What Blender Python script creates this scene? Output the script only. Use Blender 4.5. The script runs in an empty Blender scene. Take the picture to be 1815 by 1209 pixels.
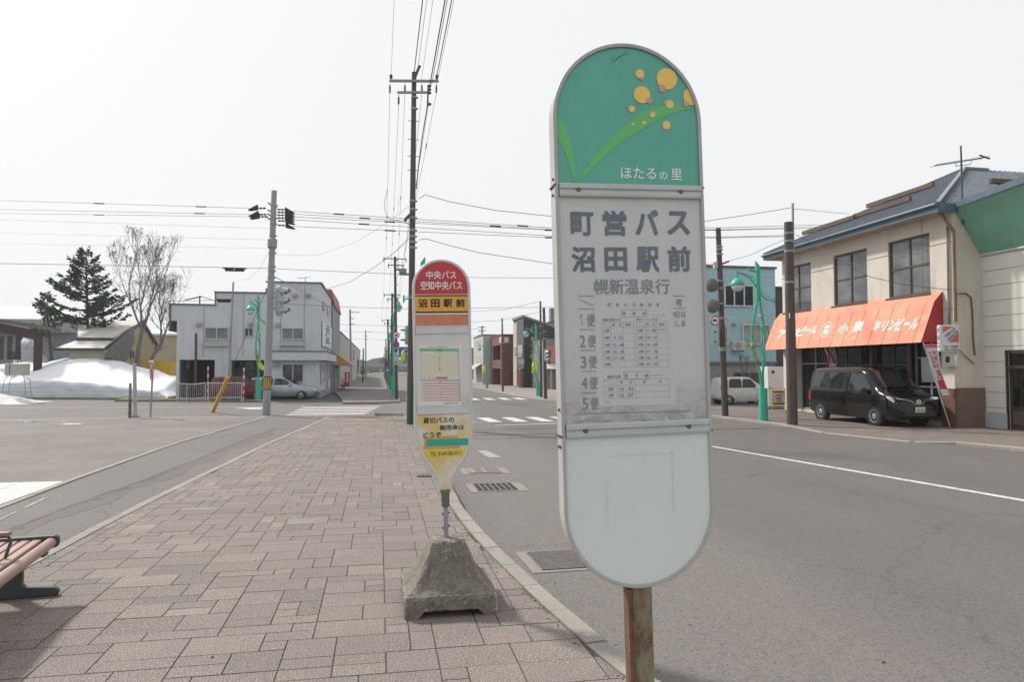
import bpy, bmesh, math, random
from mathutils import Vector, Matrix
sc = bpy.context.scene
COL = sc.collection
RND = random.Random(11)
R = math.radians
PI = math.pi

# ------------------------------------------------------------------ camera
F, CX, CY, EYE = 1259.0, 907.5, 604.5, 1.72           # photograph: 1815 x 1209
yaw, pitch = R(10.587), R(2.252)
FW = Vector((math.sin(yaw) * math.cos(pitch), math.cos(yaw) * math.cos(pitch), math.sin(pitch)))
RT = Vector((math.cos(yaw), -math.sin(yaw), 0))
UP = RT.cross(FW)
cam = bpy.data.cameras.new('camera')
cam.sensor_width = 36.0
cam.lens = F / 1815 * 36
cam.clip_start = 0.05
cam.clip_end = 4000
co = bpy.data.objects.new('camera', cam)
mt = Matrix((RT, UP, -FW)).transposed().to_4x4()
mt.translation = (0, 0, EYE)
co.matrix_world = mt
COL.objects.link(co)
sc.camera = co

# ------------------------------------------------------------------ light: thin bright haze, weak sun from the far left
SUN_EL, SUN_AZ = R(42), R(-43)                           # azimuth measured from +Y towards +X
w = bpy.data.worlds.new('World')
sc.world = w
w.use_nodes = True
nt = w.node_tree
bg = nt.nodes['Background']
sky = nt.nodes.new('ShaderNodeTexSky')
sky.sky_type = 'NISHITA'
sky.sun_disc = False
sky.sun_elevation = SUN_EL
sky.sun_rotation = SUN_AZ
sky.dust_density = 8.0
sky.air_density = 1.0
hs = nt.nodes.new('ShaderNodeHueSaturation')
hs.inputs['Saturation'].default_value = 0.25
nt.links.new(sky.outputs[0], hs.inputs['Color'])
mixw = nt.nodes.new('ShaderNodeMix')
mixw.data_type = 'RGBA'
mixw.inputs[0].default_value = 0.94                      # the veil of thin cloud over the whole sky
nt.links.new(hs.outputs[0], mixw.inputs[6])
mixw.inputs[7].default_value = (8.05, 8.15, 8.3, 1)
nt.links.new(mixw.outputs[2], bg.inputs['Color'])
bg.inputs['Strength'].default_value = 0.1
sl = bpy.data.lights.new('sun', 'SUN')
sl.energy = 3.6
sl.angle = R(4.5)
sl.color = (1.0, 0.95, 0.88)
so = bpy.data.objects.new('sun', sl)
sdir = Vector((math.sin(SUN_AZ) * math.cos(SUN_EL), math.cos(SUN_AZ) * math.cos(SUN_EL), math.sin(SUN_EL)))
so.rotation_euler = sdir.to_track_quat('Z', 'Y').to_euler()
so.location = sdir * 60
COL.objects.link(so)
vs = sc.view_settings
vs.view_transform = 'Standard'
vs.look = 'None'
vs.exposure = 0.21
vs.gamma = 1.0
vs.use_curve_mapping = False
sc.cycles.max_bounces = 6
sc.cycles.use_denoising = True


# ------------------------------------------------------------------ survey: read a place off the photograph onto a known plane
def ray(px, py):
 return FW + RT * ((px - CX) / F) - UP * ((py - CY) / F)


def G(px, py, z=0.0):
 d = ray(px, py)
 t = (z - EYE) / d.z
 return Vector((d.x * t, d.y * t, z))


def PY(px, py, y):
 d = ray(px, py)
 t = y / d.y
 return Vector((d.x * t, y, EYE + d.z * t))


def PX(px, py, x):
 d = ray(px, py)
 t = x / d.x
 return Vector((x, d.y * t, EYE + d.z * t))


# ------------------------------------------------------------------ materials
def lin(c):
 if isinstance(c, str):
  c = c.lstrip('#')
  v = [int(c[i:i + 2], 16) / 255 for i in (0, 2, 4)]
  return tuple((x / 12.92 if x <= .04045 else ((x + .055) / 1.055) ** 2.4) for x in v)
 if isinstance(c, (int, float)):
  return (c, c, c)
 return tuple(c)


class NT:
 def __init__(self, name):
  self.m = bpy.data.materials.new(name)
  self.m.use_nodes = True
  self.t = self.m.node_tree
  self.b = self.t.nodes['Principled BSDF']
  self.tc = self.t.nodes.new('ShaderNodeTexCoord')

 def n(self, typ, **kw):
  nd = self.t.nodes.new('ShaderNode' + typ)
  for k, v in kw.items():
   setattr(nd, k, v)
  return nd

 def l(self, a, b):
  self.t.links.new(a, b)

 def map(self, sc=(1, 1, 1), rot=(0, 0, 0), coord='Object'):
  m = self.n('Mapping')
  m.inputs['Scale'].default_value = sc
  m.inputs['Rotation'].default_value = rot
  self.l(self.tc.outputs[coord], m.inputs['Vector'])
  return m.outputs[0]

 def noise(self, vec, scale, detail=4, rough=.55, dist=0):
  n = self.n('TexNoise')
  n.inputs['Scale'].default_value = scale
  n.inputs['Detail'].default_value = detail
  n.inputs['Roughness'].default_value = rough
  n.inputs['Distortion'].default_value = dist
  self.l(vec, n.inputs['Vector'])
  return n.outputs[0]

 def ramp(self, fac, stops):
  r = self.n('ValToRGB')
  el = r.color_ramp.elements
  while len(el) < len(stops):
   el.new(.5)
  for e, (p, c) in zip(el, stops):
   e.position = p
   e.color = (*lin(c), 1)
  self.l(fac, r.inputs[0])
  return r.outputs[0]

 def mix(self, fac, a, b, blend='MIX'):
  m = self.n('Mix', data_type='RGBA', blend_type=blend)
  for idx, v in ((0, fac), (6, a), (7, b)):
   if hasattr(v, 'links') or hasattr(v, 'is_linked'):
    self.l(v, m.inputs[idx])
   elif idx == 0:
    m.inputs[0].default_value = v
   else:
    m.inputs[idx].default_value = (*lin(v), 1)
  return m.outputs[2]

 def math(self, op, a, b=0.):
  m = self.n('Math', operation=op)
  for i, v in enumerate((a, b)):
   if hasattr(v, 'is_linked'):
    self.l(v, m.inputs[i])
   else:
    m.inputs[i].default_value = v
  return m.outputs[0]

 def bump(self, h, strength=.3, dist=.01):
  b = self.n('Bump')
  b.inputs['Strength'].default_value = strength
  b.inputs['Distance'].default_value = dist
  self.l(h, b.inputs['Height'])
  self.l(b.outputs[0], self.b.inputs['Normal'])

 def out(self, col, rough=.6, metal=0, spec=.5, coat=0):
  if hasattr(col, 'is_linked'):
   self.l(col, self.b.inputs['Base Color'])
  else:
   self.b.inputs['Base Color'].default_value = (*lin(col), 1)
  if hasattr(rough, 'is_linked'):
   self.l(rough, self.b.inputs['Roughness'])
  else:
   self.b.inputs['Roughness'].default_value = rough
  self.b.inputs['Metallic'].default_value = metal
  self.b.inputs['Specular IOR Level'].default_value = spec
  self.b.inputs['Coat Weight'].default_value = coat
  return self.m


MATS = {}


def pm(name, c, c2=None, scale=3., rough=.6, metal=0., bump=0., bscale=40., spot=None, spot_at=.68, spot_scale=6., spec=.5, coat=0, st=(1, 1, 1)):
 """painted / mineral surface: two-tone mottling, optional spots of wear or painted-in glint"""
 if name in MATS:
  return MATS[name]
 t = NT(name)
 v = t.map(st)
 if c2 is None:
  c2 = tuple(x * .86 for x in lin(c))
 n1 = t.noise(v, scale, 5, .6)
 col = t.ramp(n1, [(.3, c), (.72, c2)])
 if spot is not None:
  n2 = t.noise(v, spot_scale, 6, .68)
  f = t.ramp(n2, [(spot_at, 0.), (min(spot_at + .06, 1), 1.)])
  col = t.mix(f, col, spot)
 if bump:
  t.bump(t.noise(v, bscale, 4, .6), bump)
 MATS[name] = t.out(col, rough, metal, spec, coat)
 return MATS[name]


def glass(name, c=(.02, .025, .03), rough=.04, spec=.6, c2=None):
 if name in MATS:
  return MATS[name]
 t = NT(name)
 v = t.map()
 col = t.ramp(t.noise(v, .9, 3), [(.35, c), (.65, c2 or tuple(x * 1.6 for x in lin(c)))])
 t.bump(t.noise(v, .7, 2), .05, .05)
 MATS[name] = t.out(col, rough, 0, spec)
 return MATS[name]


# ------------------------------------------------------------------ meshes
INV = {}                                                # thing name -> inverse world matrix


class M:
 def __init__(self):
  self.v, self.f, self.mi, self.k = [], [], [], 0
  self.attr = []

 def mat(self, k):
  self.k = k
  return self

 def add(self, vs, fs):
  o = len(self.v)
  self.v += [Vector(p) for p in vs]
  for f in fs:
   self.f.append([i + o for i in f])
   self.mi.append(self.k)
  return self

 def poly(self, pts):
  return self.add(pts, [list(range(len(pts)))])

 def bx(self, x0, x1, y0, y1, z0, z1):
  return self.add([(x0, y0, z0), (x1, y0, z0), (x1, y1, z0), (x0, y1, z0), (x0, y0, z1), (x1, y0, z1), (x1, y1, z1), (x0, y1, z1)],
      [(0, 3, 2, 1), (4, 5, 6, 7), (0, 1, 5, 4), (1, 2, 6, 5), (2, 3, 7, 6), (3, 0, 4, 7)])

 def box(self, c, s, X=(1, 0, 0), Yv=(0, 1, 0)):
  X = Vector(X).normalized()
  Yv = Vector(Yv).normalized()
  Z = X.cross(Yv).normalized()
  Yv = Z.cross(X)
  c = Vector(c)
  p = []
  for dz in (-.5, .5):
   for dx, dy in ((-.5, -.5), (.5, -.5), (.5, .5), (-.5, .5)):
    p.append(c + X * dx * s[0] + Yv * dy * s[1] + Z * dz * s[2])
  return self.add(p, [(0, 3, 2, 1), (4, 5, 6, 7), (0, 1, 5, 4), (1, 2, 6, 5), (2, 3, 7, 6), (3, 0, 4, 7)])

 def bar(self, a, b, w, h, up=(0, 0, 1)):
  a, b = Vector(a), Vector(b)
  d = b - a
  u = Vector(up)
  if abs(d.normalized().dot(u)) > .98:
   u = Vector((0, 1, 0))
  s = d.cross(u).normalized()
  return self.box((a + b) / 2, (d.length, w, h), d, -s)

 def tube(self, pts, r, n=8, caps=True):
  pts = [Vector(p) for p in pts]
  m = len(pts)
  rs = r if isinstance(r, (list, tuple)) else [r] * m
  o = []
  pu = None
  for i, p in enumerate(pts):
   t = (pts[min(i + 1, m - 1)] - pts[max(i - 1, 0)]).normalized()
   if pu is None:
    pu = t.orthogonal().normalized()
   pu = (pu - t * pu.dot(t)).normalized()
   pv = t.cross(pu)
   for k in range(n):
    a = 2 * PI * k / n
    o.append(p + (pu * math.cos(a) + pv * math.sin(a)) * rs[i])
  fs = []
  for i in range(m - 1):
   for k in range(n):
    fs.append((i * n + k, i * n + (k + 1) % n, (i + 1) * n + (k + 1) % n, (i + 1) * n + k))
  if caps:
   fs.append(list(range(n - 1, -1, -1)))
   fs.append([(m - 1) * n + k for k in range(n)])
  return self.add(o, fs)

 def cyl(self, a, b, r0, r1=None, n=14):
  return self.tube([a, b], [r0, r0 if r1 is None else r1], n)

 def lathe(self, c, prof, n=20, axis=(0, 0, 1)):
  A = Vector(axis).normalized()
  U = A.orthogonal().normalized()
  W = A.cross(U)
  c = Vector(c)
  o = []
  for r, z in prof:
   for k in range(n):
    a = 2 * PI * k / n
    o.append(c + A * z + (U * math.cos(a) + W * math.sin(a)) * max(r, 1e-4))
  fs = []
  m = len(prof)
  for i in range(m - 1):
   for k in range(n):
    fs.append((i * n + k, i * n + (k + 1) % n, (i + 1) * n + (k + 1) % n, (i + 1) * n + k))
  fs.append(list(range(n - 1, -1, -1)))
  fs.append([(m - 1) * n + k for k in range(n)])
  return self.add(o, fs)

 def ball(self, c, r, n=14, sz=1.):
  m = n // 2
  return self.lathe(c, [(r * math.sin(PI * i / m), -r * sz * math.cos(PI * i / m)) for i in range(m + 1)], n)

 def prism(self, pts, off):
  pts = [Vector(p) for p in pts]
  off = Vector(off)
  n = len(pts)
  return self.add(pts + [p + off for p in pts],
      [list(range(n))[::-1], list(range(n, 2 * n))] + [(i, (i + 1) % n, n + (i + 1) % n, n + i) for i in range(n)])

 def ring(self, outer, inner, off):
  """closed band between two outlines with the same count, given thickness"""
  o = [Vector(p) for p in outer]
  i_ = [Vector(p) for p in inner]
  off = Vector(off)
  n = len(o)
  vs = o + i_ + [p + off for p in o] + [p + off for p in i_]
  fs = []
  for k in range(n):
   j = (k + 1) % n
   fs += [(k, j, n + j, n + k), (2 * n + k, 3 * n + k, 3 * n + j, 2 * n + j), (k, 2 * n + k, 2 * n + j, j), (n + k, n + j, 3 * n + j, 3 * n + k)]
  return self.add(vs, fs)

 def text(self, s, P, u0, u1, v0, v1, bold=0., shear=0., keep=False):
  """lettering fitted to a box; P maps (u, v) to space"""
  vs, fs, (a0, a1, b0, b1) = glyphs(s)
  su, sv = (u1 - u0) / max(a1 - a0 + 2 * bold, 1e-5), (v1 - v0) / max(b1 - b0 + 2 * bold, 1e-5)
  if keep:
   su = sv = min(su, sv)
  N = (P(u0 + .01, v0) - P(u0, v0)).cross(P(u0, v0 + .01) - P(u0, v0)).normalized()
  q = bold * .72
  sh = [(0, 0)] if bold <= .003 else [(bold, 0), (-bold, 0), (0, bold), (0, -bold), (q, q), (-q, q), (q, -q), (-q, -q)]
  for k_, (dx, dy) in enumerate(sh):                # heavier strokes: the glyph laid down several times, a hair apart
   self.add([P(u0 + (x - a0 + bold + dx) * su + shear * (y - b0) * sv, v0 + (y - b0 + bold + dy) * sv) + N * (.00006 * k_) * min(1, sv * 20) for x, y in vs], fs)
  return self

 def build(self, name, mats, parent=None, smooth=None, bevel=0., origin=None, local=False, seg=2):
  me = bpy.data.meshes.new(name)
  if parent is not None:
   mi = INV[parent.name] if not local else Matrix()
   vs = [mi @ p for p in self.v]
  elif origin is not None:
   o = Vector(origin)
   vs = [p - o for p in self.v]
  else:
   vs = self.v
  me.from_pydata([tuple(p) for p in vs], [], self.f)
  if not isinstance(mats, (list, tuple)):
   mats = [mats]
  for m in mats:
   me.materials.append(m)
  if len(mats) > 1:
   me.polygons.foreach_set('material_index', self.mi)
  bmm = bmesh.new()
  bmm.from_mesh(me)
  bmesh.ops.recalc_face_normals(bmm, faces=bmm.faces)
  bmm.to_mesh(me)
  bmm.free()
  if smooth:
   me.polygons.foreach_set('use_smooth', [True] * len(me.polygons))
   me.set_sharp_from_angle(angle=R(smooth))
  me.update()
  ob = bpy.data.objects.new(name, me)
  COL.objects.link(ob)
  if parent is not None:
   ob.parent = parent
   INV[ob.name] = INV[parent.name]
  elif origin is not None:
   ob.location = origin
   INV[ob.name] = Matrix.Translation(-Vector(origin))
  else:
   INV[ob.name] = Matrix()
  if bevel:
   md = ob.modifiers.new('bevel', 'BEVEL')
   md.width = bevel
   md.segments = seg
   md.limit_method = 'ANGLE'
   md.angle_limit = R(40)
  return ob


GLY = {}


def glyphs(s):
 if s in GLY:
  return GLY[s]
 cu = bpy.data.curves.new('lettering', 'FONT')
 cu.body = s
 cu.resolution_u = 3
 ob = bpy.data.objects.new('lettering', cu)
 COL.objects.link(ob)
 dg = bpy.context.evaluated_depsgraph_get()
 me = bpy.data.meshes.new_from_object(ob.evaluated_get(dg))
 vs = [(v.co.x, v.co.y) for v in me.vertices]
 fs = [list(p.vertices) for p in me.polygons]
 bpy.data.objects.remove(ob)
 bpy.data.curves.remove(cu)
 bpy.data.meshes.remove(me)
 xs = [p[0] for p in vs] or [0, 1]
 ys = [p[1] for p in vs] or [0, 1]
 GLY[s] = (vs, fs, (min(xs), max(xs), min(ys), max(ys)))
 return GLY[s]


def tag(o, label=None, cat=None, group=None, kind=None):
 for k, v in (('label', label), ('category', cat), ('group', group), ('kind', kind)):
  if v is not None:
   o[k] = v
 return o


def thing(name, label, cat, loc=(0, 0, 0), rot=(0, 0, 0), group=None):
 o = bpy.data.objects.new(name, None)
 o.empty_display_size = .2
 COL.objects.link(o)
 o.location = loc
 o.rotation_euler = rot
 from mathutils import Euler
 INV[o.name] = (Matrix.Translation(Vector(loc)) @ Euler(rot).to_matrix().to_4x4()).inverted()
 return tag(o, label, cat, group)


def copy_tree(o, parent=None):
 c = o.copy()
 COL.objects.link(c)
 if parent is not None:
  c.parent = parent
 for ch in list(o.children):
  copy_tree(ch, c)
 return c


def interp(poly, y):
 """x on a polyline of (x, y) sorted by y"""
 if y <= poly[0][1]:
  return poly[0][0]
 for (x0, y0), (x1, y1) in zip(poly, poly[1:]):
  if y <= y1:
   return x0 + (x1 - x0) * (y - y0) / max(y1 - y0, 1e-6)
 return poly[-1][0]


def ss(a, b, x):
 t = min(1, max(0, (x - a) / (b - a)))
 return t * t * (3 - 2 * t)
# ================================================================== THE SETTING: ground, roads, pavements
RZ = -0.12                                               # the carriageway lies 12 cm under the pavement


def asphalt(name, c1, c2, patch=.25, crack=True, lanes=False):
 t = NT(name)
 v = t.map()
 big = t.noise(v, .35, 5, .6)
 base = t.ramp(big, [(.3, c1), (.7, c2)])
 streak = t.noise(t.map((1.0, .06, 1)), 1.3, 4, .6)   # wheel tracks run along the street
 base = t.mix(t.ramp(streak, [(.35, 0.), (.75, .55)]), base, tuple(x * .78 for x in lin(c2)))
 if lanes:                                            # dust swept to the gutter, tyre-polished tracks, oil drips between them
  sp = t.n('SeparateXYZ')
  t.l(t.tc.outputs['Object'], sp.inputs[0])
  xx = t.math('ADD', sp.outputs[0], t.math('MULTIPLY', t.noise(t.map((1, .15, 1)), .9, 5, .65), 1.6))
  xr = t.n('MapRange')
  xr.inputs[1].default_value, xr.inputs[2].default_value = 1.2, 11.2
  t.l(xx, xr.inputs[0])
  base = t.mix(t.ramp(xr.outputs[0], [(0., .15), (.12, .55), (.27, .6), (.38, .0), (.9, .0)]), base, (.195, .178, .164))
  base = t.mix(t.ramp(xr.outputs[0], [(.34, 0.), (.42, .42), (.52, .12), (.66, .45), (.74, .1), (.9, .3)]), base, (.105, .098, .094))
  dr = t.ramp(t.noise(v, 2.6, 6, .75), [(.66, 0.), (.73, .6)])
  base = t.mix(t.math('MULTIPLY', dr, t.ramp(xr.outputs[0], [(.3, .15), (.45, 1.), (.75, 1.), (.95, .2)])), base, (.062, .058, .056))
 fine = t.noise(v, 62, 3, .75)
 base = t.mix(t.ramp(fine, [(.36, .8), (.52, 0.)]), base, tuple(x * .5 for x in lin(c1)))
 base = t.mix(t.ramp(t.noise(v, 85, 2, .75), [(.58, 0.), (.68, .7)]), base, tuple(min(1, x * 2.1) for x in lin(c1)))
 mid = t.noise(v, 22, 3, .7)
 base = t.mix(t.ramp(mid, [(.56, 0.), (.8, .55)]), base, tuple(x * .55 for x in lin(c1)))
 if crack:
  vo = t.n('TexVoronoi', feature='DISTANCE_TO_EDGE')
  vo.inputs['Scale'].default_value = .22
  dn = t.noise(v, 2.2, 5, .7)
  mv = t.n('Vector' + 'Math', operation='ADD')
  t.l(v, mv.inputs[0])
  cv = t.n('CombineXYZ')
  t.l(dn, cv.inputs[0])
  t.l(t.noise(v, 1.7, 5, .7), cv.inputs[1])
  t.l(cv.outputs[0], mv.inputs[1])
  t.l(mv.outputs[0], vo.inputs['Vector'])
  cr = t.ramp(vo.outputs[0], [(.0, .5), (.002, 0.)])
  base = t.mix(cr, base, (.035, .033, .031))
 t.bump(fine, .5, .006)
 return t.out(base, .82, 0, .35)


MATS['asphalt'] = asphalt('asphalt', (.132, .122, .115), (.162, .150, .141), lanes=True)
MATS['asphalt_lane'] = asphalt('asphalt_lane', (.135, .125, .118), (.17, .157, .148))
MATS['asphalt_dark'] = asphalt('asphalt_dark', (.060, .058, .058), (.085, .081, .080), crack=False)
MATS['asphalt_path'] = asphalt('asphalt_path', (.165, .152, .145), (.20, .185, .175), crack=False)


def tile_mat():
 t = NT('paving_tile')
 v = t.map()
 at = t.n('Attribute', attribute_name='tone')
 sep = t.n('SeparateColor')
 t.l(at.outputs['Color'], sep.inputs[0])
 base = t.ramp(sep.outputs[0], [(0., (.150, .128, .118)), (.35, (.205, .173, .157)), (.7, (.238, .201, .182)), (.9, (.285, .23, .193)), (1., (.32, .283, .255))])
 base = t.mix(t.ramp(t.noise(v, 1.1, 4, .6), [(.35, 0.), (.75, .6)]), base, (.165, .146, .138))
 base = t.mix(t.ramp(t.noise(v, .42, 5, .6), [(.42, 0.), (.66, .45)]), base, (.15, .128, .118))
 f1 = t.noise(v, 105, 3, .78)
 base = t.mix(t.ramp(f1, [(.38, .95), (.52, 0.)]), base, (.055, .043, .038))
 base = t.mix(t.ramp(t.noise(v, 120, 2, .78), [(.54, 0.), (.66, .9)]), base, (.50, .44, .405))
 base = t.mix(t.ramp(t.noise(v, 5, 6, .7), [(.66, 0.), (.74, .45)]), base, (.14, .11, .10))
 t.bump(f1, .35, .004)
 return t.out(base, .85, 0, .3)


MATS['tile'] = tile_mat()
MATS['joint'] = pm('joint_sand', (.062, .050, .042), (.09, .073, .06), 9, .95)


def kerb_mat():
 t = NT('kerb_concrete')
 v = t.map()
 b = t.ramp(t.noise(v, 1.6, 5, .65), [(.3, (.235, .222, .196)), (.7, (.335, .318, .285))])
 b = t.mix(t.ramp(t.noise(v, 9, 6, .7), [(.6, 0.), (.72, .55)]), b, (.15, .143, .125))
 fine = t.noise(v, 120, 2, .7)
 b = t.mix(t.ramp(fine, [(.36, .5), (.5, 0.)]), b, (.13, .12, .105))
 b = t.mix(t.ramp(t.noise(v, 4.2, 5, .7), [(.63, 0.), (.7, .5)]), b, (.50, .49, .46))
 t.bump(fine, .35, .005)
 return t.out(b, .88, 0, .3)


MATS['kerb'] = kerb_mat()


def paint_mat():
 t = NT('road_paint')
 v = t.map()
 n = t.noise(v, 7, 6, .75)
 n2 = t.noise(t.map((1, 1, 1)), 60, 3, .7)
 c = t.mix(t.ramp(n, [(.47, 0.), (.66, .8)]), (.66, .65, .62), (.24, .225, .21))
 c = t.mix(t.ramp(n2, [(.36, .8), (.5, 0.)]), c, (.22, .205, .19))
 return t.out(c, .75, 0, .35)


MATS['paint'] = paint_mat()
MATS['worn_paint'] = pm('worn_paint', (.42, .41, .39), (.19, .175, .165), 9, .8)


def struct(m, name, mat, kind='structure', **kw):
 o = m.build(name, mat, **kw)
 o['kind'] = kind
 return o


def sheet(name, pts, z, mat, th=0.):
 m = M()
 if th:
  m.prism([(p[0], p[1], z - th) for p in pts], (0, 0, th))
 else:
  m.poly([(p[0], p[1], z) for p in pts])
 return struct(m, name, mat)


m = M()
m.poly([(-900, -300, -.30), (900, -300, -.30), (900, 1300, -.30), (-900, 1300, -.30)])
struct(m, 'ground', pm('earth', (.23, .21, .18), (.34, .33, .31), .06, .95))
sheet('road', [(-120, -30), (60, -30), (60, 420), (-120, 420)], RZ, MATS['asphalt'])

# near pavement: mixed rectangular tiles in courses across the pavement
LK = [(-3.6, -8), (-3.25, 0), (-3.05, 4), (-2.97, 6.7), (-2.93, 8.4), (-2.86, 10.2), (-2.80, 11.4), (-2.66, 13.4), (-2.45, 17), (-2.10, 21), (-1.76, 25.6), (-1.72, 26.4)]
RK = [(2.05, -8), (1.95, 0), (1.72, 2.2), (1.50, 3.3), (1.35, 3.9), (1.26, 4.5), (1.16, 5.28), (1.08, 6.06), (1.01, 6.75), (.93, 7.75), (.89, 8.95), (.92, 11), (1.0, 14), (1.03, 22), (1.0, 25.4), (.8, 26.1), (.45, 26.4)]
YEND = 26.4
m = M()
ys = sorted(set([p[1] for p in LK + RK if p[1] <= YEND]))
ys[-1] = YEND
top = [(interp(RK, y), y) for y in ys]
left = [(interp(LK, y), y) for y in ys]
m.prism([(x, y, -.25) for x, y in left] + [(x, y, -.25) for x, y in reversed(top)], (0, 0, .245))
struct(m, 'pavement', MATS['joint'])

U = .152
m = M()
tones = []
NX, NY = 40, int((YEND + 3) / U)
X0, Y0 = -3.9, -3.0
occ = [[0] * NY for _ in range(NX)]
rt = random.Random(5)
for j in range(NY):
 for i in range(NX):
  if occ[i][j]:
   continue
  opts = [(3, 2)] * 5 + [(2, 2)] * 4 + [(3, 1)] * 2 + [(2, 1)] * 3 + [(1, 2), (1, 1)]
  rt.shuffle(opts)
  for a, b in opts + [(1, 1)]:
   if i + a <= NX and j + b <= NY and all(not occ[i + p][j + q] for p in range(a) for q in range(b)):
    break
  for p in range(a):
   for q in range(b):
    occ[i + p][j + q] = 1
  g = .0042
  ya, yb = Y0 + j * U + g, Y0 + (j + b) * U - g
  xa, xb = X0 + i * U + g, X0 + (i + a) * U - g
  la, lb, ra, rb = (interp(LK, ya) + .004, interp(LK, yb) + .004, interp(RK, ya) - .012, interp(RK, yb) - .012)
  p = [max(xa, la), max(xa, lb), min(xb, ra), min(xb, rb)]
  if p[2] - p[0] < .02 or p[3] - p[1] < .02:
   continue
  dz = rt.uniform(-.0012, .0012)
  tl = [rt.uniform(-.0008, .0008) for _ in range(4)]
  m.prism([(p[0], ya, -.0045), (p[2], ya, -.0045), (p[3], yb, -.0045), (p[1], yb, -.0045)], (0, 0, .0045))
  for q in range(4):
   m.v[-4 + q].z = dz + tl[q]
  tn = min(1, max(0, rt.gauss(.45, .2)))
  if rt.random() < .05:
   tn = rt.uniform(.7, 1)
  tones += [tn] * 6
o = struct(m, 'pavement_tiles', MATS['tile'], bevel=.0)
ca = o.data.attributes.new('tone', 'FLOAT_COLOR', 'FACE')
for i, tn in enumerate(tones):
 ca.data[i].color = (tn, tn, tn, 1)


def kerb(name, inner, width, ztop, zbot, step, mat, side=1, gap=.006, cham=.02, seed=3, label=None):
 """a run of separate kerb stones along a polyline; side +1: road lies to the right when walking it"""
 rr = random.Random(seed)
 pts = [Vector((p[0], p[1], 0)) for p in inner]
 L = [0]
 for a, b in zip(pts, pts[1:]):
  L.append(L[-1] + (b - a).length)

 def at(s):
  s = min(max(s, 0), L[-1])
  for i in range(len(pts) - 1):
   if s <= L[i + 1] + 1e-9:
    return pts[i].lerp(pts[i + 1], (s - L[i]) / max(L[i + 1] - L[i], 1e-9))
  return pts[-1]

 def nrm(s):
  d = (at(s + .12) - at(s - .12)).normalized()
  return Vector((d.y, -d.x, 0)) * side

 m = M()
 s = 0
 while s < L[-1] - .02:
  e = min(s + step, L[-1])
  a, b = at(s + gap), at(e - gap)
  na, nb = nrm(s), nrm(e)
  dz = rr.uniform(-.004, .004)
  dn = rr.uniform(-.004, .004)
  sec = [(0, zbot), (0, ztop), (width - cham, ztop), (width, ztop - cham), (width + .015, zbot)]
  va = [a + na * (u + dn) + Vector((0, 0, z + (dz if z > zbot else 0))) for u, z in sec]
  vb = [b + nb * (u + dn) + Vector((0, 0, z + (dz if z > zbot else 0))) for u, z in sec]
  n = len(sec)
  m.add(va + vb, [list(range(n))[::-1], list(range(n, 2 * n))] + [(i, (i + 1) % n, n + (i + 1) % n, n + i) for i in range(n)])
  s = e
 return struct(m, name, mat)


kerb('kerb', [p for p in RK], .155, .006, -.26, .62, MATS['kerb'], 1)
kerb('kerb', [(x - .0, y) for x, y in reversed(LK)], .13, .006, -.26, 1.2, MATS['kerb'], 1)
# raised kerb stones across the end of the pavement, by the crossing
kerb('kerb', [(.80, 26.30), (.45, 26.55), (-.15, 27.0)], .16, .085, -.26, .6, MATS['kerb'], 1)

# slip lane between the plaza and the near pavement
PE = [(-4.95, -8), (-4.9, 4), (-4.85, 10.4), (-4.9, 12.7), (-4.86, 18.3), (-4.45, 23.8), (-4.15, 28.4)]
m = M()
m.poly([(x, y, RZ + .004) for x, y in PE] + [(x - .1, y, RZ + .004) for x, y in reversed(LK)])
struct(m, 'slip_lane', MATS['asphalt_lane'])
# the ragged seam where the newer lane surface stops
m = M()
rs = random.Random(8)
sa, sb = [], []
SEAM = [(-4.3, 5), (-4.14, 9.2), (-4.05, 10.4), (-3.88, 12), (-3.62, 15.3), (-3.44, 18.6), (-3.1, 24)]
for i in range(160):
 y = 5 + i * .115
 xc = interp(SEAM, y) + .012 * math.sin(y * 2.1) + rs.uniform(-.012, .012)
 sa.append((xc - .008 - rs.random() ** 2 * .035, y, RZ + .008))
 sb.append((xc + .010 + rs.random() ** 4 * (.22 if y < 15 else .08), y, RZ + .008))
m.add(sa + sb, [(i, i + 1, 160 + i + 1, 160 + i) for i in range(159)])
struct(m, 'lane_seam', asphalt('crumbled_asphalt', (.075, .070, .066), (.12, .112, .106), crack=False))
m = M()
n_ = 90
va = [(interp(SEAM, 5 + i * .2) - .02, 5 + i * .2, RZ + .006) for i in range(n_)]
vb = [(interp(SEAM, 5 + i * .2) + .34 + .10 * math.sin(i * .5) + rs.uniform(-.05, .05), 5 + i * .2, RZ + .006) for i in range(n_)]
m.add(va + vb, [(i, i + 1, n_ + i + 1, n_ + i) for i in range(n_ - 1)])
struct(m, 'lane_patch', asphalt('coarse_asphalt', (.105, .098, .093), (.145, .134, .127), crack=False))
m = M()
for a, b, w_ in (((-4.60, 10.45), (-4.66, 11.2), .045), ((-4.52, 9.6), (-4.57, 10.2), .03)):
 a, b = Vector((*a, RZ + .010)), Vector((*b, RZ + .010))
 s = Vector((w_, 0, 0))
 m.poly([a, a + s, b + s, b])
struct(m, 'lane_marking', MATS['worn_paint'])

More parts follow.
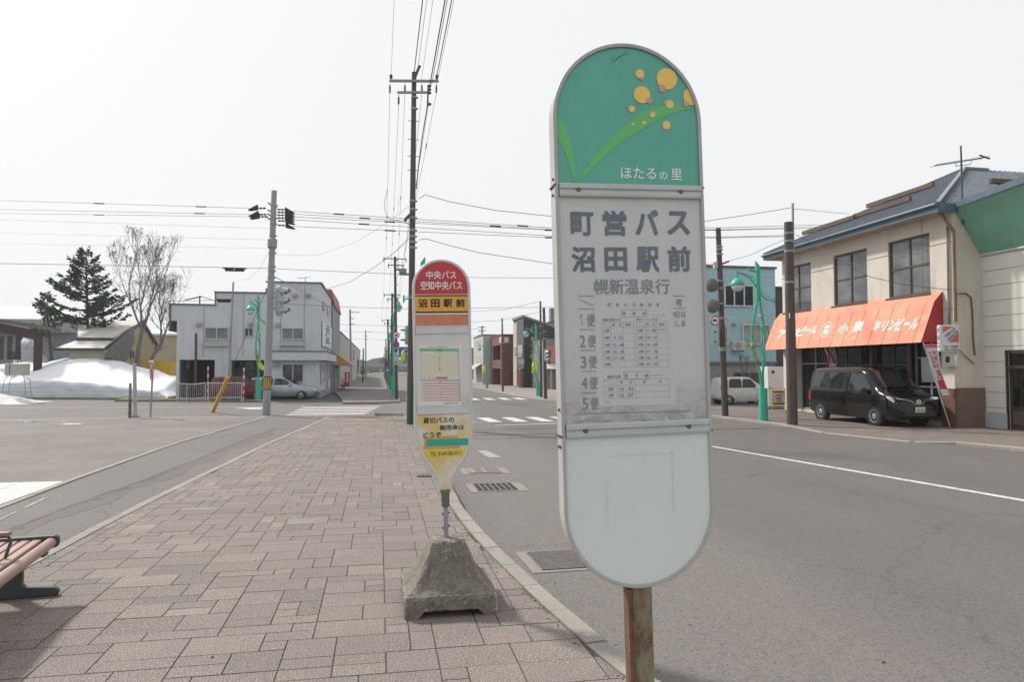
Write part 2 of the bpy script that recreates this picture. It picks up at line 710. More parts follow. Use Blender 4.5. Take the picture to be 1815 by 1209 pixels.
# plaza
def plaza_mat():
 t = NT('plaza_brick')
 v = t.map()
 br = t.n('TexBrick')
 br.inputs['Scale'].default_value = 1.0
 br.inputs['Brick Width'].default_value = .22
 br.inputs['Row Height'].default_value = .11
 br.inputs['Mortar Size'].default_value = .006
 br.inputs['Color1'].default_value = (.185, .170, .160, 1)
 br.inputs['Color2'].default_value = (.145, .132, .124, 1)
 br.inputs['Mortar'].default_value = (.10, .09, .08, 1)
 t.l(v, br.inputs['Vector'])
 c = br.outputs[0]
 c = t.mix(t.ramp(t.noise(v, .5, 5, .65), [(.35, 0.), (.7, .55)]), c, (.27, .24, .215))
 c = t.mix(t.ramp(t.noise(v, 28, 3, .7), [(.4, .4), (.55, 0.)]), c, (.11, .095, .085))
 c = t.mix(t.ramp(t.noise(t.map((1, 2.2, 1)), 1.2, 6, .75), [(.66, 0.), (.72, .5)]), c, (.45, .43, .41))
 return t.out(c, .85, 0, .3)


m = M()
m.prism([(x - .12, y, -.28) for x, y in PE] + [(-6.5, 28.75, -.28), (-9, 28.85, -.28), (-14, 28.4, -.28), (-45, 27.0, -.28), (-45, -8, -.28)], (0, 0, .176))
struct(m, 'plaza', plaza_mat())
kerb('plaza_kerb', PE, .12, RZ + .020, -.27, 1.5, pm('plaza_kerb_concrete', (.27, .25, .22), (.21, .195, .17), 2, .85), -1, cham=.005)
kerb('plaza_kerb', [(-4.2, 28.5), (-6.5, 28.8), (-9, 28.9), (-14, 28.45), (-45, 27.05)], .5, RZ + .022, -.27, 2.5, pm('plaza_edge_concrete', (.25, .23, .205), (.20, .185, .168), 2, .85), -1, cham=.005)
# pale guide tiles at the left
m = M()
ga, gb = G(123, 853, -.1), G(0, 902, -.1)
dirx = (Vector((ga.x, ga.y, 0)) - Vector((gb.x, gb.y, 0))).normalized()
for i in range(9):
 for j in range(16):
  x1 = -4.992 - i * .62
  y0 = ga.y - (j + 1) * .31
  m.prism([(x1 - .607, y0, -.104), (x1, y0, -.104), (x1, y0 + .297, -.104), (x1 - .607, y0 + .297, -.104)], (0, 0, .006))
struct(m, 'plaza_tiles', pm('pale_granite_tile', (.50, .52, .50), (.42, .43, .42), 3, .6))
# meltwater glints
for k, (pa, pb, hh) in enumerate((((30, 747), (112, 747), 3.0), ((85, 752), (142, 752), 2.2))):
 a, b = G(pa[0], pa[1], -.1), G(pb[0], pb[1], -.1)
 c = (a + b) / 2
 m = M()
 m.poly([(c.x + (b.x - a.x) / 2 * math.cos(q / 12 * PI) * (1 + .1 * math.sin(q * 2.)), c.y + .35 * math.sin(q / 12 * PI), -.0985) for q in range(24)])
 struct(m, 'puddle', pm('meltwater', (.10, .095, .09), (.12, .11, .10), 1, .05, spec=.8))

# far pavements on the left of the street
m = M()
BK = [(1.05, 38.9), (1.05, 60), (1.0, 110), (.9, 175)]
m.prism([(-1.85, 38.3, -.27), (-.3, 38.2, -.27), (.6, 38.5, -.27), (1.0, 39.2, -.27), (1.03, 60, -.27), (1.0, 110, -.27), (.9, 175, -.27), (-4.6, 175, -.27), (-4.4, 80, -.27), (-3.4, 56, -.27), (-2.6, 48, -.27), (-2.0, 41, -.27)], (0, 0, .25))
struct(m, 'pavement', MATS['asphalt_path'])
kerb('kerb', [(1.05, 175), (1.1, 110), (1.1, 60), (1.08, 39.4), (.75, 38.5), (0, 38.1)], .14, -.005, -.26, 1.6, MATS['kerb'], -1)
kerb('kerb', [(0, 38.1), (-1.85, 38.15)], .14, -.012, -.26, .8, pm('red_kerb', (.16, .075, .07), (.26, .20, .19), 1.5, .85), -1)
sheet('forecourt', [(-14.5, 46.6), (-14.5, 43.0), (-8.4, 41.9), (-4.6, 39.8), (-2.0, 39.2), (-2.02, 41), (-2.62, 48), (-3.42, 56), (-4.42, 80), (-6, 80)], RZ + .006, MATS['asphalt_dark'])
kerb('kerb', [(-6.0, 40.6), (-8.0, 42.2), (-15.5, 45.9), (-22.5, 47.9), (-60, 53)], .16, .02, -.26, 1.2, pm('dark_kerb', (.12, .115, .105), (.19, .18, .165), 2, .9), -1)
kerb('kerb', [(-4.1, 39.2), (-6.0, 40.6)], .16, -.07, -.26, .7, MATS['kerb'], -1)
m = M()
m.prism([(-8.0, 42.4, -.27), (-15.5, 46.1, -.27), (-22.5, 48.1, -.27), (-60, 53.2, -.27), (-60, 58, -.27), (-22, 52.5, -.27), (-14.6, 46.7, -.27), (-14.6, 43.4, -.27)], (0, 0, .26))
struct(m, 'verge', pm('dead_grass', (.16, .125, .075), (.23, .19, .12), 2.5, .95, bump=.4))

# pavements on the right of the street
KD = [(15.2, 3), (14.7, 9), (14.2, 13.6), (13.9, 15.1), (13.25, 15.8), (12.62, 18.4), (12.9, 20.9), (12.5, 24.8), (11.9, 28.0)]
zk = [-.03, -.03, -.035, -.05, -.105, -.10, -.05, -.035, -.035]
m = M()
n = len(KD)
va = [(x, y, z - .004) for (x, y), z in zip(KD, zk)]
vb = [(x + 1.6, y, -.06 if z < -.08 else z - .004) for (x, y), z in zip(KD, zk)]
vc = [(26, y, -.05) for (x, y) in KD]
m.add(va + vb + vc, [(i, i + 1, n + i + 1, n + i) for i in range(n - 1)] + [(n + i, n + i + 1, 2 * n + i + 1, 2 * n + i) for i in range(n - 1)])


def forecourt_mat():
 t = NT('forecourt_paving')
 v = t.map()
 br = t.n('TexBrick')
 br.inputs['Scale'].default_value = 1.0
 br.inputs['Brick Width'].default_value = .45
 br.inputs['Row Height'].default_value = .30
 br.inputs['Mortar Size'].default_value = .008
 br.inputs['Color1'].default_value = (.215, .172, .15, 1)
 br.inputs['Color2'].default_value = (.165, .135, .12, 1)
 br.inputs['Mortar'].default_value = (.08, .068, .06, 1)
 t.l(v, br.inputs['Vector'])
 c = t.mix(t.ramp(t.noise(v, .8, 5, .65), [(.35, 0.), (.7, .6)]), br.outputs[0], (.21, .19, .175))
 c = t.mix(t.ramp(t.noise(v, 40, 3, .7), [(.38, .5), (.55, 0.)]), c, (.08, .07, .065))
 return t.out(c, .82, 0, .3)


struct(m, 'pavement', forecourt_mat())


def kerb_var(name, pts, zs, w_, mat):
 m = M()
 for i in range(len(pts) - 1):
  a, b = Vector((*pts[i], 0)), Vector((*pts[i + 1], 0))
  k = max(1, round((b - a).length / .9))
  for j in range(k):
   p, q = a.lerp(b, j / k), a.lerp(b, (j + 1) / k)
   d = (q - p).normalized()
   nn = Vector((-d.y, d.x, 0))
   p, q = p + d * .006, q - d * .006
   zp = zs[i] + (zs[i + 1] - zs[i]) * j / k
   zq = zs[i] + (zs[i + 1] - zs[i]) * (j + 1) / k
   sec = lambda o, z: [o + Vector((0, 0, -.26)), o + Vector((0, 0, z)), o + nn * (w_ - .02) + Vector((0, 0, z)), o + nn * w_ + Vector((0, 0, z - .02)), o + nn * w_ + Vector((0, 0, -.26))]
   va, vb = sec(p, zp), sec(q, zq)
   m.add(va + vb, [[4, 3, 2, 1, 0], [5, 6, 7, 8, 9]] + [(e, (e + 1) % 5, 5 + (e + 1) % 5, 5 + e) for e in range(5)])
 return struct(m, name, mat)


kerb_var('kerb', KD, [z + .003 for z in zk], .17, MATS['kerb'])
m = M()
CK = [(11.2, 36.5), (10.2, 38.2), (9.6, 40), (9.2, 44), (9.1, 52), (9.3, 62), (9.2, 90), (9.1, 175)]
m.prism([(x, y, -.27) for x, y in CK] + [(15, 175, -.27), (15, 36.5, -.27)], (0, 0, .22))
struct(m, 'pavement', pm('far_paving', (.27, .225, .20), (.21, .18, .165), 1.2, .85))
kerb('kerb', CK, .15, -.045, -.26, 1.4, MATS['kerb'], -1)
sheet('forecourt', [(15.0, 28.1), (26, 28.1), (30, 60), (12, 60), (15.0, 36)], RZ + .006, MATS['asphalt_path'])

# ---- road markings
def mark(name, quads, mat='paint', z=RZ + .005):
 m = M()
 for q in quads:
  m.poly([(x, y, z) for x, y in q])
 return struct(m, name, MATS[mat])


def line(a, b, w_):
 a, b = Vector(a), Vector(b)
 d = (b - a).normalized()
 s = Vector((d.y, -d.x)) * w_ / 2
 return [tuple(a - s), tuple(a + s), tuple(b + s), tuple(b - s)]


mark('lane_line', [line((7.55, 17.2), (7.95, 14.4), .15), line((7.95, 14.4), (8.85, 8.5), .15), line((8.85, 8.5), (9.3, 4), .15)])
mark('crossing', [[(x, 26.6), (x + .46, 26.5), (x + .46 + .12, 24.25), (x + .12, 24.35)] for x in [1.75 + .93 * k for k in range(11)]])
mark('stop_line', [line((3.7, 22.85), (8.2, 23.75), .16)])
mark('crossing', [[(x, 44.4), (x + .5, 44.4), (x + .5, 41.6), (x, 41.6)] for x in [1.6 + .95 * k for k in range(8)]])
mark('crossing', [[(-3.65, y), (-.45 + .1 * (y - 30), y + .05), (-.45 + .1 * (y - 30), y + .55), (-3.55, y + .5)] for y in (29.3, 30.35, 31.6, 32.8, 34.0, 35.2)])
mark('cross_road_line', [line((-60, 43.4), (-5.6, 35.9), .14), line((-60, 36.6), (-14, 31.0), .05)])
mark('road_symbol', [[(-6.6, 35.2), (-5.3, 35.6), (-5.3, 34.2), (-5.7, 33.9)]])
mark('road_patch', [line((1.4, 21.0), (11.5, 22.6), .10), line((1.4, 19.4), (11.8, 20.2), .16), line((1.4, 18.6), (8.5, 18.7), .05)], 'asphalt_dark', RZ + .004)
mark('road_symbol', [[(2.25, 14.6), (2.5, 14.6), (2.38, 15.9), (2.18, 15.9)]], 'worn_paint')
mark('lane_line', [line((5.3, 60), (5.3, 64), .15), line((5.3, 70), (5.3, 74), .15), line((5.3, 82), (5.3, 86), .15), line((5.3, 95), (5.3, 100), .15)])

# grit, crumbs and moss where the kerb meets the paving, and strewn chips on the road
GRIT = pm('grit', (.13, .11, .095), (.05, .043, .037), 30, .95)
rs = random.Random(77)
m = M()
for i in range(900):
 y = rs.uniform(2.2, 24)
 q = rs.random()
 if q < .45:
  x, z = interp(RK, y) - .02 - abs(rs.gauss(0, .05)), .0
 elif q < .6:
  x, z = interp(LK, y) + abs(rs.gauss(0, .08)), .0
 elif q < .8:
  x, z = interp(RK, y) + .19 + abs(rs.gauss(0, .12)), RZ
 elif q < .9:
  x, z = rs.uniform(-2.6, .9), .001
 else:
  x, z = rs.uniform(1.8, 9), RZ
 r = abs(rs.gauss(.004, .004)) + .002
 c = Vector((x, y, z))
 a = rs.random() * 6
 m.add([c + Vector((r * math.cos(a + k * 2.1), r * math.sin(a + k * 2.1) * rs.uniform(.5, 1.2), 0)) for k in range(3)] + [c + Vector((0, 0, r * rs.uniform(.5, 1.1)))], [(0, 1, 3), (1, 2, 3), (2, 0, 3)])
struct(m, 'grit', GRIT, 'stuff')
m = M()
for i in range(420):
 y = rs.uniform(4, 9.5) if i < 300 else rs.uniform(9.5, 20)
 if math.sin(y * 2.7) + math.sin(y * 6.1 + 1) < .1:
  continue
 x = interp(RK, y) - .018 - abs(rs.gauss(0, .008))
 c = Vector((x, y, 0))
 r = rs.uniform(.006, .016)
 m.add([c + Vector((r * math.cos(k * 1.26), r * math.sin(k * 1.26), 0)) for k in range(5)] + [c + Vector((0, 0, r * .55))], [(k, (k + 1) % 5, 5) for k in range(5)])
struct(m, 'moss', pm('dry_moss', (.095, .075, .035), (.15, .115, .06), 40, .95), 'stuff')

mm = M()
for i in range(7):
 for dx, dy in ((0, 0),):
  mm.prism([(-1.2 + i * .302, 24.3, .001), (-1.2 + i * .302 + .296, 24.3, .001), (-1.2 + i * .302 + .296, 24.6, .001), (-1.2 + i * .302, 24.6, .001)], (0, 0, .005))
struct(mm, 'tactile_paving', pm('tactile_yellow', (.36, .27, .13), (.28, .22, .13), 4, .85))
# ================================================================== THE TWO BUS STOP SIGNS
def alu(name='brushed_aluminium', c=(.56, .56, .55), c2=(.44, .44, .43)):
 return pm(name, c, c2, 4, .42, .0, spot=(.30, .29, .27), spot_at=.66, spot_scale=14, spec=.6)


ALU = alu()
NB = Vector((.839, 2.12, 0))
NROLL = R(-1.5)
near = thing('bus_stop_sign', 'big round-ended white and green bus stop sign with faded timetable on a rusty post', 'bus stop sign', NB, (0, NROLL, 0))


def NS(px, py):
 p = PY(px, py, NB.y)
 dx, dz = p.x - NB.x, p.z
 a = -NROLL
 return (math.cos(a) * dx + math.sin(a) * dz, -math.sin(a) * dx + math.cos(a) * dz)


def Z1(x, y): return NS(960 + x / 2.812, 50 + y / 2.812)
def Z2(x, y): return NS(960 + x / 3.665, 470 + y / 3.664)
def Z3(x, y): return NS(990 + x / 6.722, 480 + y / 6.722)
def Z4(x, y): return NS(990 + x / 6.722, 620 + y / 6.722)


def stadium(hw, zt, zb, y, n=28):
 p = [Vector((hw * math.cos(PI * i / n), y, zt + hw * math.sin(PI * i / n))) for i in range(n + 1)]
 return p + [Vector((-hw * math.cos(PI * i / n), y, zb - hw * math.sin(PI * i / n))) for i in range(n + 1)]


HW, ZT, ZB, DP = .247, 2.513, 1.286, .066
IW = .2355
m = M()
m.ring(stadium(HW, ZT, ZB, 0), stadium(IW, ZT, ZB, 0), (0, .008, 0))
m.ring(stadium(HW - .002, ZT, ZB, .008), stadium(HW - .006, ZT, ZB, .008), (0, DP - .008, 0))
fr = m.build('frame', pm('sign_frame_metal', (.44, .44, .425), (.35, .35, .335), 3, .45, 0, spot=(.20, .185, .165), spot_at=.70, spot_scale=16), near, local=True, bevel=.0018)
for z in (2.300, 1.518):
 for sx in (-1, 1):
  m = M()
  m.bx(sx * HW - .0025, sx * HW + .0025 * 1.0, -.0008, DP - .002, z - .0022, z + .0022)
  m.build('seam', pm('dark_gap', (.03, .03, .03), None, 3, .9), fr, local=True)
m = M()
m.prism(stadium(HW - .007, ZT, ZB, DP - .012), (0, .008, 0))
m.build('back_panel', pm('sign_back', (.5, .5, .49), None, 3, .5), near, local=True)
for z, y in ((2.318, .012), (2.270, .022), (1.600, .020), (1.486, .014), (1.486, .034)):
 m = M()
 m.lathe((-HW - .001, y, z), [(.0055, 0), (.0055, .002), (.003, .005)], 10, (-1, 0, 0))
 m.build('screw', pm('rusty_screw', (.06, .045, .035), (.12, .08, .055), 40, .7), fr, local=True)

# the three face panels
YP = .0075


def arcpart(hw, zc, zcut, up, y, n=30):
 p = []
 for i in range(n + 1):
  a = PI * i / n
  p.append(Vector((hw * math.cos(a), y, zc + (hw * math.sin(a) if up else -hw * math.sin(a)))))
 return p + [Vector((-hw, y, zcut)), Vector((hw, y, zcut))]


def panel_mat(name, c, c2, dirt=None, scale=3.):
 t = NT(name)
 v = t.map()
 col = t.ramp(t.noise(v, scale, 4, .6), [(.3, c), (.7, c2)])
 col = t.mix(t.ramp(t.noise(t.map((1, 1, .35)), 40, 4, .7), [(.62, 0.), (.75, .3)]), col, tuple(x * .62 for x in lin(c)))
 if dirt:
  sep = t.n('SeparateXYZ')
  t.l(t.tc.outputs['Object'], sep.inputs[0])
  h = t.n('MapRange')
  h.inputs[1].default_value, h.inputs[2].default_value = dirt[0], dirt[1]
  t.l(sep.outputs[2], h.inputs[0])
  nn = t.noise(t.map((1, 1, 1.8)), 17, 7, .78, .6)
  f = t.math('MULTIPLY', h.outputs[0], t.ramp(nn, [(.36, 0.), (.72, 1.)]))
  col = t.mix(f, col, dirt[2])
 t.bump(t.noise(v, 3, 2), .03, .02)
 return t.out(col, .28, 0, .5)


m = M()
m.poly(arcpart(IW + .001, ZT, 2.29, True, YP))
top_panel = m.build('top_panel', panel_mat('sign_green', (.085, .385, .295), (.10, .41, .315)), near, local=True)
m = M()
m.poly([(-IW - .001, YP, 1.54), (IW + .001, YP, 1.54), (IW + .001, YP, 2.28), (-IW - .001, YP, 2.28)])
mid_panel = m.build('timetable_panel', panel_mat('milky_acrylic', (.515, .52, .525), (.565, .57, .57), (1.70, 1.555, (.17, .155, .145)), 5), near, local=True)
m = M()
m.poly(arcpart(IW + .001, ZB, 1.53, False, YP))
low_panel = m.build('lower_panel', panel_mat('white_acrylic', (.63, .695, .69), (.67, .715, .705), None, 2), near, local=True)
# cover bands with a stepped section
for nm, z0, z1 in (('cover_band', 2.263, 2.305), ('cover_band', 1.513, 1.5555)):
 m = M()
 h = z1 - z0
 sec = [(YP + .003, z0), (-.004, z0), (-.006, z0 + h * .12), (-.006, z0 + h * .42), (-.001, z0 + h * .48), (-.001, z0 + h * .55), (-.007, z0 + h * .62), (-.007, z1 - .004), (-.002, z1), (YP + .003, z1)]
 m.prism([(-.2335, y, z) for y, z in sec], (.467, 0, 0))
 b = m.build(nm, pm('band_metal', (.50, .545, .53), (.42, .455, .445), 6, .4, 0, spot=(.27, .23, .19), spot_at=.7, spot_scale=22), near, local=True)
 for x in (-.173, .166):
  m = M()
  m.lathe((x, -.0015, z0 + h * .5), [(.008, 0), (.008, .0045), (.0055, .007), (.002, .0072)], 12, (0, -1, 0))
  m.build('bolt', pm('dull_bolt', (.16, .13, .10), (.09, .07, .055), 60, .6), b, local=True)

# pictures and lettering of the green panel
YG = YP - .0012


def clampx(x, z, hw=IW - .0006):
 lim = hw if z <= ZT else math.sqrt(max(hw * hw - (z - ZT) ** 2, 0))
 return max(-lim, min(lim, x))


def shape(pts, y=YG):
 return [Vector((clampx(*p), y, p[1])) for p in pts]


m = M()
m.poly(shape([Z1(*p) for p in ((185, 763), (215, 700), (260, 640), (330, 560), (400, 490), (470, 435), (540, 395), (600, 380), (640, 376), (700, 378), (762, 397), (700, 405), (640, 425), (580, 455), (520, 490), (440, 540), (380, 580), (310, 640), (250, 700), (200, 763))]))
m.poly(shape([Z1(*p) for p in ((76, 443), (115, 480), (140, 530), (160, 600), (170, 680), (173, 764), (163, 764), (150, 710), (125, 630), (100, 570), (76, 537))]))
m.build('leaf_picture', panel_mat('leaf_green', (.10, .46, .145), (.12, .49, .16)), top_panel, local=True)
k = (Z1(100, 0)[0] - Z1(0, 0)[0]) / 100


def disc(m, x, y, r, d, n=28):
 cx, cz = Z1(x, y)
 m.poly([Vector((clampx(cx + r * k * math.cos(2 * PI * i / n), cz + r * k * math.sin(2 * PI * i / n)), d, cz + r * k * math.sin(2 * PI * i / n))) for i in range(n)])


m = M()
for x, y, r in ((493, 222, 23), (628, 247, 54), (503, 326, 43), (750, 336, 44), (642, 374, 21), (453, 397, 17), (556, 425, 15), (514, 467, 10), (457, 473, 7), (626, 479, 21)):
 m = M()
 disc(m, x, y, r, YG - .0008)
 m.build('yellow_dot', panel_mat('dot_yellow', (.83, .56, .12), (.78, .53, .12)), top_panel, local=True)
m = M()
for x, y, r in ((502, 247, 9), (604, 296, 20), (541, 356, 16), (724, 373, 15), (617, 366, 8), (435, 394, 6), (546, 413, 7), (516, 475, 4), (459, 478, 3), (611, 497, 7), (421, 447, 4), (420, 495, 3), (463, 516, 3), (503, 503, 3)):
 m = M()
 disc(m, x, y, r, YG - .0014, 16)
 m.build('pink_dot', panel_mat('dot_pink', (.52, .30, .25), (.55, .33, .28)), top_panel, local=True)
m = M()
rs = random.Random(4)


def scratch(m, a, b, w_):
 a, b = Vector((a[0], YG - .0004, a[1])), Vector((b[0], YG - .0004, b[1]))
 d = (b - a)
 s = Vector((-d.z, 0, d.x)).normalized() * w_ / 2
 m.poly([a - s * .2, (a + b) / 2 - s, b - s * .3, b + s * .2, (a + b) / 2 + s * .7, a + s * .3])


for a, b, w_ in (((345, 150), (370, 133), .0022), ((352, 165), (395, 135), .003), ((380, 142), (435, 112), .0032), ((392, 162), (412, 150), .0018), ((425, 130), (448, 122), .0016), ((355, 160), (343, 200), .0008), ((315, 240), (322, 232), .0015), ((160, 242), (183, 225), .0012)):
 scratch(m, Z1(*a), Z1(*b), w_)
for i in range(34):
 x, y = rs.uniform(100, 760), rs.uniform(150, 740)
 a = rs.choice([rs.uniform(-.3, .3), rs.uniform(.8, 1.7)])
 L = rs.uniform(10, 60)
 scratch(m, Z1(x, y), Z1(x + L * math.cos(a), y + L * math.sin(a)), rs.uniform(.0002, .0007))
m.build('scratches', pm('scratch_dark', (.05, .13, .11), None, 3, .6), top_panel, local=True)['kind'] = 'stuff'


def PN(y):
 return lambda u, v: Vector((u, y, v))


def zbox(Z, x0, y0, x1, y1):
 c = Z((x0 + x1) / 2, (y0 + y1) / 2)
 a, b = Z(x0, (y0 + y1) / 2), Z(x1, (y0 + y1) / 2)
 c0, c1 = Z((x0 + x1) / 2, y0), Z((x0 + x1) / 2, y1)
 return a[0], b[0], c1[1], c0[1]


m = M()
for s, bx_ in (('ほたる', (398, 690, 574, 748)), ('の', (592, 713, 630, 751)), ('里', (648, 697, 703, 753))):
 m.text(s, PN(YG), *zbox(Z1, *bx_), bold=.012)
m.build('lettering', pm('white_letter', (.80, .82, .80), None, 5, .5), top_panel, local=True)

# faded lettering of the middle panel
INK_A = pm('faded_ink_dark', (.11, .135, .165), (.16, .205, .225), 8, .5)
INK_B = pm('faded_ink', (.17, .215, .245), (.225, .285, .305), 6, .5)
INK_C = pm('printed_ink', (.19, .22, .26), (.25, .29, .33), 20, .5)
m = M()
m2 = M()
for s, bx_ in (('町', (147, 912, 263, 1032)), ('営', (307, 905, 427, 1033)), ('バ', (470, 900, 588, 1030)), ('ス', (630, 908, 742, 1028)), ('沼', (152, 1086, 270, 1214)), ('田', (317, 1090, 430, 1212)), ('駅', (476, 1086, 590, 1214)), ('前', (632, 1084, 748, 1212))):
 m.text(s, PN(YG), *zbox(Z1, *bx_), bold=.034)
m.build('lettering', INK_A, mid_panel, local=True)


def seg(m, Z, a, b, w_, y=YG):
 a, b = Z(*a), Z(*b)
 a, b = Vector((a[0], y, a[1])), Vector((b[0], y, b[1]))
 d = b - a
 s = Vector((-d.z, 0, d.x)).normalized() * w_ / 2
 m.poly([a - s, b - s, b + s, a + s])


m = M()
for i, c in enumerate('幌新温泉行'):
 x = 345 + i * 99.5
 m.text(c, PN(YG), *zbox(Z2, x, 88 - i * .5, x + 94, 187 - i * .5), bold=.008)
for n_, (x, y) in zip('12345', ((245, 360), (252, 497), (258, 633), (264, 770), (270, 905))):
 if n_ == '1':
  seg(m, Z2, (x + 18, y - 42), (x + 22, y + 36), .0022)
  seg(m, Z2, (x + 2, y - 24), (x + 19, y - 41), .0022)
 else:
  m.text(n_, PN(YG), *zbox(Z2, x, y - 42, x + 37, y + 36), bold=.004)
 m.text('便', PN(YG), *zbox(Z2, x + 53, y - 44, x + 106, y + 38), bold=.004)
for x, y in ((240, 200), (244, 283), (248, 418), (254, 554), (260, 691), (266, 830)):
 seg(m, Z2, (x, y), (346 + (y - 200) * .02, y - 1), .0020)
seg(m, Z2, (242, 219), (342, 263), .0018)
seg(m, Z2, (270, 967), (968, 948), .0026)
seg(m, Z2, (860, 199), (934, 198), .0022)
seg(m, Z2, (862, 280), (938, 279), .0022)
m.text('考', PN(YG), *zbox(Z2, 874, 215, 920, 268), bold=.006)
m.text('日は', PN(YG), *zbox(Z2, 880, 298, 942, 340), bold=.004)
m.text('しま', PN(YG), *zbox(Z2, 880, 358, 942, 398), bold=.004)
m.text('祭', PN(YG), *zbox(Z2, 862, 302, 878, 338), bold=0)
m.text('こ', PN(YG), *zbox(Z2, 864, 362, 872, 396), bold=0)
m.build('lettering', INK_B, mid_panel, local=True)
# the sheet of paper behind the acrylic
m = M()
q = [Z2(*p) for p in ((346, 196), (852, 196), (880, 908), (360, 918))]
m.poly([Vector((x, YP - .0006, z)) for x, z in q])
sheet_ = m.build('paper_timetable', pm('paper_behind_acrylic', (.525, .532, .545), (.56, .565, .575), 6, .35), mid_panel, local=True)
m = M()
YS = YG - .0008
TY = YS


def T3(s, x, y, h, bold=.01, w_=None):
 """text centred at x, y in the enlarged view"""
 vs_, fs_, (a0, a1, b0, b1) = glyphs(s)
 ww = w_ if w_ else h * (a1 - a0) / max(b1 - b0, .3)
 m.text(s, PN(TY), *zbox(Z3, x - ww / 2, y - h / 2, x + ww / 2, y + h / 2), bold=bold)


for i, c in enumerate('町営バス時刻表'):
 T3(c, 615 + i * 96, 403, 40)
for i, c in enumerate('幌新線'):
 T3(c, 790 + i * 119, 506, 38)
for a, b in (((760, 462), (1058, 458)), ((760, 548), (1060, 546)), ((760, 462), (762, 548)), ((1058, 458), (1060, 546))):
 seg(m, Z3, a, b, .0009, TY)
T3('幌新温泉行き', 640, 581, 30, w_=215)
T3('厚生クリニック行き', 1062, 577, 26, w_=256)
T3('平成二十六年十二月改正', 1210, 527, 14, 0, 160)
cols1 = ((526, 540), (628, 645), (776, 792), (903, 922))
cols2 = ((930, 946), (1036, 1052), (1178, 1200), (1302, 1324))
rows_l = (610, 674, 748, 833, 921, 1000, 1072, 1152)
for cs in (cols1, cols2):
 dy = 0 if cs is cols1 else -3
 for t0, t1 in cs:
  seg(m, Z3, (t0, 610 + dy), (t1, 1152 + dy), .00055, TY)
 for i, y in enumerate(rows_l):
  f = (y - 610) / 542
  seg(m, Z3, (cs[0][0] + (cs[0][1] - cs[0][0]) * f, y + dy), (cs[3][0] + (cs[3][1] - cs[3][0]) * f, y + dy - 3), .00055, TY)
 seg(m, Z3, (cs[0][0], 612), (cs[1][0], 670), .0005, TY)
 x0 = cs[0][0]
 T3('時', x0 + 138, 642 + dy, 34)
 T3('分', x0 + 216, 642 + dy, 34)
 T3('備考', x0 + 310, 640 + dy, 32, w_=70)
for i, (a, b, c, d) in enumerate((('3', '－', '3', '7:58'), ('4', '9:55', '4', '10:41'), ('5', '13:48', '5', '14:43'), ('6', '16:33', '6', '17:18'), ('7', '17:36', '7', '18:19'), ('8', '－', '8', '19:29'))):
 y = (712, 796, 883, 964, 1040, 1114)[i]
 dx = i * 2.4
 for n_, tm, x in ((a, b, 0), (c, d, 402)):
  T3(n_ + '便', 583 + dx + x, y - (3 if x else 0), 36, w_=64)
  if tm == '－':
   seg(m, Z3, (692 + dx, y), (720 + dx, y), .0009, TY)
  else:
   T3(tm.replace(':', ' : '), 716 + dx + x - (4 if x else 0), y - (3 if x else 0), 36, w_=(108 if len(tm) == 4 else 126))
T3('土日祝運休', 1232, 700, 18, 0, 104)


def T4(s, x, y, h, bold=.01, w_=None):
 T3(s, x, y + 941.1, h, bold, w_)


T4('恵比島方面'[0:0] + '東部方面', 666, 323, 40, w_=165)
for i, c in enumerate('東予線'):
 T4(c, 815 + i * 121, 308, 38)
for a, b in (((785, 266), (1086, 258)), ((788, 350), (1088, 344)), ((785, 266), (788, 350)), ((1086, 258), (1088, 344))):
 seg(m, Z4, a, b, .0009, TY)
T4('土日祝祭日運休となります', 1200, 303, 15, 0, 196)
for a, b in (((545, 360), (1322, 346)), ((548, 432), (1325, 418)), ((552, 508), (1328, 492)), ((556, 586), (1332, 562)), ((545, 360), (556, 586)), ((700, 358), (708, 582)), ((922, 354), (930, 576)), ((1322, 346), (1332, 562)), ((545, 362), (700, 430))):
 seg(m, Z4, a, b, .00055, TY)
for c, x in (('時', 757), ('分', 872), ('備', 1030), ('考', 1220)):
 T4(c, x, 388 - (x - 757) * .016, 34)
T4('2便', 628, 470, 38, w_=66)
T4('3便', 630, 546, 38, w_=66)
T4('14 : 52', 818, 466, 42, w_=170)
T4('16 : 07', 818, 542, 42, w_=170)
T4('お問合せ先', 588, 625, 16, 0, 66)
m.build('lettering', INK_C, sheet_, local=True)
# ghost of a removed sticker on the lower panel
m = M()
a, b = NS(1080, 808), NS(1197, 910)
for x0, x1, z0, z1 in ((a[0], b[0], a[1], a[1] - .003), (b[0] - .003, b[0], a[1], b[1]), (a[0] - .012, a[0] - .009, a[1] - .07, b[1])):
 m.poly([(x0, YG, z0), (x1, YG, z0), (x1, YG, z1), (x0, YG, z1)])
m.build('sticker_residue', pm('residue', (.615, .68, .675), (.655, .70, .69), 14, .45), low_panel, local=True)


def rust_mat(name, c, rust, at=.5):
 t = NT(name)
 v = t.map((1, 1, .4))
 n1 = t.noise(v, 16, 7, .75, .4)
 sep = t.n('SeparateXYZ')
 t.l(t.tc.outputs['Object'], sep.inputs[0])
 col = t.ramp(t.noise(v, 5, 4), [(.3, c), (.7, tuple(x * .75 for x in lin(c)))])
 f = t.ramp(n1, [(at - .09, 0.), (at + .12, 1.)])
 rc = t.ramp(t.noise(v, 30, 5, .7), [(.3, rust), (.7, tuple(x * .45 for x in lin(rust)))])
 col = t.mix(f, col, rc)
 t.bump(n1, .25, .004)
 return t.out(col, .72, 0, .4)


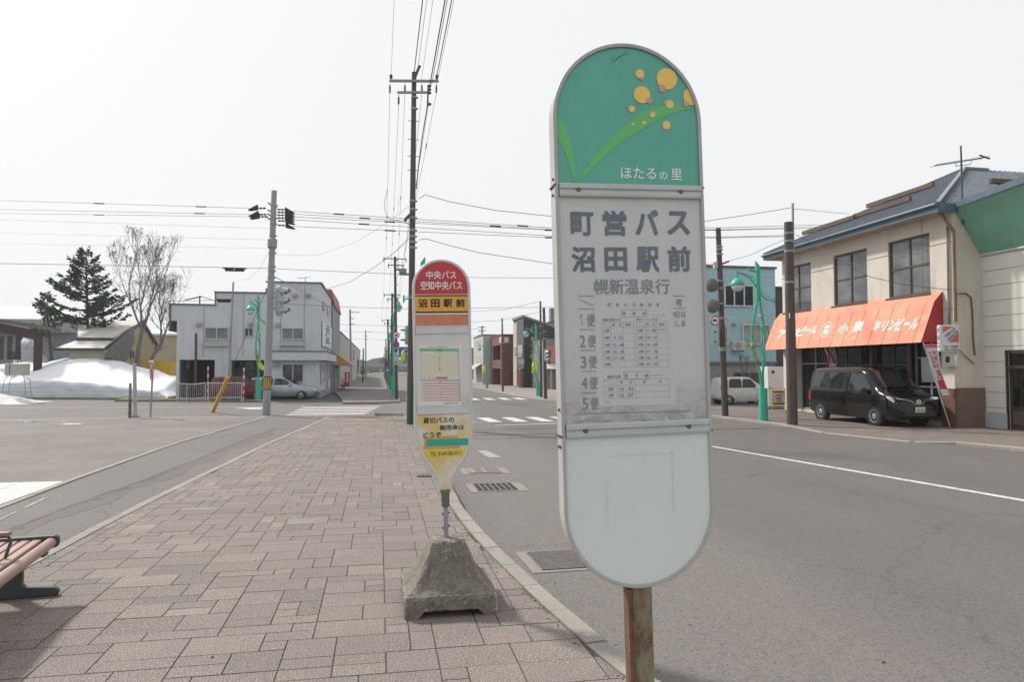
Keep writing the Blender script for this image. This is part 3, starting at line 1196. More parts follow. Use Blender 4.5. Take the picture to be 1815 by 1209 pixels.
m = M()
m.bx(-.036, .030, .006, .060, -.02, 1.045)
near_pole = m.build('post', rust_mat('rusty_post', (.27, .24, .175), (.17, .095, .045), .47), near, local=True, bevel=.004)
m = M()
m.bx(-.049, -.0365, .004, .050, .0, 1.036)
m.build('side_strip', rust_mat('rusty_strip', (.20, .11, .075), (.15, .08, .05), .45), near_pole, local=True)

# ------------------------------------------------------------------ the red and yellow sign on a concrete foot
RB = Vector((.506, 5.3, 0))
RROLL = R(-1.3)
redsign = thing('bus_stop_sign', 'slim paddle-shaped red and yellow bus stop sign standing in a concrete foot', 'bus stop sign', RB, (0, RROLL, 0))


def RS(px, py):
 p = PY(px, py, RB.y)
 dx, dz = p.x - RB.x, p.z
 a = -RROLL
 return (math.cos(a) * dx + math.sin(a) * dz, -math.sin(a) * dx + math.cos(a) * dz)


def Y4(x, y): return RS(690 + x / 2.877, 440 + y / 2.879)
def Y8(x, y): return RS(700 + x / 6.047, 700 + y / 6.047)
def Y3(x, y): return RS(725 + x / 7.558, 580 + y / 7.556)


half = [(.206, 1.30), (.204, 1.225), (.194, 1.165), (.172, 1.105), (.138, 1.045), (.100, .995), (.070, .950), (.052, .905), (.046, .865), (.044, .815)]
RT_ = 2.325


def redhalf(d):
 arc = [(math.cos(PI / 2 * i / 14) * (.206 - d), RT_ + math.sin(PI / 2 * i / 14) * (.206 - d)) for i in range(15)]
 return arc


rp = [(x, z) for x, z in reversed(redhalf(0))] + half
path = [Vector((-x, 0, z)) for x, z in reversed(rp)] + [Vector((x, 0, z)) for x, z in rp[1:]]
m = M()
m.tube(path, .0125, 10)
rf = m.build('frame', pm('rounded_alu_frame', (.60, .61, .61), (.50, .51, .51), 5, .38, spec=.6), redsign, local=True, smooth=60)
m = M()
inner = [Vector((x - math.copysign(.008, x) if abs(x) > .02 else x, 0, z - (.008 if z > RT_ + .15 else 0))) for x, _, z in path]
m.prism([p + Vector((0, -.006, 0)) for p in inner], (0, .014, 0))
body = m.build('board', pm('board_grey', (.60, .61, .62), (.54, .55, .56), 4, .4), redsign, local=True)


def zone(name, z0, z1, mat, y=-.0075, hw=.197, parent=None):
 m = M()
 m.poly([(-hw, y, z0), (hw, y, z0), (hw, y, z1), (-hw, y, z1)])
 return m.build(name, mat, parent or body, local=True)


m = M()
nn = 26
m.poly([Vector((.197 * math.cos(PI * i / nn), -.0078, RT_ + .197 * math.sin(PI * i / nn))) for i in range(nn + 1)] + [Vector((-.197, -.0078, 2.278)), Vector((.197, -.0078, 2.278))])
red_panel = m.build('red_panel', panel_mat('sign_red', (.50, .030, .045), (.45, .028, .042)), body, local=True)
zone('pale_stripe', 2.045, 2.278, pm('sign_offwhite', (.66, .60, .52), (.72, .68, .62), 4, .45), -.0072)
zone('black_stripe', 2.137, 2.273, pm('sign_black', (.025, .025, .025), None, 3, .4), -.0076)
m = M()
yel = zone('yellow_panel', 2.150, 2.262, panel_mat('sign_orange_yellow', (.72, .36, .035), (.68, .34, .035)), -.0084)
zone('white_stripe', 2.127, 2.137, pm('sign_white', (.75, .74, .70), None, 4, .45), -.0080)
zone('faded_orange_panel', 2.045, 2.128, panel_mat('sign_faded_orange', (.50, .165, .085), (.58, .24, .14), None, 14), -.0079)
for nm, z0, z1 in (('cover_band', 1.985, 2.042), ('cover_band', 1.388, 1.446)):
 m = M()
 m.bx(-.1965, .1965, -.016, 0, z0, z1)
 m.bx(-.1965, .1965, -.018, -.016, z0, z0 + .006)
 m.bx(-.1965, .1965, -.018, -.016, z1 - .006, z1)
 m.build(nm, pm('band_alu', (.60, .61, .62), (.52, .53, .54), 5, .4), redsign, local=True)
tt = zone('timetable_window', 1.446, 1.985, panel_mat('cloudy_acrylic', (.58, .58, .565), (.65, .65, .64), (1.62, 1.46, (.42, .40, .37)), 8), -.0079)
t = NT('yellowed_board')
v = t.map()
c = t.mix(t.ramp(t.noise(v, 5.5, 4, .5, .4), [(.38, 0.), (.58, .95)]), (.66, .65, .62), (.64, .50, .17))
c = t.mix(t.ramp(t.noise(v, 14, 5, .6), [(.55, 0.), (.75, .6)]), c, (.62, .55, .34))
MATS['yellowed'] = t.out(c, .4)
m = M()
lower = [(x - (.008 if x > .03 else .012), z) for x, z in half]
m.poly([Vector((x, -.0078, z)) for x, z in [(.197, 1.388)] + lower] + [Vector((-x, -.0078, z)) for x, z in reversed([(.197, 1.388)] + lower)])
lowp = m.build('lower_panel', MATS['yellowed'], body, local=True)
m = M()
LW = pm('sign_letter_white', (.80, .78, .75), None, 4, .5)
LB = pm('sign_letter_black', (.03, .03, .032), None, 4, .5)
YL = -.0092
m.text('中央バス', PN(YL), *zbox(Y4, 188, 116, 341, 158), bold=.018)
m.text('空知中央バス', PN(YL), *zbox(Y4, 160, 168, 371, 213), bold=.018)
m.build('lettering', LW, red_panel, local=True)
m = M()
for i, c_ in enumerate('沼田駅前'):
 x = 147 + i * 64
 m.text(c_, PN(YL), *zbox(Y4, x, 261 - i, x + 46, 304 - i), bold=.042)
m.build('lettering', LB, yel, local=True)
m = M()
m.text('貸切バスの', PN(YL), *zbox(Y8, 300, 240, 634, 303), bold=.024)
m.text('御用命は', PN(YL), *zbox(Y8, 477, 320, 740, 378), bold=.024)
m.text('どうぞ', PN(YL), *zbox(Y8, 300, 400, 496, 460), bold=.024)
m.build('lettering', LB, lowp, local=True)


def rect(m, Z, x0, y0, x1, y1, y, tilt=0.):
 q = [Z(x0, y1 + tilt), Z(x1, y1 - tilt), Z(x1, y0 - tilt), Z(x0, y0 + tilt)]
 m.poly([Vector((a, y, b)) for a, b in q])


m = M()
rect(m, Y8, 310, 440, 682, 545, -.0083, 5)
rect(m, Y8, 300, 545, 695, 582, -.0083, 4)
m.build('old_sticker', pm('amber_tape', (.60, .40, .08), (.52, .35, .10), 8, .45), lowp, local=True)
m = M()
rect(m, Y8, 333, 472, 785, 544, -.0100, 7)
teal = m.build('teal_sticker', pm('teal_tape', (.02, .36, .28), (.03, .39, .31), 8, .45), lowp, local=True)
m = M()
m.text('の～んびりいこう・・北海道', PN(-.0108), *zbox(Y8, 345, 486, 770, 530), bold=.008)
m.build('lettering', pm('teal_pale', (.10, .46, .38), None, 4, .5), teal, local=True)
m = M()
rect(m, Y8, 342, 592, 740, 660, -.0100, 5)
ys_ = m.build('yellow_sticker', pm('yellow_tape', (.76, .60, .03), (.72, .56, .03), 8, .45), lowp, local=True)
m = M()
m.text('TEL 0164-26-3111', PN(-.0108), *zbox(Y8, 372, 604, 710, 648), bold=.016)
m.build('lettering', LB, ys_, local=True)
# printed timetable in the window
m = M()
rect(m, Y3, 120, 245, 700, 1045, -.0084)
paper = m.build('paper_timetable', pm('paper_white', (.70, .70, .67), (.66, .66, .63), 6, .5), tt, local=True)
m = M()
rect(m, Y3, 140, 285, 665, 328, -.0090, -2)
m.build('green_row', pm('print_green', (.22, .50, .27), None, 6, .5), paper, local=True)
m = M()
for i in range(15):
 y = 352 + i * 20
 rect(m, Y3, 160 + i, y, 655 + i, y + (13 if i % 2 else 9), -.0090, 0)
m.build('pale_rows', pm('print_yellow', (.60, .59, .36), (.62, .61, .42), 6, .5), paper, local=True)
m = M()
for i in range(8):
 y = 706 + i * 37
 rect(m, Y3, 178 + i * 2, y, 682 + i, y + 24, -.0090, 0)
m.build('pink_rows', pm('print_pink', (.58, .41, .40), (.55, .38, .37), 6, .5), paper, local=True)
m = M()
rect(m, Y3, 358, 668, 512, 692, -.0096)
m.build('red_box', pm('print_red', (.62, .16, .09), None, 6, .5), paper, local=True)
m = M()
for x, y in ((408, 402), (408, 438), (410, 495), (410, 552), (410, 570), (416, 741), (420, 833), (421, 891)):
 m.text('時刻'[0], PN(-.0096), *zbox(Y3, x - 8, y - 8, x + 8, y + 8), bold=.03)
m.text('沼田・滝川線時刻表', PN(-.0096), *zbox(Y3, 276, 258, 510, 272), bold=.01)
m.text('沼田駅前', PN(-.0096), *zbox(Y3, 368, 298, 440, 314), bold=.01)
m.text('のりば', PN(-.0096), *zbox(Y3, 378, 332, 432, 345), bold=.01)
m.text('土曜・日曜・祝日', PN(-.0096), *zbox(Y3, 182, 680, 344, 692), bold=.01)
m.text('北海道中央バス沼田', PN(-.0096), *zbox(Y3, 465, 1008, 650, 1028), bold=.0)
for a, b in (((140, 285), (150, 1000)), ((665, 265), (690, 990)), ((160, 340), (176, 1000)), ((655, 340), (680, 990)), ((130, 662), (680, 660)), ((130, 700), (680, 697))):
 seg(m, Y3, a, b, .0012, -.0094)
m.build('lettering', pm('print_dark', (.10, .11, .13), None, 6, .5), paper, local=True)
# collar and post
m = M()
m.lathe((0, 0, .700), [(.026, 0), (.030, .004), (.031, .10), (.037, .106), (.037, .124), (.030, .128)], 20)
m.build('collar', pm('collar_brown', (.15, .135, .125), (.11, .10, .09), 8, .6), redsign, local=True, smooth=40)
m = M()
m.bx(-.017, .017, -.017, .017, .455, .705)
pt = m.build('post', rust_mat('grey_square_post', (.30, .32, .36), (.15, .10, .07), .62), redsign, local=True, bevel=.003)
for z, sgn in ((.655, 1), (.56, 1), (.65, -1), (.545, -1)):
 m = M()
 m.lathe((sgn * .017, -.002, z), [(.009, 0), (.009, .008), (.004, .009), (.004, .015)], 8, (sgn, 0, 0))
 m.build('bolt', pm('bolt_steel', (.10, .095, .09), None, 30, .55), pt, local=True)
# concrete foot
m = M()
lev = [(.343, .0), (.347, .035), (.347, .09), (.345, .130), (.338, .148), (.318, .158), (.285, .182), (.250, .218), (.222, .262), (.197, .310), (.175, .360), (.155, .405), (.136, .445), (.128, .466), (.112, .476)]
nside = 14
rs = random.Random(9)
base = []


def rsq(h, rad):
 pts = []
 for s in range(4):
  a = s * PI / 2
  ux, uy = math.cos(a), math.sin(a)
  for i in range(nside):
   t_ = -1 + 2 * i / nside
   x, y = h, t_ * h
   L = math.hypot(max(0, abs(y) - (h - rad)), rad) if abs(y) > h - rad else rad
   if abs(y) > h - rad:
    e = abs(y) - (h - rad)
    x = h - rad + rad * math.cos(math.asin(min(1, e / rad * .78)))
   pts.append((x * ux - y * uy, x * uy + y * ux))
 return pts


for h, z in [(h_ * .945, z_) for h_, z_ in lev]:
 for i, (x, y) in enumerate(rsq(h, .03 if z < .2 else .02)):
  zz = z
  if z < .05 and (abs(x) < .19 or abs(y) < .19):
   zz = max(z, .048 if z < .01 else .062)
  j = .0035
  base.append(Vector((x + rs.uniform(-j, j), y + rs.uniform(-j, j), zz + rs.uniform(-j, j) * (z > .01))))
n = nside * 4
fs = [(a * n + i, a * n + (i + 1) % n, (a + 1) * n + (i + 1) % n, (a + 1) * n + i) for a in range(len(lev) - 1) for i in range(n)]
fs.append([(len(lev) - 1) * n + i for i in range(n)])
m.add(base, fs)
t = NT('weathered_concrete')
v = t.map()
b = t.ramp(t.noise(v, 5, 6, .7), [(.3, (.15, .136, .114)), (.62, (.225, .203, .17)), (.8, (.32, .295, .25))])
b = t.mix(t.ramp(t.noise(t.map((1, 1, .3)), 9, 6, .75), [(.5, 0.), (.7, .65)]), b, (.075, .07, .06))
gm = t.n('NewGeometry')
b = t.mix(t.ramp(gm.outputs['Pointiness'], [(.505, 0.), (.56, .85)]), b, (.44, .42, .37))
f1 = t.noise(v, 90, 3, .75)
b = t.mix(t.ramp(f1, [(.36, .7), (.46, 0.)]), b, (.04, .037, .032))
t.bump(t.math('ADD', f1, t.noise(v, 26, 4, .7)), .8, .008)
MATS['foot_concrete'] = t.out(b, .92, 0, .25)
ft = m.build('concrete_foot', MATS['foot_concrete'], redsign, local=True, smooth=32)
sd = ft.modifiers.new('sub', 'SUBSURF')
sd.subdivision_type = 'SIMPLE'
sd.levels = sd.render_levels = 2
tex = bpy.data.textures.new('foot_rough', 'CLOUDS')
tex.noise_scale = .035
tex.noise_depth = 3
dm = ft.modifiers.new('rough', 'DISPLACE')
dm.texture = tex
dm.strength = .014
dm.mid_level = .5
ft.rotation_euler = (0, -RROLL, 0)

# ------------------------------------------------------------------ bench
bench = thing('park_bench', 'wood-slatted bench on a dark cast metal leg, cut by the left edge of the picture', 'bench', (-2.68, 6.0, 0), (0, 0, R(7)))
WOODP = pm('bench_wood', (.36, .23, .20), (.28, .175, .15), 8, .45, 0, st=(1, .12, 1), bump=.1)
IRON = pm('bench_iron', (.030, .042, .042), (.045, .06, .06), 6, .45, spot=(.16, .20, .185), spot_at=.66, spot_scale=20)
m = M()
xs_ = [-.22, -.145, -.07, .005, .08, .155]
for x in xs_:
 m = M()
 m.bx(x - .03, x + .03, -1.55, -.02, .405, .435)
 m.build('seat_slat', WOODP, bench, local=True, bevel=.008)
m = M()
m.tube([(.245, -1.56, .405), (.245, -.02, .405)], .038, 14)
m.build('seat_slat', WOODP, bench, local=True, smooth=50)


def leg(yc):
 m = M()
 out = [(-.30, .0), (-.30, .05), (-.27, .072), (-.09, .085), (-.065, .11), (-.065, .33), (-.09, .37), (-.26, .37), (-.29, .40), (-.29, .45), (-.275, .458), (.27, .458), (.292, .445), (.297, .40), (.285, .37), (.26, .362), (.10, .362), (.065, .33), (.062, .11), (.085, .085), (.27, .070), (.30, .052), (.305, .025), (.29, .0)]
 m.prism([(x, yc - .025, z) for x, z in out], (0, .05, 0))
 m.build('leg', IRON, bench, local=True, bevel=.009)


leg(-.03)
leg(-1.52)
m = M()
ya = -.62
m.tube([(.13, ya, .44), (.165, ya, .56), (.14, ya, .585), (-.22, ya, .585), (-.24, ya, .56), (-.24, ya, .44)], .011, 8)
ar = m.build('armrest_frame', IRON, bench, local=True, smooth=50)
m = M()
m.bx(-.22, .16, ya - .03, ya + .03, .590, .618)
m.build('armrest_top', pm('arm_wood', (.20, .11, .085), (.26, .15, .12), 8, .4, st=(.2, 1, 1)), ar, local=True, bevel=.006)
m = M()
m.bx(.16, .25, -.22, -.12, .335, .375)
m.build('bracket', IRON, bench, local=True, bevel=.006)

# ------------------------------------------------------------------ drain gratings in the gutter
def grating(label, cx_, cy_, wx, wy, nx, ny, rim, dark, rot=0., style=0):
 g = thing('drain_grate', label, 'drain grate', (cx_, cy_, RZ), (0, 0, rot), 'drain gratings along the kerb')
 m = M()
 m.prism([(-wx / 2 - .11, -wy / 2 - .07, .003), (wx / 2 + .15, -wy / 2 - .07, .003), (wx / 2 + .15, wy / 2 + .06, .003), (-wx / 2 - .11, wy / 2 + .06, .003)], (0, 0, .003))
 m.build('surround', rim, g, local=True)
 m = M()
 m.poly([(-wx / 2, -wy / 2, .0085), (wx / 2, -wy / 2, .0085), (wx / 2, wy / 2, .0085), (-wx / 2, wy / 2, .0085)])
 m.build('pit', pm('drain_dark', (.012, .012, .013), None, 4, .9), g, local=True)
 m = M()
 for i in range(nx + 1):
  x = -wx / 2 + wx * i / nx
  m.bx(x - .006, x + .006, -wy / 2, wy / 2, .009, .016)
 for j in range(ny + 1):
  y = -wy / 2 + wy * j / ny
  m.bx(-wx / 2, wx / 2, y - .006, y + .006, .0085, .0155)
 if style:
  m.bx(-wx / 2, -wx / 2 + .12, -wy / 2, wy / 2, .0165, .019)
  m.bx(-.03, .03, -wy / 2, wy / 2, .0165, .019)
 m.build('bars', dark, g, local=True)
 return g


RIM = pm('drain_concrete', (.25, .235, .215), (.19, .175, .16), 5, .85)
RIM2 = pm('drain_concrete_dark', (.20, .185, .17), (.25, .235, .22), 5, .85)
BAR = pm('drain_steel', (.30, .30, .30), (.20, .19, .185), 8, .5, .3)
BAR2 = pm('drain_steel_pink', (.25, .19, .18), (.20, .155, .15), 8, .6)
grating('pale concrete edged drain cover with pinkish bars, furthest of three along the kerb', 1.86, 12.75, .58, .62, 26, 3, RIM, BAR2, 0, 1)
grating('open black drain grating with thin pale cross bars, right of the red sign', 1.78, 10.95, .62, .66, 7, 2, RIM, BAR, 0)
grating('drain grating of fine diagonal bars beside the kerb, half hidden by the near sign', 1.77, 6.70, .60, .62, 20, 16, RIM2, pm('drain_iron', (.17, .155, .15), (.11, .10, .10), 8, .6), R(2), 0)
# a loose scrap on the paving
m = M()
m.lathe((.72, 11.5, .002), [(.10, 0), (.13, .012), (.09, .02), (.02, .024)], 9)
tag(m.build('dark_stone', pm('tar_scrap', (.06, .05, .045), (.10, .08, .07), 20, .9), origin=(.72, 11.5, .002)), 'dark brown scrap lying on the paving left of the red sign post', 'scrap')
# ================================================================== STREET FURNITURE
BROWN = pm('pole_brown', (.085, .066, .060), (.055, .043, .040), 4, .6, 0, st=(1, 1, .2))
GREYP = pm('pole_grey', (.30, .315, .325), (.22, .235, .245), 3, .6, 0, st=(1, 1, .25))
STEEL = pm('galvanised', (.30, .32, .32), (.20, .215, .22), 9, .5)
DKST = pm('dark_steel', (.075, .08, .083), (.05, .052, .055), 9, .55)
GREEN = pm('lamp_green', (.035, .36, .235), (.045, .42, .29), 3, .45, 0, spot=(.10, .045, .03), spot_at=.70, spot_scale=5)
INSUL = pm('insulator', (.055, .055, .06), (.09, .09, .095), 9, .35)


def pole(name, label, base, top, r0, r1, mat, group, bands=(), cat='utility pole', n=14):
 base, top = Vector(base), Vector(top)
 t_ = thing(name, label, cat, base, group=group)
 m = M()
 m.tube([base - Vector((0, 0, .2)), base, base.lerp(top, .5), top, top + Vector((0, 0, .01))], [r0, r0, (r0 + r1) / 2, r1, r1 * .8], n)
 m.build('pole', mat, t_, smooth=50)
 for f in bands:
  c = base.lerp(top, f)
  r = r0 + (r1 - r0) * f
  m = M()
  m.cyl(c - Vector((0, 0, .035)), c + Vector((0, 0, .035)), r + .012, r + .012, n)
  m.box(c + Vector((r + .03, 0, 0)), (.06, .04, .05))
  m.build('band', STEEL, t_, smooth=40)
 return t_


def frac(base, top, py, Y_):
 """share of the pole's height seen at row py"""
 z = PY(700, py, Y_).z
 return (z - base.z) / (top.z - base.z)


def arm(t_, a, b, w_=.09, mat=STEEL, name='crossarm'):
 m = M()
 m.bar(a, b, w_, w_)
 return m.build(name, mat, t_)


def insul(t_, p, d, L=.38, r=.05, parent=None, big=False):
 """string of insulators hanging from p along d"""
 d = Vector(d).normalized()
 m = M()
 prof = [(.015, 0), (.015, L * .2)]
 for i in range(4):
  z = L * (.25 + .17 * i)
  prof += [(r * .55, z), (r, z + L * .05), (r * .5, z + L * .09)]
 prof += [(.015, L * .95), (.015, L)]
 m.lathe(p, prof, 10, d)
 return m.build('insulator', INSUL, parent or t_, smooth=50)


# --- the tall brown pole behind the red sign
bA = G(727, 752, 0)
YA = bA.y
tA = PY(734, 128, YA)
pA = pole('utility_pole', 'tallest dark brown utility pole, standing behind the red bus stop sign', bA, tA, .115, .075, BROWN, 'utility poles', [frac(bA, tA, y, YA) for y in (170, 190, 355, 370, 385, 407, 418, 428, 438)])
a1 = arm(pA, PY(690, 145, YA) - Vector((0, .1, 0)), PY(777, 145.5, YA) - Vector((0, .1, 0)), .07)
a2 = arm(pA, PY(704, 165.5, YA) - Vector((0, .1, 0)), PY(757, 165.5, YA) - Vector((0, .1, 0)), .065)
m = M()
m.bar(PY(759, 150, YA), PY(758, 188, YA), .05, .05)
br_ = m.build('bracket', DKST, pA)
for y in (152, 158, 164, 184):
 m = M()
 m.lathe(PY(759, y, YA), [(.03, 0), (.05, .03), (.05, .07), (.02, .1)], 8, (1, 0, 0))
 m.build('spool', INSUL, br_)
for px, py, dz in ((691, 150, -1), (717.5, 150, -1), (747.5, 150, -1), (773, 150, -1), (693, 143, 1), (774, 143, 1), (706.5, 170, -1)):
 insul(pA, PY(px, py, YA) - Vector((0, .1, 0)), (0, .25, dz), .30 if dz < 0 else .2, .05)
m = M()
m.tube([PY(736, 135, YA), PY(741, 122, YA), PY(744, 116, YA)], .05, 8)
m.build('switch', DKST, pA)
m = M()
m.tube([PY(727, 380, YA), PY(720, 387, YA), PY(717, 392, YA)], .05, 8)
m.build('clamp', DKST, pA)
for y in (212, 245, 275, 300):
 m = M()
 c = bA.lerp(tA, frac(bA, tA, y, YA))
 m.bar(c - Vector((.18, 0, 0)), c + Vector((.18, 0, 0)), .016, .016)
 m.build('step_bolt', DKST, pA)

# --- the row of poles down the left pavement
rowL = []
for (bx_, by_, tx, ty, r, lab) in ((703, 706.5, 700, 455, .095, 'dark brown utility pole carrying the round 40 sign, across the side street'),
          (695.5, 697, 695, 520, .09, 'second brown utility pole beyond the crossing on the left pavement'),
          (690.5, 688, 687, 566, .09, 'third brown utility pole beyond the crossing on the left pavement')):
 b = G(bx_, by_, -.02)
 tp = PY(tx, ty, b.y)
 p = pole('utility_pole', lab, b, tp, r, r * .75, BROWN, 'utility poles', [.35, .5, .62, .8], n=10)
 rowL.append((p, b, tp))
 k = (tp.z - b.z) / 8.0
 for dz, w0, w1 in ((-.12, -.62, .62), (-.48, -.36, .46), (-.75, .0, .62)):
  a = arm(p, tp + Vector((w0 * k, 0, dz * k)), tp + Vector((w1 * k, 0, dz * k)), .05, DKST)
  for s in (w0, (w0 + w1) / 2 + .12, w1):
   insul(p, tp + Vector((s * k, 0, dz * k + .1)), (0, 0, -1), .3, .045, a)
for i, (bx_, by_, tx, ty) in enumerate(((686, 682, 684, 600), (684, 676, 682, 615), (681.5, 671.5, 680.5, 628))):
 b = G(bx_, by_, -.02)
 pole('utility_pole', ['slim far utility pole, fourth beyond the crossing on the left pavement', 'slim far utility pole, fifth beyond the crossing on the left pavement', 'slim far utility pole, last before the overpass on the left pavement'][i], b, PY(tx, ty, b.y), .08, .06, BROWN, 'utility poles', [.7, .85], n=8)
p, b, tp = rowL[0]
box_ = thing('pole_speaker', 'dark box with louvres mounted near the top of the pole carrying the 40 sign', 'loudspeaker', PY(714, 481, b.y))
m = M()
c = PY(714, 481, b.y)
m.box(c, (.42, .4, .28))
m.box(c + Vector((.1, 0, -.17)), (.62, .5, .07))
m.build('housing', DKST, box_)
m = M()
for i in range(4):
 m.box(c + Vector((-.14 + .09 * i, -.205, .01)), (.05, .02, .2))
m.build('louvres', pm('louvre_pale', (.40, .41, .41), None, 5, .5), box_)
m = M()
m.bar(PY(701, 477, b.y), PY(710, 477, b.y), .04, .04)
m.build('bracket', DKST, box_)


def round_sign(label, c, r, kind, name='road_sign', face=(0, -1, 0)):
 s = thing(name, label, 'road sign', c, group='round signs on the pole')
 m = M()
 m.lathe(c, [(r, 0), (r, .025)], 26, (0, -1, 0))
 m.build('plate', pm('sign_plate_grey', (.45, .46, .46), None, 5, .5), s)
 red = pm('road_sign_red', (.50, .035, .04), None, 6, .4)
 white = pm('road_sign_white', (.74, .75, .75), None, 6, .4)
 blue = pm('road_sign_blue', (.03, .09, .40), None, 6, .4)

 def dsc(nm, rr, y, mt_):
  m = M()
  m.poly([c + Vector((rr * math.cos(2 * PI * i / 26), -.026 - y, rr * math.sin(2 * PI * i / 26))) for i in range(26)])
  return m.build(nm, mt_, s)
 dsc('red_ring', r * .98, .001, red)
 if kind == '40':
  dsc('white_face', r * .76, .003, white)
  m = M()
  P = lambda u, v: c + Vector((u, -.032, v))
  m.text('40', P, -r * .52, r * .52, -r * .38, r * .38, bold=.05)
  m.build('lettering', blue, s)
 elif kind == 'nopark':
  dsc('blue_face', r * .74, .003, blue)
  m = M()
  d = Vector((1, 0, -1)).normalized() * r * .76
  q = Vector((1, 0, 1)).normalized() * r * .10
  o = c + Vector((0, -.031, 0))
  m.poly([o - d - q, o + d - q, o + d + q, o - d + q])
  m.build('red_bar', red, s)
 else:
  dsc('white_face', r * .76, .003, white)
  m = M()
  o = c + Vector((0, -.031, 0))
  m.poly([o + Vector((-.5 * r, 0, -.18 * r)), o + Vector((.5 * r, 0, -.18 * r)), o + Vector((.5 * r, 0, .05 * r)), o + Vector((.2 * r, 0, .12 * r)), o + Vector((.2 * r, 0, .3 * r)), o + Vector((-.5 * r, 0, .3 * r))])
  m.build('lorry_symbol', blue, s)
 return s


YB = b.y
round_sign('round white 40 speed sign with red ring on the brown pole', PY(702, 594.5, YB - .15), .21, '40')
round_sign('round blue no parking sign with red ring and bar under the 40 sign', PY(701.6, 611, YB - .15), .215, 'nopark')
for px, py, k, lab in ((687, 643.5, .22, 'small far no parking sign on the left pavement'), (684.5, 645.5, .19, 'smaller far no parking sign just left of its twin')):
 round_sign(lab, PY(px, py, 72), k, 'nopark')


def signal_vertical(label, c, h, rotz, mat, visors=True):
 """three-lamp traffic signal; lamps face local -Y"""
 s = thing('traffic_signal', label, 'traffic signal', c, (0, 0, rotz), 'traffic signals at the junction')
 w_ = h * .36
 m = M()
 n = 8
 out = []
 for i in range(n + 1):
  a = PI * i / n
  out.append((w_ / 2 * math.cos(a), h / 2 - w_ / 2 + w_ / 2 * math.sin(a)))
 out += [(-x, -z) for x, z in out]
 m.prism([(x, -h * .07, z) for x, z in out], (0, h * .14, 0))
 m.build('housing', mat, s, local=True, bevel=.01)
 for i, cc in enumerate(((.02, .25, .12), (.30, .20, .03), (.28, .03, .03))):
  z = h * .31 * (i - 1)
  m = M()
  m.lathe((0, -h * .071, z), [(w_ * .36, 0), (w_ * .33, .02), (w_ * .05, .045)], 14, (0, -1, 0))
  m.build('lens', pm('lens_%s' % ('green', 'amber', 'red')[i], cc, None, 4, .2), s, local=True)
  m = M()
  r = w_ * .40
  pts = [(-.18 + 1.36 * q / 12) * PI for q in range(13)]
  va = [Vector((r * math.cos(a), -h * .07, z + r * math.sin(a))) for a in pts]
  vb = [Vector((r * .9 * math.cos(a), -h * (.07 + (.26 if 0 < a < PI else .12)), z - .04 * h + r * .9 * math.sin(a))) for a in pts]
  m.add(va + vb, [(k, k + 1, 13 + k + 1, 13 + k) for k in range(12)])
  ob = m.build('visor', mat, s, local=True)
  so_ = ob.modifiers.new('th', 'SOLIDIFY')
  so_.thickness = .012
 m = M()
 for z in (.25 * h, -.25 * h):
  m.bar((0, h * .07, z), (0, h * .30, z), .05, .05)
 m.build('bracket', DKST, s, local=True)
 return s


SIG = pm('signal_grey', (.42, .50, .51), (.34, .41, .42), 3, .45)
YG_ = G(472, 735, RZ).y
signal_vertical('pale grey three lamp signal with long visors, on the grey concrete pole', PY(495.5, 533, YG_ - .05), 1.25, R(72), SIG)
signal_vertical('small pale signal seen from behind, under the no parking sign', PY(702.5, 636, YB - .25), .75, R(160), SIG)
signal_vertical('pale green signal box beside the green lamp behind the red sign', PY(720.5, 594, YA + .4), .62, R(100), pm('signal_green', (.22, .42, .36), (.26, .46, .40), 3, .5))

# --- grey concrete pole at the plaza corner
bG = G(472, 735, -.09)
tG = PY(486, 338, bG.y)
pG = pole('utility_pole', 'light grey concrete utility pole with black and yellow band at the plaza corner', bG, tG, .155, .105, GREYP, 'utility poles', [frac(bG, tG, y, bG.y) for y in (373, 395, 405, 425, 455, 478, 486, 497, 531, 543)], n=18)
m = M()
c0, c1 = bG.lerp(tG, frac(bG, tG, 447, bG.y)), bG.lerp(tG, frac(bG, tG, 430, bG.y))
m.tube([c0, c0.lerp(c1, .1), c0.lerp(c1, .9), c1], [.14, .185, .185, .14], 16)
m.build('sleeve', GREYP, pG, smooth=40)
f0, f1 = frac(bG, tG, 690, bG.y), frac(bG, tG, 667, bG.y)
c0, c1 = bG.lerp(tG, f0), bG.lerp(tG, f1)
m = M()
m.cyl(c0, c1, .158, .156, 18)
bd = m.build('warning_band', pm('band_black', (.03, .03, .03), None, 4, .5), pG, smooth=40)
for ang in (-2.25, -1.75, -1.25, -.75):
 m = M()
 d = Vector((math.cos(ang), math.sin(ang), 0))
 tn = Vector((-d.y, d.x, 0)) * .022
 q = d * .160
 m.poly([c0 + q - tn + Vector((0, 0, .04)), c0 + q + tn + Vector((0, 0, .04)), c1 + q + tn - Vector((0, 0, .04)), c1 + q - tn - Vector((0, 0, .04))])
 m.build('yellow_stripe', pm('stripe_yellow', (.70, .42, .03), None, 4, .5), bd)


def deadend(p, d, size, parent, label=None):
 """black wedge cover and insulator chain at a wire's end"""
 d = Vector(d).normalized()
 u = Vector((0, 0, 1))
 m = M()
 a = p + d * .36
 m.prism([a + u * .12 * size, a - u * .08 * size, a + d * .30 * size - u * .13 * size, a + d * .38 * size - u * .10 * size], Vector((-d.y, d.x, 0)) * .16)
 o = m.build('wedge_cover', pm('cover_black', (.02, .02, .022), None, 4, .6), parent)
 m = M()
 m.lathe(p + d * .05, [(.02, 0), (.045, .08), (.02, .14), (.045, .22), (.02, .28), (.02, .36)], 8, d)
 m.build('insulator_chain', INSUL, o)


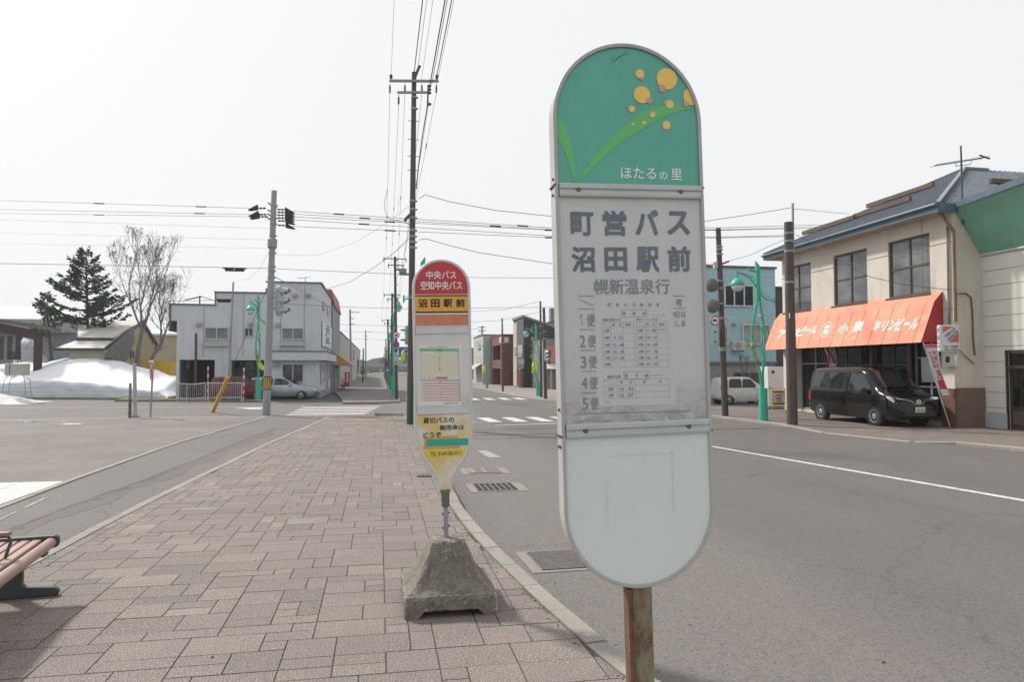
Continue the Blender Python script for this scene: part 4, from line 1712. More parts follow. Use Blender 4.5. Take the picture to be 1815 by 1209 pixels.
xd = Vector((1, -.12, -.02))
for px, py in ((489, 371), (489, 376), (489, 381), (489, 386), (490, 391), (489, 399)):
 deadend(PY(px + (py * 7 % 5) - 2, py, YG_), xd, 1.0, pG)
for px, py in ((474, 369), (475, 380), (477, 384)):
 deadend(PY(px, py, YG_), (-1, .08, -.02), 1.0, pG)
for py in (385, 392, 373, 399):
 m = M()
 c = bG.lerp(tG, frac(bG, tG, py, bG.y))
 m.bar(c + Vector((-.22, 0, .1)), c + Vector((.12, 0, -.08)), .07, .06)
 m.build('bracket', GREYP, pG)

# --- poles on the right
bR = G(1404.5, 752, -.04)
tR = PY(1397.5, 394, bR.y)
pR = pole('utility_pole', 'thick brown pole with a thin grey pipe on top, left of the black van', bR, tR, .165, .135, BROWN, 'utility poles', [.70, .855, .905, .945], n=18)
m = M()
m.bar(PY(1405, 360, bR.y), PY(1406, 452, bR.y), .055, .055)
m.build('pipe', STEEL, pR)
m = M()
c = PY(1404.3, 560, bR.y)
m.box(c + Vector((-.17, -.05, 0)), (.02, .16, .16))
m.build('pole_tag', pm('tag_white', (.6, .6, .6), None, 3, .5), pR)
bS = G(1285.5, 738, -.05)
tS = PY(1273, 405, bS.y)
pS = pole('utility_pole', 'slightly leaning brown pole right of the near sign, with mirrors and signals', bS, tS, .125, .095, BROWN, 'utility poles', [frac(bS, tS, y, bS.y) for y in (417, 423, 432, 484, 498, 528, 556, 614, 618)], n=14)
m = M()
c = PY(1268, 470, bS.y)
m.box(c, (.13, .15, .24))
m.build('junction_box', pm('box_pale', (.42, .43, .42), None, 4, .5), pS)
m = M()
m.tube([PY(1279, 468, bS.y), PY(1292, 463, bS.y)], .035, 8)
m.build('bracket', DKST, pS)
for (px, py, lab) in ((1262, 506, 'upper of two round grey mirrors seen from behind on the leaning pole'), (1264, 543, 'lower of two round grey mirrors seen from behind on the leaning pole')):
 c = PY(px, py, bS.y)
 s = thing('traffic_mirror', lab, 'traffic mirror', c, group='traffic mirrors on the leaning pole')
 m = M()
 m.lathe(c, [(.24, 0), (.26, .03), (.26, .07), (.16, .12), (.04, .14)], 20, (-.6, -.8, 0))
 m.build('shell', pm('mirror_back', (.12, .125, .13), (.09, .09, .095), 5, .5), s, smooth=40)
 m = M()
 m.bar(c + Vector((0, -.05, 0)), PY(1276, py, bS.y), .05, .05)
 m.build('bracket', DKST, s)
round_sign('round white no lorries sign with red ring on the leaning brown pole', PY(1267, 568.5, bS.y - .2), .19, 'lorry')
signal_vertical('pale grey signal seen from behind on the leaning brown pole', PY(1268, 597, bS.y - .1), .72, R(150), SIG)
c = PY(1287.5, 566, bS.y + .1)
s = thing('info_plate', 'upright pale plate fixed right of the leaning brown pole', 'sign', c)
m = M()
m.box(c, (.13, .05, .62))
m.build('plate', pm('plate_pale_blue', (.50, .56, .60), (.42, .48, .53), 5, .5), s)
for dz in (.22, -.22):
 m = M()
 m.bar(c + Vector((-.2, 0, dz)), c + Vector((.02, 0, dz)), .03, .03)
 m.build('bracket', DKST, s)
for (bx_, by_, tx, ty, r, lab) in ((959.5, 704, 957.7, 534, .085, 'thin brown pole with a narrow top, left of a thicker one'), (967, 707, 964, 546, .11, 'thicker brown pole carrying a signal, beside the near sign edge'), (891.5, 694, 890, 564, .085, 'lone brown pole in front of the brick red building')):
 b2 = G(bx_, by_, -.05)
 t2 = PY(tx, ty, b2.y)
 p2 = pole('utility_pole', lab, b2, t2, r, r * .72, BROWN, 'utility poles', [.55, .66, .74, .84, .9], n=10)
 if by_ == 707:
  signal_vertical('pale signal on the thicker brown pole beyond the crossing', PY(969, 631, b2.y - .2), .72, R(20), SIG)
for (bx_, by_, tx, ty, lab) in ((622.5, 687, 620.5, 548, 'grey concrete pole between the two awnings on the left'), (643, 678, 644, 618, 'thin dark pole beyond the green awning'), (648.5, 675, 648, 585, 'far grey pole with two arms at the end of the left row')):
 b2 = G(bx_, by_, -.05)
 t2 = PY(tx, ty, b2.y)
 p2 = pole('utility_pole', lab, b2, t2, .11, .08, GREYP if bx_ != 643 else BROWN, 'utility poles', [.5, .8, .9], n=10)
 if bx_ != 643:
  for dz in (.3, .9, 1.4):
   arm(p2, t2 + Vector((-.1, 0, -dz)), t2 + Vector((.9 if dz < .5 else .35, 0, -dz)), .06, DKST)
b2 = G(854, 671, -.1)
b2.y = 95
b2 = Vector((PY(854, 671, 95).x, 95, -.1))
t2 = PY(854.5, 578, 95)
p2 = pole('utility_pole', 'distant pole with three crossarms above the pale building on the right', b2, t2, .12, .09, BROWN, 'utility poles', [.9], n=8)
for py in (580, 587, 594):
 arm(p2, PY(848, py, 95), PY(861, py, 95), .09, DKST)


# --- green twin-stem street lamps
def L5(x, y):
 return ((x - 365) / 155, (1130 - y) / 155)


def lamp(label, base, h, mirror=1, rot=0., rust=True, group='green street lamps', detail=True):
 s = thing('street_lamp', label, 'street lamp', base, (0, 0, rot), group)
 k = h / 5.46

 def p(x, y, dy=0.):
  a, b_ = L5(x, y)
  return Vector((a * mirror * k, dy * k, b_ * k))

 m = M()
 m.cyl(p(363, 1134), p(362, 960), .150 * k, .150 * k, 16)
 m.build('base_pipe', GREEN, s, local=True, smooth=40)
 l1 = [(352, 965), (345, 880), (325, 800), (302, 740), (300, 650), (318, 560), (335, 480), (340, 400)]
 l2 = [(366, 965), (365, 880), (372, 780), (380, 680), (370, 600), (357, 520), (348, 440)]
 for ll, dy in ((l1, -.03), (l2, .03)):
  pts = []
  for (xa, ya), (xb, yb) in zip(ll, ll[1:]):
   for q in range(3):
    pts.append(p(xa + (xb - xa) * q / 3, ya + (yb - ya) * q / 3, dy))
  pts.append(p(*ll[-1], dy))
  m = M()
  m.tube(pts, .045 * k, 8)
  m.build('stem', GREEN, s, local=True, smooth=60)
 m = M()
 q0, q1 = p(340, 470), p(338, 300)
 m.prism([q0 + Vector((-.075 * k, -.05 * k, 0)), q0 + Vector((.075 * k, -.05 * k, 0)), q1 + Vector((.085 * k, -.05 * k, -.06 * k)), q1 + Vector((-.06 * k, -.05 * k, .13 * k))], (0, .1 * k, 0))
 m.build('mast', GREEN, s, local=True)
 m = M()
 m.tube([p(333, 425), p(318, 395), p(292, 370), p(258, 352), p(225, 345)], .028 * k, 8)
 m.tube([p(333, 385), p(300, 362), p(262, 347), p(225, 344)], .012 * k, 6)
 ar_ = m.build('lamp_arm', GREEN, s, local=True, smooth=50)
 m = M()
 m.tube([p(221, 325), p(221, 372)], .03 * k, 8)
 m.lathe(p(221, 372), [(.05 * k, 0), (.09 * k, -.03 * k), (.17 * k, -.11 * k), (.25 * k, -.23 * k), (.245 * k, -.25 * k), (.17 * k, -.22 * k)], 16)
 m.build('lamp_shade', GREEN, s, local=True, smooth=50)
 m = M()
 m.ball(p(222, 416), .198 * k, 16)
 m.build('globe', pm('frosted_globe', (.62, .60, .58), (.56, .545, .53), 4, .3), s, local=True, smooth=60)
 m = M()
 m.tube([p(350, 440), p(362, 465), p(390, 483), p(436, 495)], .024 * k, 8)
 m.tube([p(438, 473), p(438, 512)], .028 * k, 8)
 m.tube([p(352, 425), p(380, 462), p(436, 485)], .010 * k, 6)
 m.build('short_arm', GREEN, s, local=True, smooth=50)
 if detail:
  m = M()
  m.tube([p(287, 326), p(333, 336)], .035 * k, 8)
  m.tube([p(290, 318), p(290, 334)], .05 * k, 8)
  m.build('stub', GREEN, s, local=True)
  for (xa, ya, xb, yb) in ((312, 595, 372, 655), (312, 610, 372, 668), (308, 712, 372, 772), (310, 728, 372, 788)):
   m = M()
   m.tube([p(xa, ya, -.03), p((xa + xb) / 2, (ya + yb) / 2 - 4), p(xb, yb, .03)], .012 * k, 6)
   m.build('rung', GREEN, s, local=True)
  m = M()
  m.ball(p(352, 577), .06 * k, 10)
  m.build('bracket', pm('cap_pale', (.5, .48, .45), None, 3, .5), s, local=True)
  m = M()
  m.tube([p(300, 712, -.05), p(300, 745, -.06), p(318, 800, -.06), p(340, 870, -.05)], [.05 * k, .07 * k, .065 * k, .03 * k], 8)
  m.build('peeling_patch', pm('lichen_green', (.36, .50, .20), (.08, .06, .04), 6, .7), s, local=True)
 return s


lamp('rusting green twin-stem lamp with one globe, between the two brown poles', G(1354, 745, -.04), 5.46)
bl = G(458.5, 712, RZ + .02)
lamp('green lamp standing in front of the silver car', bl, 5.9, 1, R(70))
bl1 = G(954, 702, -.05)
lamp('green lamp whose globe hangs over the black building', bl1, 4.75)
bl2 = G(863.5, 688.5, -.05)
lamp('small far green lamp in front of the pale beige building', bl2, 4.2)
lamp('green lamp close behind the red bus stop sign', Vector((1.16, 22.0, 0)), 5.15, 1, R(165))
for i, (px, by_, top) in enumerate(((698, 703, 520), (692.5, 690, 560), (689.5, 684, 590), (686.5, 678, 612))):
 b3 = G(px, by_, -.02)
 hh = PY(px, top, b3.y).z
 lamp(['nearest green lamp of the left row beyond the crossing', 'second green lamp of the left row beyond the crossing', 'third green lamp of the left row beyond the crossing', 'last green lamp of the left row beyond the crossing'][i], b3, hh, 1, R((100, 262, 95, 265)[i]), detail=i < 2)


def flag(label, p0, p1, width, Y_, seed):
 """a limp yellow-green pennant hanging on a lamp"""
 rr = random.Random(seed)
 a, b_ = PY(*p0, Y_), PY(*p1, Y_)
 n = 9
 m = M()
 vs, fs = [], []
 for i in range(n + 1):
  f = i / n
  c = a.lerp(b_, f)
  ww = width * (.25 + 1.5 * f * (1.25 - f))
  for j in range(5):
   g = j / 4 - .5
   vs.append(c + Vector((g * ww, .06 * math.sin(j * 2.1 + i * .8), rr.uniform(-.02, .02))))
 for i in range(n):
  for j in range(4):
   fs.append((i * 5 + j, i * 5 + j + 1, (i + 1) * 5 + j + 1, (i + 1) * 5 + j))
 m.add(vs, fs)
 o = m.build('pennant', pm('pennant_yellow', (.62, .78, .03), (.50, .68, .03), 6, .7), origin=a, smooth=60)
 sd_ = o.modifiers.new('th', 'SOLIDIFY')
 sd_.thickness = .008
 return tag(o, label, 'flag', 'yellow-green pennants on the lamps')


flag('yellow-green pennant on the lamp in front of the silver car', (457, 636), (466, 657), .32, bl.y - .25, 1)
flag('yellow-green pennant on the lamp beside the black building', (947, 641), (945, 662), .34, bl1.y - .2, 2)
flag('yellow-green pennant on the small far lamp before the beige building', (859, 648), (858.5, 662), .30, bl2.y - .2, 3)
flag('yellow-green pennant hanging in front of the blue direction sign', (715, 620), (714, 640), .26, 38, 4)
for i, (px, py) in enumerate(((651, 659), (654.5, 658), (675.5, 657))):
 flag(['tiny far pennant, left of a pair past the green awning', 'tiny far pennant, right of a pair past the green awning', 'tiny far pennant below the overpass'][i], (px, py - 2.5), (px, py + 2.5), .32, 96, 5 + i)

# blue direction sign over the street
YD = 60
s = thing('direction_sign', 'blue road direction sign half hidden behind the yellow-green pennant', 'road sign', PY(718, 629, YD))
m = M()
a, b_ = PY(706, 634.5, YD), PY(735, 615, YD)
m.bx(a.x, b_.x, YD, YD + .06, a.z, b_.z)
pl_ = m.build('plate', pm('direction_blue', (.02, .14, .42), (.03, .17, .46), 5, .4), s)
m = M()
P = lambda u, v: Vector((u, YD - .01, v))
m.text('旭川 深川', P, a.x + .45, a.x + .95, b_.z - .28, b_.z - .12, bold=.03)
m.text('→ 留萌', P, a.x + .5, a.x + 1.0, a.z + .25, a.z + .45, bold=.03)
m.build('lettering', pm('sign_white2', (.75, .76, .76), None, 3, .5), pl_)
m = M()
m.tube([Vector((1.2, YD + .1, -.05)), Vector((1.2, YD + .1, b_.z + .1))], .06, 8)
m.bar(Vector((1.2, YD + .1, b_.z - .2)), Vector((a.x, YD + .1, b_.z - .2)), .05, .05)
m.build('post', STEEL, s)
c = PY(687, 655.5, 60)
s = thing('crossing_sign', 'small blue crossing sign low on the left pole row', 'road sign', c)
m = M()
m.bx(c.x - .16, c.x + .16, 59.9, 59.95, c.z - .2, c.z + .2)
m.build('plate', pm('direction_blue', (.02, .14, .42)), s)
m = M()
m.poly([c + Vector((-.1, -.115, -.12)), c + Vector((.1, -.115, -.12)), c + Vector((0, -.115, .13))])
m.build('symbol', pm('sign_white2', (.75, .76, .76)), s)
m = M()
m.tube([c + Vector((0, 0, .2)), Vector((c.x, c.y, -.1))], .035, 8)
m.build('post', STEEL, s)

# --- low fence, guy guard, snow poles, sign posts on the left
WHT = pm('fence_white', (.46, .47, .48), (.33, .34, .35), 6, .55)
for i, (pts, lab) in enumerate((((313, 333, 364), 'bent pale pipe railing panel in front of the carport'), ((369.5, 399, 428), 'straight pale pipe railing panel in front of the red car'))):
 Yf = 41.7 - i * .5
 zb, zt = -.03, .94
 f = thing('guard_rail', lab, 'railing', Vector((PY(pts[1], 700, Yf).x, Yf, zb)), group='pipe railings along the kerb')
 xs_ = [PY(p_, 700, Yf).x for p_ in pts]
 bend = (lambda u: .07 * math.sin(u * PI)) if i == 0 else (lambda u: 0.)
 n = 12
 rails = []
 for z in (zt, zt - .06 * 0 - .80):
  m = M()
  m.tube([Vector((xs_[0] + (xs_[2] - xs_[0]) * q / n, Yf + 2 * bend(q / n), z - bend(q / n))) for q in range(n + 1)], .028, 8)
  m.build('rail', WHT, f, smooth=50)
 nb = 15 if i == 0 else 17
 for q in range(nb + 1):
  x = xs_[0] + (xs_[2] - xs_[0]) * q / nb
  post = q in (0, nb) or (i == 0 and q == 5)
  m = M()
  m.tube([Vector((x, Yf + 2 * bend(q / nb), zb - .1 if post else zt - .8 - bend(q / nb))), Vector((x, Yf + 2 * bend(q / nb), zt - bend(q / nb)))], .033 if post else .0125, 6)
  m.build('post' if post else 'baluster', WHT, f)
a, b_ = G(377, 730.5, -.1), PY(404, 668, YG_ - .4)
gy = thing('guy_guard', 'yellow tube leaning over the plaza corner, sheathing a pole stay', 'guy wire guard', a)
m = M()
m.tube([a, b_], .075, 12)
m.build('sheath', pm('guard_yellow', (.70, .42, .03), (.62, .36, .03), 5, .5), gy, smooth=50)
m = M()
m.tube([b_, PY(480, 497, YG_)], .012, 6)
m.build('stay_wire', DKST, gy)
for px, t_, b2, lab in ((314, 651, 706, 'red and white striped pole at the left end of the railings'), (369, 650, 709, 'red and white striped pole between the two railings'), (432.5, 652, 711, 'red and white striped pole left of the green lamp')):
 base = G(px - 1, b2, -.06)
 top = PY(px, t_, base.y)
 s = thing('snow_pole', lab, 'snow pole', base, group='red and white snow poles')
 nseg = 9
 for q in range(nseg):
  m = M()
  m.cyl(base.lerp(top, q / nseg), base.lerp(top, (q + 1) / nseg), .042, .042, 8)
  m.build('red_segment' if q % 2 else 'white_segment', pm('snowpole_red', (.42, .05, .06), None, 5, .5) if q % 2 else pm('snowpole_white', (.62, .62, .62), None, 5, .5), s)
b2 = G(239.5, 740, -.1)
s = thing('white_post', 'pale steel post on a flange at the plaza edge', 'post', b2)
m = M()
m.cyl(b2, PY(238.5, 643.5, b2.y), .072, .06, 12)
m.build('tube', pm('post_offwhite', (.47, .46, .44), (.36, .35, .335), 4, .6), s, smooth=50)
m = M()
m.cyl(b2, b2 + Vector((0, 0, .06)), .16, .14, 12)
m.bar(b2 + Vector((-.3, 0, .16)), b2 + Vector((0, 0, .12)), .04, .03)
m.build('flange', pm('rust_flange', (.20, .15, .12), (.28, .24, .21), 9, .8), s)
b2 = G(230, 741, -.1)
s = thing('blue_post', 'short post, blue above and dark below, left of the pale post', 'post', b2)
tp = PY(231, 679.5, b2.y)
m = M()
m.cyl(b2, b2.lerp(tp, .55), .05, .05, 10)
m.build('lower_tube', pm('post_dark', (.12, .085, .08), None, 5, .6), s, smooth=50)
m = M()
m.cyl(b2.lerp(tp, .55), tp, .05, .045, 10)
m.build('upper_tube', pm('post_blue', (.16, .25, .31), (.10, .16, .20), 5, .6), s, smooth=50)
b2 = G(266.5, 740, -.1)
st_ = thing('stop_sign', 'red stop sign seen nearly edge-on, on a thin grey hooked post', 'stop sign', b2)
m = M()
pts = [b2, PY(268.5, 700, b2.y), PY(271, 655, b2.y), PY(272, 647, b2.y), PY(270.5, 642, b2.y), PY(268, 641, b2.y), PY(265, 645, b2.y), PY(264, 652, b2.y)]
m.tube(pts, .036, 8)
m.build('post', STEEL, st_, smooth=50)
c = PY(268.3, 654.5, b2.y - .08)
u = Vector((math.cos(R(-64)), math.sin(R(-64)), 0))
v_ = Vector((0, 0, 1))
nr = u.cross(v_)
for nm, sc_, off, mt_ in (('white_border', 1.0, 0., pm('road_sign_white', (.74, .75, .75))), ('red_face', .84, .016, pm('road_sign_red', (.50, .035, .04)))):
 m = M()
 tri = [(-.42, .26), (-.36, .33), (.36, .33), (.42, .26), (.05, -.44), (-.05, -.44)]
 m.prism([c + nr * off + u * a_ * sc_ + v_ * b__ * sc_ for a_, b__ in tri], nr * .014)
 pp = m.build(nm, mt_, st_)
m = M()
P = lambda a_, b__: c + nr * .034 + u * a_ + v_ * b__
m.text('止まれ', P, -.24, .24, .02, .20, bold=.03)
m.build('lettering', pm('road_sign_white', (.74, .75, .75)), pp)

# tank on tall legs by the snow
Yt = 43.5
c = PY(31, 655, Yt)
s = thing('water_tank', 'pale box tank on four thin splayed legs before the snow bank', 'tank', Vector((c.x, Yt, -.05)))
m = M()
h2 = (PY(31, 645, Yt).z - PY(31, 666, Yt).z) / 2
m.bx(c.x - .52, c.x + .52, Yt - .3, Yt + .3, c.z - h2, c.z + h2)
m.build('tank', pm('tank_pale', (.44, .43, .41), (.36, .35, .33), 4, .6), s, bevel=.05)
m = M()
m.bx(c.x - .27, c.x - .24, Yt - .312, Yt - .300, c.z - h2, c.z + h2 + .05)
m.tube([c + Vector((.0, 0, h2)), c + Vector((.0, 0, h2 + .18)), c + Vector((.12, 0, h2 + .22)), c + Vector((.18, 0, h2 + .1))], .015, 6)
m.build('strap', DKST, s)
for sx in (-1, 1):
 for sy in (-1, 1):
  m = M()
  x0 = c.x + sx * .38
  m.tube([Vector((x0 - sx * .2 * (sy > 0), Yt + sy * .2, c.z - h2)), Vector((c.x + sx * .50, Yt + sy * .3, c.z - h2 - .25)), Vector((c.x + sx * .60, Yt + sy * .34, .1)), Vector((c.x + sx * .66, Yt + sy * .36, -.06))], .02, 6)
  m.build('leg', STEEL, s)
m = M()
for z in (.45, .15):
 q = [Vector((c.x + a_ * .64, Yt + b__ * .35, z)) for a_, b__ in ((-1, -1), (1, -1), (1, 1), (-1, 1), (-1, -1))]
 m.tube(q, .013, 6)
m.build('brace', STEEL, s)

# --- right-hand pavement: white cabinet and roadworks board
bc = G(1377.5, 723, -.05)
s = thing('ice_cabinet', 'tall white storage cabinet with a small blue mark, behind the brown pole', 'cabinet', bc)
Yc = bc.y
a, b_ = PY(1362, 723, Yc), PY(1393, 650, Yc)
m = M()
m.bx(a.x, b_.x, Yc, Yc + .7, -.0, b_.z)
m.build('case', pm('cabinet_white', (.66, .67, .67), (.58, .59, .59), 3, .4), s, bevel=.015)
m = M()
m.bx(a.x, b_.x, Yc + .02, Yc + .7, -.05, .0)
m.build('plinth', pm('plinth_dark', (.05, .05, .05), None, 3, .7), s)
m = M()
q = PY(1370, 660, Yc)
m.poly([q + Vector((.09 * math.cos(i / 10 * 2 * PI), -.004, .07 * math.sin(i / 10 * 2 * PI) + .02)) for i in range(10)])
m.poly([q + Vector((-.02, -.004, -.1)), q + Vector((.05, -.004, -.02)), q + Vector((-.05, -.004, -.02))])
m.build('blue_mark', pm('mark_blue', (.03, .07, .28), None, 3, .5), s)
m = M()
q = PY(1363.5, 688, Yc)
m.bx(q.x, q.x + .06, Yc - .03, Yc, q.z - .06, q.z + .06)
m.build('handle', STEEL, s)
bw = G(1379.5, 729, -.05)
Yw = bw.y
s = thing('roadworks_board', 'yellow framed roadworks board with red arrow and striped bars before the cabinet', 'roadworks sign', bw)
YEL = pm('works_yellow', (.62, .34, .03), (.55, .29, .03), 4, .5)
xa, xb = PY(1369, 700, Yw).x, PY(1391, 700, Yw).x
zt = PY(1380, 688.5, Yw).z
m = M()
m.tube([Vector((xa, Yw, -.05)), Vector((xa, Yw, zt)), Vector((xb, Yw, zt)), Vector((xb, Yw, -.05))], .022, 8)
m.tube([Vector((xa, Yw, .08)), Vector((xb, Yw, .08))], .018, 8)
m.build('frame', YEL, s, smooth=50)
for z0 in (zt - .16, zt - .66):
 m = M()
 m.bx(xa + .03, xb - .03, Yw - .012, Yw + .0, z0 - .04, z0 + .06)
 o = m.build('striped_bar', YEL, s)
 for q in range(5):
  x = xa + .06 + q * (xb - xa - .1) / 5
  m = M()
  m.poly([Vector((x, Yw - .014, z0 - .04)), Vector((x + .04, Yw - .014, z0 - .04)), Vector((x + .075, Yw - .014, z0 + .06)), Vector((x + .035, Yw - .014, z0 + .06))])
  m.build('black_stripe', pm('band_black', (.03, .03, .03)), o)
m = M()
m.bx(xa + .03, xb - .03, Yw - .01, Yw, zt - .60, zt - .22)
o = m.build('notice', pm('notice_white', (.66, .66, .64), None, 4, .5), s)
m = M()
zc = zt - .29
xm = (xa + xb) / 2
m.poly([Vector((xm + x, Yw - .012, zc + z)) for x, z in ((-.13, -.025), (.04, -.025), (.04, -.06), (.15, 0), (.04, .06), (.04, .025), (-.13, .025))])
P = lambda u_, w_: Vector((u_, Yw - .012, w_))
m.text('注意！', P, xm - .15, xm + .15, zc - .18, zc - .08, bold=.04)
m.text('工事中', P, xm - .12, xm + .12, zc - .28, zc - .21, bold=.03)
m.build('lettering', pm('road_sign_red', (.50, .035, .04)), o)

# --- overhead wires
WIRE = pm('wire_black', (.06, .06, .065), None, 3, .5)
WIRE2 = pm('wire_grey', (.20, .20, .205), None, 3, .5)


def wire(label, pts, r=.011, sag=0., mat=None, group='overhead wires', n=22, damp=()):
 pts = [Vector(p) for p in pts]
 out = []
 for a, b_ in zip(pts, pts[1:]):
  k = n if sag else max(4, n // max(1, len(pts) - 1))
  for i in range(k):
   f = i / k
   out.append(a.lerp(b_, f) - Vector((0, 0, sag * 4 * f * (1 - f))))
 out.append(pts[-1])
 m = M()
 m.tube(out, r * .82, 5)
 for f in damp:
  i = min(len(out) - 2, int(f * len(out)))
  d = (out[i + 1] - out[i]).normalized()
  m.tube([out[i] - d * .22, out[i] + d * .22], r * 2.6, 6)
 o = m.build('overhead_wire', mat or WIRE, origin=out[0], smooth=60)
 return tag(o, label, 'wire', group)


LA = 'thin wire running lengthwise above the left pavement, from pole to pole'
B0 = rowL[0]
for (pa, pb, dmp) in (((691, 166), (684, 457), (.6, .75)), ((706.5, 186), (694, 457.5), (.5, .8)), ((717.5, 166), (706, 457.5), (.45, .7)), ((747.5, 166), (717, 457.5), ()), ((773, 166), (713, 466), (.2,)), ((759, 188), (712, 474), ())):
 wire(LA, [PY(*pa, YA), PY(*pb, B0[1].y)], .008, .18, WIRE2, 'wires along the left pole row', damp=dmp)
for r_, (p, b, tp) in enumerate(rowL[:-1]):
 nb, ntp = rowL[r_ + 1][1], rowL[r_ + 1][2]
 for dx, dz in ((-.6, 0), (-.2, 0), (.25, 0), (.6, 0), (.4, -.5)):
  wire(LA, [tp + Vector((dx, 0, dz)), ntp + Vector((dx, 0, dz))], .008, .2, WIRE2, 'wires along the left pole row', 10)
LT = 'wire passing overhead towards the viewer from the tallest pole'
for px, py, r, dx in ((693, 140, .007, 0), (734, 128, .018, 0), (741, 118, .009, .0), (747, 140, .007, 0), (762, 150, .022, .0), (765, 150, .012, .02), (773, 140, .018, .0), (776, 140, .008, .02)):
 a = PY(px, py, YA)
 wire(LT, [a, Vector((a.x + dx, -14, a.z + .1))], r, 0, WIRE if r > .01 else WIRE2, 'wires towards the viewer', 8)
wire('thick bundled cable dropping from the bracket down the tallest pole', [PY(759, 150, YA), PY(757, 190, YA), PY(748, 245, YA), PY(741, 300, YA), PY(738, 335, YA)], .022)
wire('looped jumper wire left of the tallest pole', [PY(687, 335, YA + 3), PY(682, 355, YA + 2.5), PY(682, 372, YA + 2), PY(688, 386, YA + 1), PY(697, 390, YA + .3), PY(726, 397, YA)], .011)
wire('second looped jumper wire left of the tallest pole', [PY(707, 345, YA + 3), PY(705, 375, YA + 2), PY(712, 392, YA + 1), PY(726, 398, YA)], .011)
LC = 'taut wire of the bundle crossing the street from the grey pole'
Yr = bS.y
for (pa, pm_, pb, pc, dmp) in (((514, 374, YG_), (976, 403.5, 26), (1275, 403.5, Yr), (1470, 398, 31), (.09, .3, .42)), ((516, 379, YG_), (976, 406.5, 26), (1275, 407, Yr), (1465, 402, 31), (.1, .28)), ((515, 384, YG_), (976, 407.8, 26), (1275, 408, Yr), (1470, 404, 31), (.14, .33)), ((514, 389, YG_), (976, 418, 26), (1275, 420, Yr), (1400, 417, 25), (.1,)), ((516, 401, YG_), (976, 421, 26), (1275, 421.5, Yr), (1400, 419, 25), (.16, .35))):
 wire(LC, [PY(*pa), PY(*pm_), PY(*pb), PY(*pc)], .012, 0, WIRE, 'wires crossing the street', 30, dmp)
LW_ = 'taut wire running left from the grey pole over the plaza'
for (pa, pb, r, dmp) in (((448, 369), (0, 355), .010, (.2, .6)), ((445, 380), (0, 371), .010, (.25,)), ((447, 384), (0, 378), .010, (.55,)), ((478, 405), (0, 389), .006, ()), ((478, 425), (0, 413), .005, ()), ((478, 440), (0, 432), .005, ())):
 a = PY(*pa, YG_)
 e = ray(*pb)
 e = Vector((0, 0, EYE)) + e * (33 / e.y)
 wire(LW_, [a, e], r, 0, WIRE if r > .008 else WIRE2, 'wires over the plaza', 10, dmp)
wire('black wire carrying a flat box, crossing the plaza to the grey pole', [PY(0, 467, 32), PY(399, 474, 30.5), PY(478, 476, YG_), PY(735, 487, YA + 2)], .013)
c = PY(416, 478, 30.4)
s = thing('cable_box', 'dark flat box hanging on the wire left of the grey pole', 'cable box', c, group='cable boxes on the wires')
m = M()
m.box(c, (.74, .16, .13))
m.box(c + Vector((0, 0, .05)), (.92, .1, .04))
m.build('case', pm('cover_black', (.02, .02, .022)), s, bevel=.01)
m = M()
m.box(c + Vector((0, -.085, 0)), (.05, .01, .05))
m.build('tag_plate', pm('tag_white', (.6, .6, .6)), s)
wire('wire with a second dark box, at roof height of the grey restaurant', [PY(300, 534, 36), PY(386, 532, 34), PY(410, 533, 33.5), PY(435, 533, 32), PY(478, 534, YG_), PY(508, 539, 32), PY(632, 545, 40), PY(742, 548, 42)], .014)
c = PY(397, 533, 33.6)
s = thing('cable_box', 'second dark flat box, on the wire before the restaurant wall', 'cable box', c, group='cable boxes on the wires')
m = M()
m.box(c, (.55, .16, .15))
m.box(c + Vector((0, 0, .05)), (.66, .1, .05))
m.build('case', pm('cover_black', (.02, .02, .022)), s, bevel=.01)
wire('black service wire slanting from the grey pole to the restaurant corner', [PY(481, 487, YG_), PY(520, 508, 36), PY(575, 539, 44), PY(602, 553, 56)], .013)
wire('long sagging wire from the tallest pole down to the restaurant', [PY(724, 423, YA), PY(700, 447, 24), PY(660, 476, 28), PY(620, 500, 33), PY(577, 513, 39), PY(542, 513, 42), PY(500, 498, 44), PY(484, 490, 45.5)], .013)
wire('thin double sagging wire between the tallest pole and grey pole', [PY(725, 365, YA), PY(690, 392, 24), PY(630, 430, 26), PY(560, 453, 28.5), PY(490, 452, YG_)], .007, 0, WIRE2)
wire('thin wire falling from the grey pole toward the roof pipe', [PY(476, 447, YG_), PY(462, 475, 33), PY(440, 495, 38), PY(414, 500, 46)], .006, 0, WIRE2)
wire('wire drooping right from the tallest pole to the grey pipe', [PY(743, 352, YA), PY(753, 345, YA), PY(800, 358, YA), PY(880, 373, 22.3), PY(976, 383, 22.3), PY(1120, 391, 22.3), PY(1250, 392, 22), PY(1330, 380, 21.5), PY(1402, 368, bR.y)], .012)
wire('lower wire drooping right from the tallest pole to the leaning pole', [PY(742, 425, YA), PY(755, 423, YA), PY(800, 436, YA), PY(850, 448, 22.5), PY(976, 467, 23), PY(1130, 478, 24), PY(1280, 467, Yr)], .012)
wire('wire rising from the leaning pole to the shop eave', [PY(1290, 463, Yr), PY(1330, 452, 23.5), PY(1362, 437, 23), PY(1392, 424, bR.y)], .010)
wire('pair of thin wires from the grey pipe to the shop roof', [PY(1407, 370, bR.y), PY(1450, 374, 23), PY(1505, 379, 24.5)], .010)
wire('black wire crossing the shop front in front of the upper windows', [PY(1411, 416, bR.y), PY(1437, 429, 22), PY(1480, 456, 21), PY(1540, 490, 20), PY(1600, 504, 19.4), PY(1685, 514, 18.6)], .012)
wire('thin wire before the black building, running to the thin pole', [PY(780, 571, 60), PY(834.5, 571, 60), PY(887, 568, 56), PY(954, 553.5, 45)], .015)
